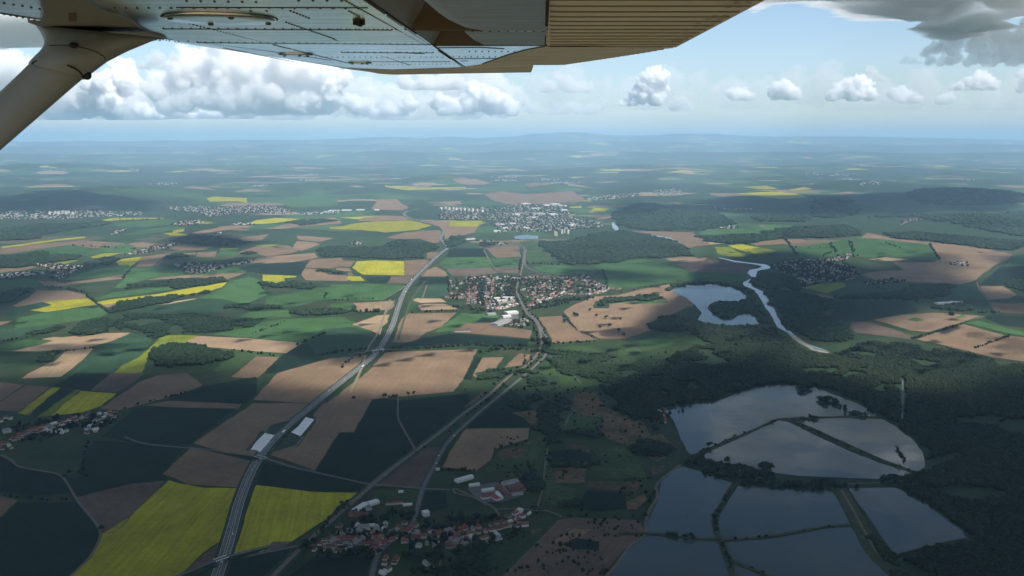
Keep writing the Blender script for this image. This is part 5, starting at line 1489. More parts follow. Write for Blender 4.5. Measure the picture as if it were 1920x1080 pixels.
HOUSE_SHAPES = []      # (wall builder, roof builder, chimney builder, windows builder)
def shape(w, l, h, rise, hip=0.0, wing=None):
    def wall(bm):
        bbox(bm, -l / 2, l / 2, -w / 2, w / 2, 0, h)
        if wing: bbox(bm, -l / 2 + .003, -l / 2 + wing[0], w / 2 - .003, w / 2 + wing[1], 0, h - .3)
    def roof(bm):
        gable(bm, -l / 2, l / 2, -w / 2, w / 2, h + .003, rise, hip=hip)
        if wing:   # side wing, ridge along y
            b2 = bmesh.new(); gable(b2, -wing[1] / 2, wing[1] / 2, -wing[0] / 2, wing[0] / 2, h - .29, rise * .75)
            bmesh.ops.transform(b2, matrix=Matrix.Translation((-l / 2 + wing[0] / 2, w / 2 + wing[1] / 2, 0)) @ Matrix.Rotation(math.pi / 2, 4, 'Z'), verts=b2.verts)
            tmp = bpy.data.meshes.new("t"); b2.to_mesh(tmp); b2.free(); bm.from_mesh(tmp); bpy.data.meshes.remove(tmp)
    def chim(bm): bbox(bm, l * .2, l * .2 + .8, .2, .9, h + rise * .55, h + rise + .9)
    def wins(bm):
        k = max(2, int(l / 3.5))
        for i in range(k):
            x = -l / 2 + l * (i + .5) / k
            for s in (-1, 1): bbox(bm, x - .6, x + .6, s * (w / 2) - .02, s * (w / 2) + .02, 1.0, 2.4)
    HOUSE_SHAPES.append((wall, roof, chim, wins, l))
shape(9, 12, 4.2, 4.0); shape(8.5, 15, 3.6, 3.6); shape(10, 11, 5.6, 4.0, hip=3.5); shape(9, 13, 3.8, 3.8, wing=(7, 7)); shape(8, 20, 3.4, 3.2); shape(10, 10, 6.2, 1.2)

_cache = {}
def part_mesh(si, what, mat):
    key = (si, what, mat.name)
    if key not in _cache:
        me = mesh_of(HOUSE_SHAPES[si][{'wall': 0, 'roof': 1, 'chimney': 2, 'window': 3}[what]], what)
        me.materials.append(mat); _cache[key] = me
    return _cache[key]
def whole_mesh(si, wmat, rmat):
    key = (si, 'all', wmat.name, rmat.name)
    if key not in _cache:
        def fn(bm):
            HOUSE_SHAPES[si][0](bm); n = len(bm.faces)
            HOUSE_SHAPES[si][1](bm); HOUSE_SHAPES[si][2](bm)
            bm.faces.ensure_lookup_table()
            for f in bm.faces[n:]: f.material_index = 1
        me = mesh_of(fn, 'village_house'); me.materials.append(wmat); me.materials.append(rmat); _cache[key] = me
    return _cache[key]

FAR_TREES = []
HOUSES = []       # dicts, sorted later
def add_house(p, ang, roof, label, group, scale=1.0, si=None, wall=None):
    HOUSES.append(dict(p=p, a=ang, roof=roof, label=label, group=group, s=scale, si=random.choice([0, 0, 1, 2, 3, 3, 4, 5]) if si is None else si, w=random.choice([0, 0, 0, 1, 1, 2]) if wall is None else wall))

def street_row(reg, pts, step, where, roofs, off=13, sides=(-1, 1), jit=2.5, skip=.08, scale=1.0, group=None):
    line = smooth_line(P2(reg, pts), 4)
    acc, last = 0.0, line[0]
    nxt = {s: random.uniform(0, step) for s in sides}
    for i in range(1, len(line)):
        acc += (line[i] - last).length; last = line[i]
        t = (line[i] - line[i - 1]).normalized(); nrm = Vector((t.y, -t.x))
        for s in sides:
            if acc >= nxt[s]:
                nxt[s] = acc + step * random.uniform(.8, 1.25)
                if random.random() < skip: continue
                rf = random.choice(roofs)
                p = line[i] + nrm * (s * off + random.uniform(-jit, jit))
                a = math.atan2(t.y, t.x) + (math.pi / 2 if random.random() < .35 else 0) + random.uniform(-.08, .08)
                add_house(p, a, rf, rf, (where, group or where), .84 * scale * random.uniform(.8, 1.25))

def house_field(reg, poly, n, where, roofs, scale=1.0, ang=None, group=None):
    q = [tuple(p) for p in P2(reg, poly)]
    xs, ys = [p[0] for p in q], [p[1] for p in q]
    k = 0
    n = int(n * 1.15)
    while k < n:
        x = np.array([random.uniform(min(xs), max(xs))]); y = np.array([random.uniform(min(ys), max(ys))])
        if poly_sdf(q, x, y)[0] > 0: continue
        if not where and random.random() < .75: FAR_TREES.append((Vector((x[0] + random.uniform(-25, 25), y[0] + random.uniform(-40, 40))), random.uniform(8, 15), 'x', 'x'))
        rf = random.choice(roofs)
        a = (ang if ang is not None else random.choice([.2, 1.77])) + random.uniform(-.15, .15)
        add_house(Vector((x[0], y[0])), a, rf, rf, (where, group or where), max(.85, scale * .68) * random.uniform(.8, 1.25)); k += 1

R_RED = ['red', 'red', 'red', 'brown', 'orange', 'brown', 'grey']
R_MIX = ['red', 'brown', 'grey', 'white', 'brown', 'orange', 'grey']
R_PALE = ['grey', 'white', 'grey', 'white', 'brown']
V2 = "bottom village"
street_row('E', [(700, 818), (830, 820), (975, 815)], 13, "upper row of the " + V2, R_PALE, off=9)
street_row('E', [(600, 895), (720, 890), (850, 886), (955, 880)], 11, "middle rows of the " + V2, R_RED, off=8)
street_row('E', [(560, 925), (700, 930), (850, 925), (960, 915)], 12, "lower rows of the " + V2, R_RED + ['white'], off=9)
street_row('E', [(955, 890), (1040, 845), (1110, 795)], 11, "main street of the " + V2, R_RED, off=11)
street_row('E', [(1130, 858), (1270, 850), (1440, 830)], 11, "right street of the " + V2, R_RED, off=11)
street_row('F', [(0, 850), (160, 830), (300, 800), (430, 785)], 11, "right street of the " + V2, R_RED, off=11)
street_row('F', [(320, 770), (400, 745), (440, 715)], 13, "cluster where the right street of the bottom village ends", R_RED + ['white'], off=10)
street_row('E', [(1110, 900), (1250, 905), (1440, 890)], 26, "gardens below the right street of the bottom village", R_MIX, off=9)
street_row('F', [(20, 885), (160, 890), (290, 860)], 26, "gardens below the right street of the bottom village", R_MIX, off=9)
street_row('E', [(950, 1000), (1060, 1008)], 16, "lane below the " + V2, R_RED, off=8)
street_row('E', [(1190, 1035), (1265, 1010)], 18, "lane below the " + V2, R_MIX, off=8)
street_row('E', [(930, 1050), (990, 1070)], 20, "lane below the " + V2, R_MIX, off=8)
V1 = "left edge village"
street_row('D', [(-20, 385), (120, 340), (230, 300), (340, 268), (450, 232)], 12, "main street of the " + V1, R_RED + ['white'], off=10)
street_row('D', [(520, 218), (625, 212)], 12, "right end of the " + V1, ['red', 'red', 'white', 'orange'], off=8)
street_row('D', [(480, 320), (500, 285), (560, 245), (600, 235)], 15, "side lane of the " + V1, R_MIX, off=9)
street_row('D', [(-30, 265), (60, 238)], 18, "upper end of the " + V1, R_MIX, off=10)
street_row('D', [(265, 315), (345, 318)], 17, "green below the main street of the " + V1, ['white', 'grey', 'white'], off=7)
street_row('D', [(5, 405), (70, 395)], 18, "lower end of the " + V1, R_MIX, off=8)
V3 = "middle village"
street_row('B', [(735, 690), (735, 640), (745, 572)], 17, "left street of the " + V3, R_RED, off=15)
street_row('B', [(845, 720), (828, 655), (828, 610), (838, 545)], 17, "second street of the " + V3, R_MIX, off=15)
street_row('B', [(590, 655), (660, 655), (725, 655)], 14, "left end of the " + V3, ['red', 'red', 'brown'], off=11)
street_row('B', [(600, 635), (700, 630)], 22, "left end of the " + V3, R_MIX, off=14)
street_row('B', [(865, 722), (930, 708), (990, 690)], 13, "lower row of the " + V3, ['orange', 'red', 'orange', 'white'], off=10)
street_row('B', [(1060, 708), (1120, 674), (1230, 632)], 12, "diagonal street of the " + V3, ['orange', 'red', 'red', 'white'], off=12)
street_row('B', [(1235, 632), (1340, 640), (1450, 628), (1500, 605), (1560, 610)], 14, "right end of the " + V3, ['orange', 'red', 'white', 'brown'], off=12)
street_row('B', [(1262, 615), (1280, 575), (1260, 555)], 16, "curved street of the " + V3, R_RED, off=13)
street_row('B', [(1020, 545), (1110, 540), (1190, 540)], 18, "far side of the " + V3, R_RED, off=14)
street_row('B', [(1190, 540), (1320, 548), (1420, 575), (1490, 605)], 19, "far side of the " + V3, R_MIX, off=14)
street_row('B', [(1030, 620), (1090, 600), (1180, 585)], 24, "gardens of the " + V3, R_MIX, off=16)
street_row('B', [(1060, 655), (1150, 620), (1210, 590)], 24, "gardens of the " + V3, R_MIX, off=16)
street_row('B', [(870, 600), (970, 590)], 30, "gardens of the " + V3, R_MIX, off=18)
# beyond: far villages and towns
house_field('C', [(480, 470), (620, 445), (760, 445), (900, 460), (1000, 520), (960, 555), (840, 560), (720, 575), (600, 530)], 260, "", ['brown', 'dark', 'grey', 'red', 'brown', 'white'])
house_field('C', [(760, 440), (880, 430), (930, 405), (960, 420), (900, 450), (780, 450)], 40, "", ['orange', 'white', 'red', 'white'])
house_field('C', [(640, 545), (740, 560), (760, 580), (690, 580)], 20, "", ['white', 'grey'], 1.5)
house_field('C', [(1200, 250), (1260, 215), (1400, 205), (1520, 212), (1400, 222), (1280, 225), (1230, 250)], 70, "", ['white', 'red', 'grey', 'brown'])
house_field('C', [(1490, 455), (1580, 455), (1590, 478), (1520, 475)], 20, "", ['white', 'grey'], 1.4)
house_field('C', [(1010, 580), (1120, 565), (1240, 552), (1240, 560), (1100, 580)], 40, "", R_MIX)
house_field('C', [(160, 150), (280, 155), (420, 155), (270, 168)], 70, "", ['white', 'grey', 'red'], 1.4)
house_field('C', [(200, 265), (270, 250), (330, 262), (270, 270)], 30, "", ['white', 'red'])
house_field('A', [(720, 412), (800, 385), (880, 368), (1020, 340), (1010, 350), (900, 385), (780, 410)], 120, "", ['red', 'white', 'white', 'brown'], 1.1)
house_field('A', [(950, 470), (1100, 460), (1240, 475), (1430, 440), (1440, 448), (1250, 492), (1120, 520), (1040, 515), (1050, 490)], 190, "", ['red', 'white', 'white', 'orange', 'grey'], 1.1)
house_field('A', [(-60, 545), (60, 520), (250, 512), (250, 522), (60, 545)], 70, "", ['white', 'white', 'grey'], 1.4)
house_field('A', [(190, 468), (330, 470), (470, 480), (400, 520), (335, 550), (285, 545), (330, 505)], 140, "", ['white', 'red', 'white', 'grey'], 1.1)
house_field('A', [(970, 245), (1020, 225), (1140, 218), (1150, 232), (1050, 250)], 110, "", ['white', 'red', 'white'], 1.3)
house_field('A', [(610, 302), (660, 280), (710, 270), (650, 300)], 40, "", ['white', 'grey', 'red'], 1.3)
house_field('A', [(1190, 315), (1220, 295), (1270, 285), (1220, 312)], 30, "", ['white', 'grey'], 1.3)
house_field('A', [(1310, 240), (1420, 235), (1420, 246), (1330, 250)], 35, "", ['white'], 1.4)
house_field('A', [(-60, 215), (60, 172), (280, 168), (480, 170), (820, 178), (800, 195), (480, 205), (300, 218)], 300, "", ['white', 'white', 'grey', 'red'], 1.5)
house_field('A', [(900, 150), (1100, 140), (1200, 150), (1400, 130), (1500, 135), (1650, 165), (1660, 185), (1400, 178), (1260, 190), (1180, 200), (1120, 175), (980, 165)], 420, "", ['white', 'red', 'white', 'grey'], 1.4)
house_field('A', [(1650, 185), (1900, 165), (1920, 180), (1700, 192)], 70, "", ['white', 'grey'], 1.6)
house_field('B', [(560, 152), (700, 150), (900, 150), (1000, 130), (1240, 130), (1290, 170), (1280, 215), (1460, 230), (1470, 262), (1290, 285), (1140, 290), (860, 290), (850, 250), (880, 225), (780, 215), (700, 212), (560, 180)], 620, "", ['white', 'white', 'grey', 'grey', 'dark', 'brown'], 1.5)
house_field('B', [(560, 190), (700, 195), (790, 212), (680, 220), (560, 215)], 90, "", ['orange', 'white', 'brown'], 1.1)
house_field('B', [(1370, 100), (1480, 85), (1640, 72), (1700, 75), (1640, 90), (1500, 105), (1400, 112)], 160, "", ['white', 'red', 'white'], 1.5)
house_field('B', [(1700, 65), (1900, 45), (1920, 80), (1800, 90)], 90, "", ['white', 'grey'], 1.7)
house_field('B', [(780, 335), (920, 350), (900, 365), (800, 350)], 25, "", ['white', 'grey'], 1.1)
house_field('B', [(50, 345), (120, 345), (110, 358), (60, 358)], 14, "", ['white', 'grey'], 1.3)
house_field('B', [(700, 545), (860, 535), (980, 535), (990, 552), (860, 555), (710, 558)], 34, "", ['white', 'orange', 'grey'], 1.2)
house_field('B', [(1350, 520), (1400, 540), (1390, 552), (1340, 540)], 10, "", ['red', 'white'])
house_field('B', [(950, 785), (1040, 775), (1055, 810), (1000, 825), (950, 820)], 26, "", ['dark', 'brown', 'grey'], 1.1)
house_field('B', [(610, 560), (980, 555), (985, 680), (870, 715), (640, 650)], 110, "", R_MIX + ['dark', 'brown'], .9)
house_field('B', [(1010, 545), (1200, 535), (1420, 565), (1490, 605), (1250, 650), (1080, 690)], 150, "", R_MIX + ['dark', 'brown'], .9)
house_field('B', [(860, 225), (1100, 180), (1290, 200), (1460, 240), (1290, 280), (900, 285)], 260, "", ['white', 'grey', 'white', 'dark', 'brown'], 1.3)
house_field('E', [(640, 840), (960, 830), (1440, 800), (1440, 930), (1100, 960), (620, 960)], 26, "", R_MIX, .8)
for _ in range(46):   # far specks of villages
    px, py = random.uniform(-100, 2000), random.uniform(286, 352)
    w_ = random.uniform(10, 34)
    house_field('P', [(px - w_, py + 1.5), (px - w_ * .3, py - 2), (px + w_, py - 1), (px + w_ * .6, py + 2)], random.randint(10, 34), "", ['white', 'white', 'grey'], 1.9)

ROOF_WORD = {'red': 'red tiled', 'brown': 'brown tiled', 'grey': 'grey roofed', 'white': 'white roofed', 'dark': 'dark roofed', 'orange': 'orange tiled'}
def in_view(p, m=10):
    v = Vector((p.x, p.y, 0)) - Vector((0, 0, CAM_H))
    z = v.y * CR - v.z * SR
    if z < 1: return False
    x = 960 + FPX * v.x / z; y = 540 - FPX * (v.y * SR + v.z * CR) / z
    return -m < x < 1920 + m and y < 1080 + m
near = [h for h in HOUSES if h['group'][0] and in_view(h['p'])]
near.sort(key=lambda h: h['p'].length)
SINGLE = near[:296]
ids = {id(h) for h in SINGLE}
REST = [h for h in HOUSES if id(h) not in ids]
for h in SINGLE:
    label = ROOF_WORD[h['roof']] + " house in the " + h['group'][0].replace("the the", "the")
    if h['p'].length < 2700:
        e = bpy.data.objects.new("village_house", None); COL.objects.link(e)
        w = link("wall", part_mesh(h['si'], 'wall', WALLS[h['w']]), None, e)
        r = link("roof", part_mesh(h['si'], 'roof', ROOFS[h['roof']]), None, e)
        link("chimney", part_mesh(h['si'], 'chimney', WALLS[3]), None, r)
    else:
        e = link("village_house", whole_mesh(h['si'], WALLS[h['w']], ROOFS[h['roof']]))
    e.location = (h['p'].x, h['p'].y, 0.7); e.rotation_euler = (0, 0, h['a']); e.scale = (h['s'],) * 3
    tag(e, label, "house", "houses of the " + h['group'][1].split(" of the ")[-1] if " of the " in h['group'][1] else "houses of the bottom village")
# all remaining houses as one body
bmv, bmf, mi = [], [], []
base = {}
keys = list(ROOFS)
for h in REST:
    k = (h['si'],)
    if k not in base:
        me = whole_mesh(h['si'], WALLS[0], ROOFS['red'])
        me.calc_loop_triangles()
        base[k] = (np.array([v.co[:] for v in me.vertices]), np.array([t.vertices[:] for t in me.loop_triangles]), np.array([t.material_index for t in me.loop_triangles]))
    V, Fc, M = base[k]
    c, s = math.cos(h['a']), math.sin(h['a'])
    far = max(1.0, h['p'].y / 16000)
    zz = float(relief(h['p'].x, h['p'].y)) + (0.7 if h['p'].y < 6500 else 2.0)
    Vx = np.stack([(V[:, 0] * c - V[:, 1] * s) * h['s'] + h['p'].x, (V[:, 0] * s + V[:, 1] * c) * h['s'] + h['p'].y, V[:, 2] * h['s'] + zz], -1)
    off = sum(len(x) for x in bmv[-1:]) if False else None
    bmv.append(Vx); bmf.append(Fc); mi.append(np.where(M == 1, 2 + keys.index(h['roof']), 0 if h['w'] else 1))
offs = np.cumsum([0] + [len(x) for x in bmv[:-1]])
V = np.concatenate(bmv); Fc = np.concatenate([f + o_ for f, o_ in zip(bmf, offs)])
me = np_mesh("distant_houses", V, Fc.ravel(), 3)
me.materials.append(plain('far_cream_wall', (.34, .31, .26))); me.materials.append(plain('far_white_wall', (.42, .41, .39)))
FARW = plain('far_pale_roof', (.36, .35, .33), mott=.3, scale=.02)
for k in keys: me.materials.append(FARW if k == 'white' else ROOFS[k])
me.polygons.foreach_set("material_index", np.concatenate(mi).astype(np.int32))
tag(link("distant_houses", me), kind='stuff')

# halls, barns and blocks, each its own thing
def hall(name, cat, label, reg, a, b, width, h, roof, wall=0, rise=2.5, group=None, windows=False, flat_roof=False):
    A, B_ = P2(reg, [a])[0], P2(reg, [b])[0]
    A, B_ = Vector(A), Vector(B_)
    c = (A + B_) / 2; l = (B_ - A).length
    e = bpy.data.objects.new(name, None); COL.objects.link(e)
    e.location = (c.x, c.y, 0.7 + float(relief(c.x, c.y))); e.rotation_euler = (0, 0, math.atan2((B_ - A).y, (B_ - A).x))
    w = link("wall", mesh_of(lambda bm: bbox(bm, -l / 2, l / 2, -width / 2, width / 2, 0, h), "wall"), WALLS[wall], e)
    if flat_roof:
        r = link("roof", mesh_of(lambda bm: (bbox(bm, -l / 2 - .3, l / 2 + .3, -width / 2 - .3, width / 2 + .3, h + .003, h + .7), bbox(bm, -3, 3, -2.5, 2.5, h + .71, h + 3.2)), "roof"), ROOFS[roof], e)
    else:
        r = link("roof", mesh_of(lambda bm: gable(bm, -l / 2, l / 2, -width / 2, width / 2, h + .003, rise), "roof"), ROOFS[roof], e)
    return tag(e, label, cat, group)
FG = "farm sheds and workshops around the bottom village"
hall("farm_shed", "shed", "pale roofed shed, left one of two by the railway bend above the bottom village", 'E', (795, 722), (858, 682), 14, 4, 'white', group=FG)
hall("farm_shed", "shed", "short white roofed shed, right one of two by the railway bend", 'E', (872, 684), (925, 668), 15, 4.5, 'white', group=FG)
hall("farm_building", "barn", "brown roofed brick barn below the two pale sheds by the railway", 'E', (768, 742), (862, 748), 13, 6, 'brown', 3, 4, group=FG)
hall("farm_shed", "shed", "grey shed set behind the pair of pale sheds by the railway", 'E', (860, 712), (890, 708), 9, 3.5, 'grey', group=FG)
hall("farm_shed", "shed", "long low red roofed shed beside the bottom village farm", 'E', (970, 680), (1066, 672), 9, 3.5, 'red', group=FG)
hall("farm_shed", "shed", "low buff shed at the right end of the long red shed", 'E', (1066, 688), (1118, 684), 8, 3, 'white', 1, group=FG)
hall("house_block", "house", "single white cube shaped house by the road above the bottom village", 'E', (1180, 745), (1210, 738), 13, 8, 'white', 0, 1.5, group=FG)
hall("roadside_shed", "shed", "tiny white flat shed beside the country road among fields", 'E', (1252, 487), (1272, 486), 5, 3, 'white', group=FG)
hall("roadside_shed", "shed", "small white shed in the dark garden left of the country road", 'E', (1042, 615), (1068, 612), 5, 3, 'white', group=FG)
hall("farm_shed", "shed", "long pale roofed barn, leftmost of the cooperative farm yard", 'F', (45, 555), (135, 530), 14, 5, 'white', 0, 3, group=FG)
hall("farm_shed", "shed", "short white walled shed right of the long pale barn", 'F', (120, 582), (176, 574), 10, 5, 'white', group=FG)
hall("workshop", "workshop", "white roofed workshop in the middle of the cooperative farm yard", 'F', (192, 612), (256, 602), 11, 5, 'white', group=FG)
hall("workshop", "workshop", "red roofed workshop at the front corner of the farm yard", 'F', (190, 650), (240, 640), 12, 5, 'red', group=FG)
hall("workshop", "workshop", "red roofed workshop with white gable beside the farm yard drive", 'F', (240, 632), (285, 660), 12, 5, 'red', group=FG)
hall("workshop", "workshop", "white roofed shed at the near end of the farm yard", 'F', (275, 622), (300, 655), 8, 5, 'white', group=FG)
hall("workshop", "workshop", "long brown roofed barn running down the farm yard", 'F', (285, 580), (345, 640), 12, 5, 'brown', 3, group=FG)
hall("workshop", "workshop", "white fronted long shed along the top of the farm yard", 'F', (308, 572), (390, 554), 11, 6, 'grey', group=FG)
hall("workshop", "workshop", "dark brown barn behind the white fronted shed of the farm yard", 'F', (335, 600), (400, 590), 16, 5, 'brown', 3, group=FG)
hall("workshop", "workshop", "dark barn at the right end of the farm yard", 'F', (392, 572), (425, 602), 11, 5, 'brown', 3, group=FG)
hall("workshop", "workshop", "low grey shed at the right front of the farm yard", 'F', (355, 632), (420, 622), 8, 4, 'grey', 2, group=FG)
flat("farm_yard", P2('F', [(110, 590), (180, 570), (300, 555), (400, 545), (440, 600), (410, 635), (300, 670), (200, 670), (150, 640)]), M_OLDR, 1.745)
hall("boat_house", "house", "white house with red annexe on the left shore of the upper pond", 'H', (88, 330), (104, 355), 9, 7, 'white', group=FG)
hall("boat_house", "shed", "red roofed shed next to the white pond house", 'H', (108, 318), (116, 378), 7, 4, 'red', group=FG)
hall("pond_shed", "shed", "pale blue shed between trees on the dike", 'H', (296, 552), (335, 555), 6, 4, 'grey', group=FG)
hall("pond_shed", "shed", "low white roofed shed among the trees of the wooded dike", 'H', (440, 606), (490, 610), 8, 4, 'white', group=FG)
hall("pond_shed", "shed", "brick hut among the trees of the wooded dike", 'H', (470, 584), (520, 592), 8, 5, 'red', 3, group=FG)
hall("village_hall", "building", "large tan flat roofed building at the left edge village", 'D', (18, 320), (58, 312), 16, 7, 'grey', 1, group=FG, flat_roof=True)
IG = "industrial halls beside the middle village"
hall("industrial_hall", "factory hall", "bright white roofed hall beside the railway in the middle village works", 'B', (925, 748), (985, 742), 38, 8, 'white', group=IG)
hall("industrial_hall", "factory hall", "white roofed lower hall in front of the bright hall of the works", 'B', (905, 768), (950, 764), 24, 7, 'white', group=IG)
hall("industrial_hall", "factory hall", "long slanting grey hall with dark sides near the works", 'B', (858, 815), (940, 786), 34, 8, 'grey', 2, group=IG)
hall("industrial_hall", "factory hall", "grey glass roofed hall left of the white works", 'B', (818, 752), (864, 748), 30, 5, 'grey', 2, group=IG)
hall("industrial_hall", "factory hall", "low dark shed alone in the fields left of the works", 'B', (635, 848), (725, 844), 16, 5, 'dark', 2, group=IG)
hall("industrial_hall", "factory hall", "white hall in the yard at the lower left of the middle village", 'B', (905, 660), (960, 662), 22, 7, 'white', group=IG)
hall("industrial_hall", "factory hall", "pale long shed at the front of the lower left yard", 'B', (870, 678), (930, 676), 18, 6, 'white', 1, group=IG)
hall("industrial_hall", "factory hall", "small pale hall at the back of the lower left yard", 'B', (855, 665), (890, 662), 18, 6, 'white', 1, group=IG)
flat("factory_yard", P2('B', [(850, 668), (880, 655), (965, 655), (975, 680), (900, 690), (860, 686)]), simple_mat("dusty_yard", (.22, .195, .155)), 1.742)
flat("factory_yard", P2('B', [(850, 822), (905, 760), (930, 738), (990, 738), (1000, 770), (945, 800), (900, 822)]), M_OLDR, 1.743)
hall("industrial_hall", "factory hall", "pale flat hall in a wood beyond the motorway bend", 'B', (695, 329), (745, 325), 40, 7, 'grey', group="halls")
hall("industrial_hall", "factory hall", "long white hall in the dark right hand plain", 'C', (1425, 692), (1515, 688), 26, 6, 'white', group="halls of the right plain")
hall("industrial_hall", "factory hall", "second pale hall right of the long white one in the right hand plain", 'C', (1505, 684), (1600, 690), 26, 6, 'white', group="halls of the right plain")
TG = "big buildings of the far town"
for k, (x, y) in enumerate([(560, 160), (585, 158), (605, 162), (628, 160), (645, 163), (668, 163), (692, 165), (715, 167), (738, 168), (762, 172), (792, 174), (1202, 305), (1241, 296), (1255, 292), (1276, 296), (1210, 310)]):
    tall = k >= 11
    hall("apartment_block", "apartment block", "pale tower block in front of the wood below the far town" if tall else "pale apartment block in the row at the left end of the far town",
         'B', (x - 4, y), (x + 5, y - (0 if tall else 1)), 16 if not tall else 14, 34 if tall else 26, 'grey', 1 if k % 2 else 0, group=TG + (" towers" if tall else " row"), windows=True, flat_roof=True)
for k, (x, y, w_, d_) in enumerate([(890, 245, 50, 60), (875, 285, 36, 40), (985, 190, 26, 60), (960, 240, 34, 60), (1040, 268, 30, 40), (1035, 130, 40, 90), (1110, 185, 60, 120), (1150, 137, 30, 70), (1200, 132, 44, 80), (1240, 140, 44, 80), (1250, 165, 30, 60), (1190, 190, 40, 90), (1080, 205, 40, 70), (920, 268, 26, 40), (1300, 250, 26, 40), (1090, 155, 50, 90)]):
    hall("industrial_hall", "factory hall", "large white factory hall in the works quarter of the far town", 'B', (x - w_ / 2, y), (x + w_ / 2, y - 1), d_, 10, 'white' if k % 3 else 'grey', 0, group=TG + " works", flat_roof=True)
for k, (x, y) in enumerate([(280, 188), (312, 185), (330, 187), (352, 182), (372, 186), (388, 183), (410, 190), (200, 205)]):
    hall("apartment_block", "apartment block", "pale apartment block in the town at the far left", 'A', (x - 4, y), (x + 4, y), 18, 30, 'grey', k % 2, group="blocks of the far left town", windows=True, flat_roof=True)
for k, (x, y, w_) in enumerate([(30, 165, 50), (108, 163, 44), (200, 163, 26), (-40, 168, 60)]):
    hall("industrial_hall", "factory hall", "long white warehouse left of the motorway curve far away", 'B', (x - w_ / 2, y), (x + w_ / 2, y), 60, 9, 'white', group="far warehouses", flat_roof=True)
# ------------------------------------------------------------------ single trees
def tree_parts(seed, conic=False):
    r_ = np.random.default_rng(seed)
    xs, ys, zs, rs, hs = [], [], [], [], []
    for k in range(11):
        a = r_.uniform(0, 6.283); q = r_.uniform(0.05, .30)
        z = r_.uniform(.28, .78); q *= 1.25 - .8 * abs(z - .45)
        xs.append(math.cos(a) * q); ys.append(math.sin(a) * q); zs.append(z - .13); rs.append(r_.uniform(.14, .23)); hs.append(r_.uniform(.2, .32))
    V0, F0 = ICO2
    VV, FF = [], []
    n0 = 0
    for x, y, z, r, h in zip(xs, ys, zs, rs, hs):
        j = 1 + .26 * r_.standard_normal(len(V0))
        VV.append(np.stack([x + V0[:, 0] * j * r, y + V0[:, 1] * j * r, z + h * (.5 + .55 * V0[:, 2] * j)], -1)); FF.append(F0 + n0); n0 += len(V0)
    # loose leaf sprays round the lumps
    m_ = 150
    c = r_.integers(0, len(xs), m_)
    d = r_.standard_normal((m_, 3)); d /= np.linalg.norm(d, axis=1)[:, None]
    R = np.array(rs)[c][:, None] * r_.uniform(.95, 1.35, (m_, 1))
    P = np.stack([np.array(xs)[c], np.array(ys)[c], np.array(zs)[c] + np.array(hs)[c] * .5], -1) + d * R
    for k in range(m_):
        t = r_.standard_normal((3, 3)) * .035
        VV.append(P[k] + t); FF.append(np.array([[n0, n0 + 1, n0 + 2]])); n0 += 3
    V = np.concatenate(VV); F = np.concatenate(FF)
    me = np_mesh("crown", V, F.ravel(), 3)
    T = (0.15 + 0.45 * vnoise(V[:, 0] * 7 + seed, V[:, 1] * 7 + V[:, 2] * 9, seed)).astype(np.float32)
    at = me.attributes.new("tint", 'FLOAT', 'POINT'); at.data.foreach_set("value", T)
    def trunk(bm):
        pts = [(0, 0, 0, .035), (.01, .0, .2, .026), (0, .015, .42, .018), (.01, .01, .62, .008)]
        limbs = [pts, [(.005, .005, .28, .016), (.12, .05, .48, .006)], [(.005, .01, .32, .014), (-.11, -.06, .52, .006)], [(0, .012, .36, .012), (.02, -.13, .55, .005)]]
        for L in limbs:
            rows_ = []
            for (x, y, z, r) in L: rows_.append([bm.verts.new((x + r * math.cos(q * 1.2566), y + r * math.sin(q * 1.2566), z)) for q in range(5)])
            for a, b in zip(rows_, rows_[1:]):
                for q in range(5): bm.faces.new((a[q], a[(q + 1) % 5], b[(q + 1) % 5], b[q]))
    return me, mesh_of(trunk, "trunk")
TREES_PROTO = [tree_parts(s) for s in (3, 11, 29, 47)]
for k, (c, t) in enumerate(TREES_PROTO):
    c.materials.append(M_LEAF if k % 2 else M_LEAFD); t.materials.append(M_BARK)
TREEPOOL = []
def hedge(reg, pts, step, size, label, jit=3.0, group=None):
    line = smooth_line(P2(reg, pts), 3) if len(pts) > 1 else None
    acc, nxt = 0.0, random.uniform(0, step)
    for a, b in zip(line, line[1:]):
        acc += (b - a).length
        if acc >= nxt:
            nxt = acc + step * random.choice((.4, .6, .9, 1.2, 2.2))
            p = b + Vector((random.uniform(-jit, jit), random.uniform(-jit, jit)))
            TREEPOOL.append((p, size * (random.uniform(.45, .9) if random.random() < .6 else random.uniform(.9, 1.35)), label, group or label))
def spots(reg, pts, size, label, n=1, spread=0, group=None):
    for q in P2(reg, pts):
        for _ in range(n):
            TREEPOOL.append((Vector(q) + Vector((random.gauss(0, spread), random.gauss(0, spread))), size * random.uniform(.75, 1.25), label, group or label))

spots('H', [(285, 545)], 15, "single dark tree at the left end of the wooded dike")
spots('H', [(402, 560)], 21, "round tree between the sheds on the wooded dike")
spots('H', [(575, 600)], 27, "largest bushy tree on the wooded dike")
spots('H', [(318, 490)], 15, "taller of the two trees near the low end of the upper dike")
spots('H', [(348, 484)], 9, "smaller of the two trees near the low end of the upper dike")
hedge('H', [(235, 532), (330, 497), (420, 450), (510, 418), (630, 366)], 11, 6.5, "small bush on the left dike of the upper pond", 2, "bushes on the left dike")
hedge('H', [(695, 376), (815, 426), (965, 496), (1115, 558), (1250, 602)], 9, 7, "bush on the long slanting dike across the upper pond", 2, "bushes on the slanting dike")
hedge('H', [(640, 362), (740, 357), (850, 352), (960, 350), (1090, 352)], 24, 6, "bush on the far dike of the upper pond", 2, "bushes on the far dike")
spots('H', [(858, 285), (872, 278), (845, 280)], 15, "tree on the round islet in the upper pond", 3, 7, "trees on the round islet")
spots('H', [(900, 292), (925, 305), (938, 312)], 9, "tree on the narrow islet right of the round one", 2, 5, "trees on the narrow islet")
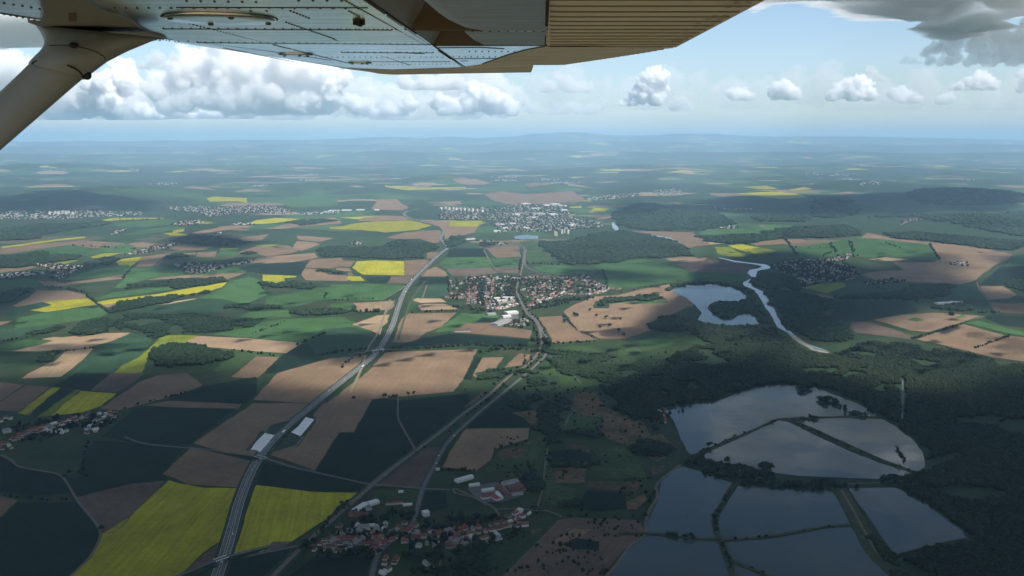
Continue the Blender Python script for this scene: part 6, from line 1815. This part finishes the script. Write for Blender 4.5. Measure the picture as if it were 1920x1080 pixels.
spots('H', [(960, 338), (980, 336), (1010, 346), (1035, 348)], 10, "tree where the far dike meets the islets", 3, 5, "trees at the far dike end")
spots('H', [(745, 362), (785, 358), (800, 360)], 10, "tree in the clump midway along the far dike", 2, 4, "trees of the far dike clump")
spots('H', [(740, 215), (755, 222), (770, 218)], 16, "tree on the wooded point at the top of the upper pond", 3, 7, "trees on the wooded point")
hedge('H', [(1180, 495), (1200, 525), (1218, 552)], 4.5, 6, "tree on the small islet near the right shore", 3, "trees on the right islet")
hedge('H', [(432, 658), (415, 688), (388, 745), (350, 805), (345, 845), (360, 905)], 11, 8, "bush on the curved dike between the lower ponds", 2, "bushes on the curved dike")
spots('H', [(132, 898), (150, 900), (160, 899)], 8, "left tree cluster on the lowest straight dike", 1, 2, "left cluster on the straight dike")
spots('H', [(210, 910), (225, 908), (240, 912)], 10, "right tree cluster on the lowest straight dike", 1, 2, "right cluster on the straight dike")
hedge('H', [(375, 935), (395, 985), (420, 1050)], 10, 7, "bush on the dike running off the bottom edge", 2, "bushes on the bottom dike")
hedge('H', [(400, 916), (600, 904), (860, 858), (985, 848)], 17, 6, "bush on the dike in the middle of the lower ponds", 2, "bushes on the middle dike")
hedge('H', [(425, 1018), (500, 1046), (605, 1092)], 12, 6, "bush on the slanting dike at the bottom edge", 2, "bushes on the slanting bottom dike")
hedge('E', [(470, 945), (560, 880), (640, 800), (700, 715), (760, 668)], 8, 9, "tree in the hedge beside the railway at the bottom", 5, "trees beside the railway at the bottom")
hedge('E', [(960, 72), (1000, 78), (1040, 74)], 5, 9, "bush in the dark clump at the head of the green field", 4, "bushes at the head of the green field")
spots('E', [(790, 85), (1096, 62), (1130, 58), (1418, 42)], 9, "lone tree on the edge between brown field and green field")
hedge('E', [(1285, 492), (1440, 482)], 8, 6, "bush in the short hedge beside the brown field", 2, "bushes of the short hedge")
hedge('F', [(0, 488), (60, 490), (160, 486)], 8, 6, "bush in the short hedge beside the brown field", 2, "bushes of the short hedge")
hedge('F', [(255, 370), (330, 350), (420, 345), (455, 318)], 9, 7, "bush on the edge of the brown field above the farm yard", 3, "bushes above the farm yard")
hedge('F', [(530, 180), (570, 260), (560, 340), (640, 350)], 14, 10, "tree in the ragged belt across the lower meadows", 8, "trees of the ragged meadow belt")
spots('F', [(1120, 395), (1100, 400), (1160, 270), (1075, 330)], 15, "tree in the reeds left of the ponds", 2, 6, "trees in the reeds left of the ponds")
hedge('D', [(8, 652), (120, 668), (250, 674), (400, 672)], 10, 7, "bush in the dark hedge across the lower left fields", 3, "bushes of the lower left hedge")
hedge('D', [(340, 560), (400, 530), (460, 560)], 12, 8, "bush in the clump by the bend of the left farm track", 6, "bushes by the track bend")
spots('D', [(540, 832)], 8, "small bush where two farm tracks meet")
hedge('D', [(640, 196), (770, 158), (900, 128), (985, 104)], 16, 6, "bush in the row below the slanting brown field", 2, "bushes below the slanting brown field")
hedge('D', [(440, 540), (450, 430), (470, 360)], 14, 5, "bush on the faint field edge right of the left village", 3, "bushes right of the left village")
for rg, q in (('D', [(60, 300), (160, 280), (300, 250), (420, 230)]), ('D', [(120, 360), (230, 330), (340, 300), (450, 270)]), ('D', [(480, 240), (520, 290), (600, 240)])):
    for _ in range(3): hedge(rg, [(x + random.uniform(-30, 30), y + random.uniform(-22, 22)) for x, y in q], 11, 8, "x", 12)
    hedge(rg, q, 11, 8, "garden tree in the left edge village", 8, "garden trees of the left village")
for rg, q in (('E', [(690, 850), (850, 850), (960, 845)]), ('E', [(600, 955), (780, 960), (940, 940)]), ('E', [(780, 700), (880, 770), (990, 740), (1120, 740)]), ('E', [(1150, 800), (1300, 810), (1440, 790)]), ('E', [(1130, 890), (1280, 880), (1440, 865)]), ('E', [(1060, 960), (1200, 980), (1400, 960)]),
              ('F', [(0, 760), (140, 780), (280, 760)]), ('F', [(40, 900), (180, 910), (300, 880), (420, 830)]), ('E', [(1100, 1040), (1160, 1060), (1300, 1060), (1440, 1040)])):
    for _ in range(3): hedge(rg, [(x + random.uniform(-30, 30), y + random.uniform(-22, 22)) for x, y in q], 10, 8, "x", 12)
    hedge(rg, q, 9, 9, "garden tree among the houses of the bottom village", 9, "garden trees of the bottom village")
# farther ones
spots('B', [(1325, 760), (1435, 760), (1490, 773), (1570, 780), (1510, 820), (1400, 730), (1560, 848), (1455, 825), (1585, 870), (1255, 795), (1310, 755)], 15, "lone tree standing in the large bare field by the lake")
hedge('B', [(1250, 760), (1330, 840), (1440, 890)], 16, 9, "hedge tree along the bare field by the lake", 4)
hedge('B', [(1190, 915), (1430, 905)], 9, 9, "hedge tree along the bare field by the lake", 4)
hedge('B', [(280, 945), (500, 940), (700, 925), (900, 930), (1040, 925)], 8, 11, "x", 6)
hedge('B', [(60, 1000), (180, 965), (280, 960)], 12, 8, "x", 4)
hedge('B', [(-140, 985), (0, 960), (160, 945)], 10, 9, "x", 6)
hedge('B', [(-60, 668), (180, 662)], 12, 8, "x", 4); hedge('B', [(380, 740), (660, 728)], 12, 8, "x", 4)
hedge('B', [(0, 735), (230, 735)], 8, 13, "x", 8); hedge('B', [(600, 540), (605, 640)], 16, 8, "x", 4)
for s in (-16, 14):
    for a, b in zip(RAIL[::2], RAIL[2::2]):
        if 2450 < b.y < 4600 and random.random() < .75: TREEPOOL.append((b + Vector((s + random.uniform(-5, 5), random.uniform(-6, 6))), random.uniform(6, 13), "x", "x"))
        elif 1900 < b.y <= 2450 and random.random() < .5: TREEPOOL.append((b + Vector((s + random.uniform(-4, 4), random.uniform(-6, 6))), random.uniform(4, 9), "tree in the belt between railway and country road", "trees between railway and road"))
hedge('B', [(1060, 905), (1150, 890), (1140, 960), (1060, 960)], 6, 11, "x", 10); hedge('B', [(780, 965), (930, 945), (1040, 950)], 7, 11, "x", 10)
hedge('B', [(1470, 500), (1490, 560), (1495, 600)], 14, 10, "x", 4); hedge('B', [(1010, 440), (1000, 500)], 12, 11, "x", 5); hedge('B', [(1040, 462), (1230, 470)], 12, 9, "x", 5)
hedge('B', [(1420, 640), (1600, 620), (1900, 560)], 40, 6, "x", 5); hedge('B', [(0, 1050), (60, 1000)], 14, 8, "x", 6)
for q in ([(620, 660), (720, 600), (760, 560)], [(780, 690), (790, 600), (800, 560)], [(870, 690), (940, 640), (970, 570)], [(640, 700), (760, 720), (840, 730)], [(1040, 600), (1150, 560), (1300, 560)], [(1080, 640), (1200, 600), (1240, 560)],
          [(1300, 590), (1400, 600), (1470, 610)], [(1090, 700), (1250, 670), (1400, 660)], [(1060, 720), (1180, 700), (1300, 665)], [(880, 570), (960, 560)], [(700, 580), (840, 600), (960, 610)], [(1040, 570), (1180, 560)], [(860, 640), (960, 640)]):
    for _ in range(4): hedge('B', [(x + random.uniform(-15, 15), y + random.uniform(-9, 9)) for x, y in q], 15, 10, "x", 14)
hedge('A', [(370, 957), (530, 937)], 22, 7, "x", 3); hedge('A', [(1300, 950), (1560, 985)], 12, 9, "x", 5); hedge('A', [(1660, 925), (1830, 855)], 12, 8, "x", 4); hedge('A', [(1420, 858), (1620, 785)], 14, 7, "x", 4)
hedge('A', [(490, 640), (545, 690), (610, 740)], 16, 9, "x", 4); hedge('A', [(250, 590), (400, 612), (500, 630)], 14, 10, "x", 8); hedge('A', [(690, 548), (730, 500), (745, 480)], 16, 9, "x", 4)
hedge('A', [(1460, 570), (1480, 605)], 14, 8, "x", 4); hedge('A', [(1820, 660), (1840, 630)], 16, 8, "x", 4); hedge('A', [(0, 905), (150, 880), (330, 820)], 12, 8, "x", 6)
hedge('A', [(400, 362), (600, 372), (760, 382)], 26, 10, "x", 5); hedge('A', [(600, 215), (920, 214)], 26, 12, "x", 6)
hedge('C', [(1290, 888), (1420, 850), (1580, 802)], 14, 8, "x", 3); hedge('C', [(1640, 942), (1840, 872)], 8, 8, "x", 3); hedge('C', [(1390, 357), (1445, 440)], 14, 12, "x", 4); hedge('C', [(575, 325), (640, 410)], 12, 12, "x", 6)
hedge('C', [(640, 372), (850, 380), (780, 425)], 22, 9, "x", 6); hedge('C', [(830, 350), (860, 400)], 14, 12, "x", 12); hedge('C', [(940, 340), (960, 400)], 14, 12, "x", 12); hedge('C', [(1140, 345), (1220, 375)], 18, 11, "x", 8)
hedge('C', [(1000, 660), (1300, 672)], 14, 10, "x", 8); hedge('C', [(1480, 935), (1740, 1000), (1900, 1018)], 16, 5, "x", 3); spots('C', [(1520, 755)], 18, "x", 2, 6)
hedge('C', [(1660, 740), (1780, 740)], 8, 11, "x", 8); hedge('C', [(60, 310), (240, 345), (400, 360)], 16, 9, "x", 6)
for _ in range(160):
    TREEPOOL.append((G(random.uniform(980, 1320), random.uniform(655, 780)).xy, random.uniform(4, 9), "x", "x"))
for q in ([(500, 480), (650, 500), (800, 500)], [(560, 500), (720, 540), (900, 545)], [(640, 460), (800, 470), (950, 510)]):
    for _ in range(5): hedge('C', [(x + random.uniform(-20, 20), y + random.uniform(-9, 9)) for x, y in q], 20, 11, "x", 18)

for _ in range(900):
    q_ = G(random.uniform(930, 1250), random.uniform(690, 1080)).xy
    if vnoise(np.array([q_.x / 90]), np.array([q_.y / 90]), 5)[0] > .5 and all(poly_sdf(pp, np.array([q_.x]), np.array([q_.y]))[0] > 6 for pp in POND_POLYS): TREEPOOL.append((q_, random.uniform(2.5, 7), "x", "x"))
TREEPOOL += FAR_TREES
POOL = [t for t in TREEPOOL if in_view(t[0], 0)]
lab = [t for t in POOL if t[2] != "x"]
lab.sort(key=lambda t: -t[1] / t[0].length)
ONE = lab[:296]
keep = {id(t) for t in ONE}
REST_T = [t for t in POOL if id(t) not in keep]
first = {}
for k, (p, s, label, grp) in enumerate(ONE):
    c_, t_ = TREES_PROTO[k % 4]
    if k < 4:
        e = bpy.data.objects.new("tree", None); COL.objects.link(e)
        link("trunk", t_, None, e); link("crown", c_, None, e)
        first[k] = e
    else:
        e = first[k % 4].copy(); COL.objects.link(e)
        for ch in first[k % 4].children:
            q = ch.copy(); q.parent = e; COL.objects.link(q)
    wd = random.uniform(1.0, 1.5)
    e.location = (p.x, p.y, 1.3 if p.x > 300 else 0.8); e.rotation_euler = (0, 0, random.uniform(0, 6.28)); e.scale = (s * wd, s * wd, s)
    tag(e, label, "tree", grp)
xs = np.array([t[0].x for t in REST_T]); ys = np.array([t[0].y for t in REST_T]); sz = np.array([t[1] for t in REST_T])
zz = np.where(ys > 6500, relief(xs, ys), 0) + .5
blobs("distant_trees", xs, ys, zz, sz * .44, sz * .85, M_LEAF, True, 5)
# ------------------------------------------------------------------ bridges over the motorway
def bridge(label, reg, a, b, width=9, z=6.5):
    A, B_ = Vector(P2(reg, [a])[0]), Vector(P2(reg, [b])[0])
    c = (A + B_) / 2; l = (B_ - A).length
    e = bpy.data.objects.new("road_bridge", None); COL.objects.link(e)
    e.location = (c.x, c.y, 1.5); e.rotation_euler = (0, 0, math.atan2((B_ - A).y, (B_ - A).x))
    link("deck", mesh_of(lambda bm: bbox(bm, -l / 2, l / 2, -width / 2, width / 2, z - 1.1, z), "deck"), M_OLDR, e)
    for s in (-1, 1): link("parapet", mesh_of(lambda bm: bbox(bm, -l / 2, l / 2, s * width / 2 - .25, s * width / 2 + .25, z + .003, z + 1.1), "parapet"), M_CONC, e)
    for x in (-18, 0, 18): link("pier", mesh_of(lambda bm: bbox(bm, x - .6, x + .6, -width / 2 + 1, width / 2 - 1, 0, z - 1.103), "pier"), M_CONC, e)
    def ramp_(bm):   # sloping approach banks
        for s in (-1, 1):
            x0, x1 = s * l / 2, s * (l / 2 + 80)
            w0, w1 = width / 2 + 9, width / 2 + 1
            v = [bm.verts.new(p) for p in ((x0, -width / 2, z - .05), (x0, width / 2, z - .05), (x1, width / 2, .1), (x1, -width / 2, .1), (x0, -w0, -.5), (x0, w0, -.5), (x1, w1, -.5), (x1, -w1, -.5))]
            for q in ((0, 1, 2, 3), (0, 3, 7, 4), (1, 5, 6, 2), (0, 4, 5, 1), (3, 2, 6, 7), (4, 7, 6, 5)): bm.faces.new([v[i] for i in q])
        bmesh.ops.recalc_face_normals(bm, faces=bm.faces)
    link("approach_bank", mesh_of(ramp_, "approach_bank"), M_VERGED, e)
    def top(bm):
        for s in (-1, 1):
            x0, x1 = s * l / 2, s * (l / 2 + 80)
            bm.faces.new([bm.verts.new(p) for p in ((x0, -3.5, z), (x0, 3.5, z), (x1, 3.5, .2), (x1, -3.5, .2))])
    link("approach_road", mesh_of(top, "approach_road"), M_OLDR, e)
    return tag(e, label, "bridge")
bridge("road bridge over the motorway beside the two paved lots", 'E', (238, 424), (298, 438))
bridge("road bridge over the motorway at the bottom edge", 'E', (8, 1019), (82, 994))
bridge("road bridge over the motorway at the edge of the sunlit fields", 'B', (170, 966), (242, 958))

# ------------------------------------------------------------------ vehicles
M_WHITE = plain("white_vehicle_paint", (.80, .80, .80), rough=.35, spec=.5, mott=.03)
M_REDP = plain("red_vehicle_paint", (.5, .04, .03), rough=.35, spec=.5, mott=.05)
M_DARKP = plain("dark_vehicle_paint", (.05, .06, .08), rough=.35, spec=.5, mott=.05)
M_TYRE = plain("tyre_rubber", (.02, .02, .02))
def wheel_bm(bm, x, y, r, w):
    bmesh.ops.create_cone(bm, cap_ends=True, segments=12, radius1=r, radius2=r, depth=w, matrix=Matrix.Translation((x, y, r)) @ Matrix.Rotation(math.pi / 2, 4, 'X'))
def taper(bm, prof, y0, y1, inset=.0):
    a = [bm.verts.new((x, y0 + (inset if z > 1.0 else 0), z)) for x, z in prof]; b = [bm.verts.new((x, y1 - (inset if z > 1.0 else 0), z)) for x, z in prof]
    n = len(prof)
    for i in range(n): bm.faces.new((a[i], a[(i + 1) % n], b[(i + 1) % n], b[i]))
    bm.faces.new(a[::-1]); bm.faces.new(b); bmesh.ops.recalc_face_normals(bm, faces=bm.faces)
def truck(paint):
    e = bpy.data.objects.new("truck", None); COL.objects.link(e)
    link("trailer", mesh_of(lambda bm: bbox(bm, -8, 5.2, -1.25, 1.25, 1.2, 4.0), "trailer"), M_WHITE, e)
    c = link("cab", mesh_of(lambda bm: taper(bm, [(5.6, .6), (8, .6), (8, 1.9), (7.7, 3.5), (5.6, 3.8)], -1.2, 1.2, .05), "cab"), paint, e)
    link("windscreen", mesh_of(lambda bm: bbox(bm, 7.72, 8.02, -1.1, 1.1, 1.95, 2.9), "windscreen"), M_WINDOW, c)
    for x in (-7, -5.7, -4.4, 3.8, 6.9):
        for s in (-1, 1): link("wheel", mesh_of(lambda bm: wheel_bm(bm, x, s * 1.05, .5, .35), "wheel"), M_TYRE, e)
    return e
def car(paint):
    e = bpy.data.objects.new("car", None); COL.objects.link(e)
    b = link("body", mesh_of(lambda bm: taper(bm, [(-2.1, .35), (2.15, .35), (2.2, .75), (1.1, .95), (.45, 1.45), (-1.2, 1.45), (-2.0, .98), (-2.15, .7)], -.85, .85, .12), "body"), paint, e)
    link("window", mesh_of(lambda bm: bbox(bm, -1.4, .7, -.79, .79, 1.0, 1.36), "window"), M_WINDOW, b)
    for x in (-1.3, 1.35):
        for s in (-1, 1): link("wheel", mesh_of(lambda bm: wheel_bm(bm, x, s * .78, .33, .2), "wheel"), M_TYRE, e)
    return e
def on_line(o, line, py, off, label, cat, back=False, reg='P', z=1.72):
    p = min(line, key=lambda q: abs(q.y - G(960, py).y))
    i = line.index(p)
    t = (line[min(i + 1, len(line) - 1)] - line[max(i - 1, 0)]).normalized()
    p = p + Vector((t.y, -t.x)) * off
    o.location = (p.x, p.y, z); o.rotation_euler = (0, 0, math.atan2(t.y, t.x) + (math.pi if back else 0))
    tag(o, label, cat, "traffic on the roads")
on_line(truck(M_WHITE), ML, 811, 6.8, "white truck on the motorway between the two paved lots", "truck")
on_line(truck(M_WHITE), ML, 827, -6.8, "white truck on the motorway beside the lower paved lot", "truck", True)
on_line(truck(M_REDP), ML, 548, 6.8, "red cabbed truck on the far motorway bend", "truck")
on_line(truck(M_WHITE), ML, 526, -6.8, "white truck far along the motorway by the bare fields", "truck", True)
on_line(truck(M_DARKP), ML, 690, 6.8, "dark cabbed truck on the motorway beside the sunlit brown field", "truck")
on_line(car(M_WHITE), ML, 1003, 4.2, "white car on the motorway between the two yellow fields", "car")
on_line(car(M_REDP), ML, 930, -4.2, "red car on the motorway above the yellow fields", "car", True)
on_line(car(M_WHITE), ML, 735, -4.2, "white car on the motorway between brown fields", "car", True)
on_line(car(M_DARKP), ML, 775, 6.6, "dark car on the motorway above the upper paved lot", "car")
on_line(car(M_WHITE), LOCAL, 820, 1.9, "white car on the country road by the dark belt", "car", z=1.74)
on_line(car(M_WHITE), LOCAL, 858, -1.9, "white car on the country road, upper one of a close pair", "car", True, z=1.74)
on_line(car(M_WHITE), LOCAL, 871, 1.9, "white car on the country road, lower one of a close pair", "car", z=1.74)
on_line(car(M_REDP), LOCAL, 945, 1.9, "red car on the country road above the bottom village", "car", z=1.74)
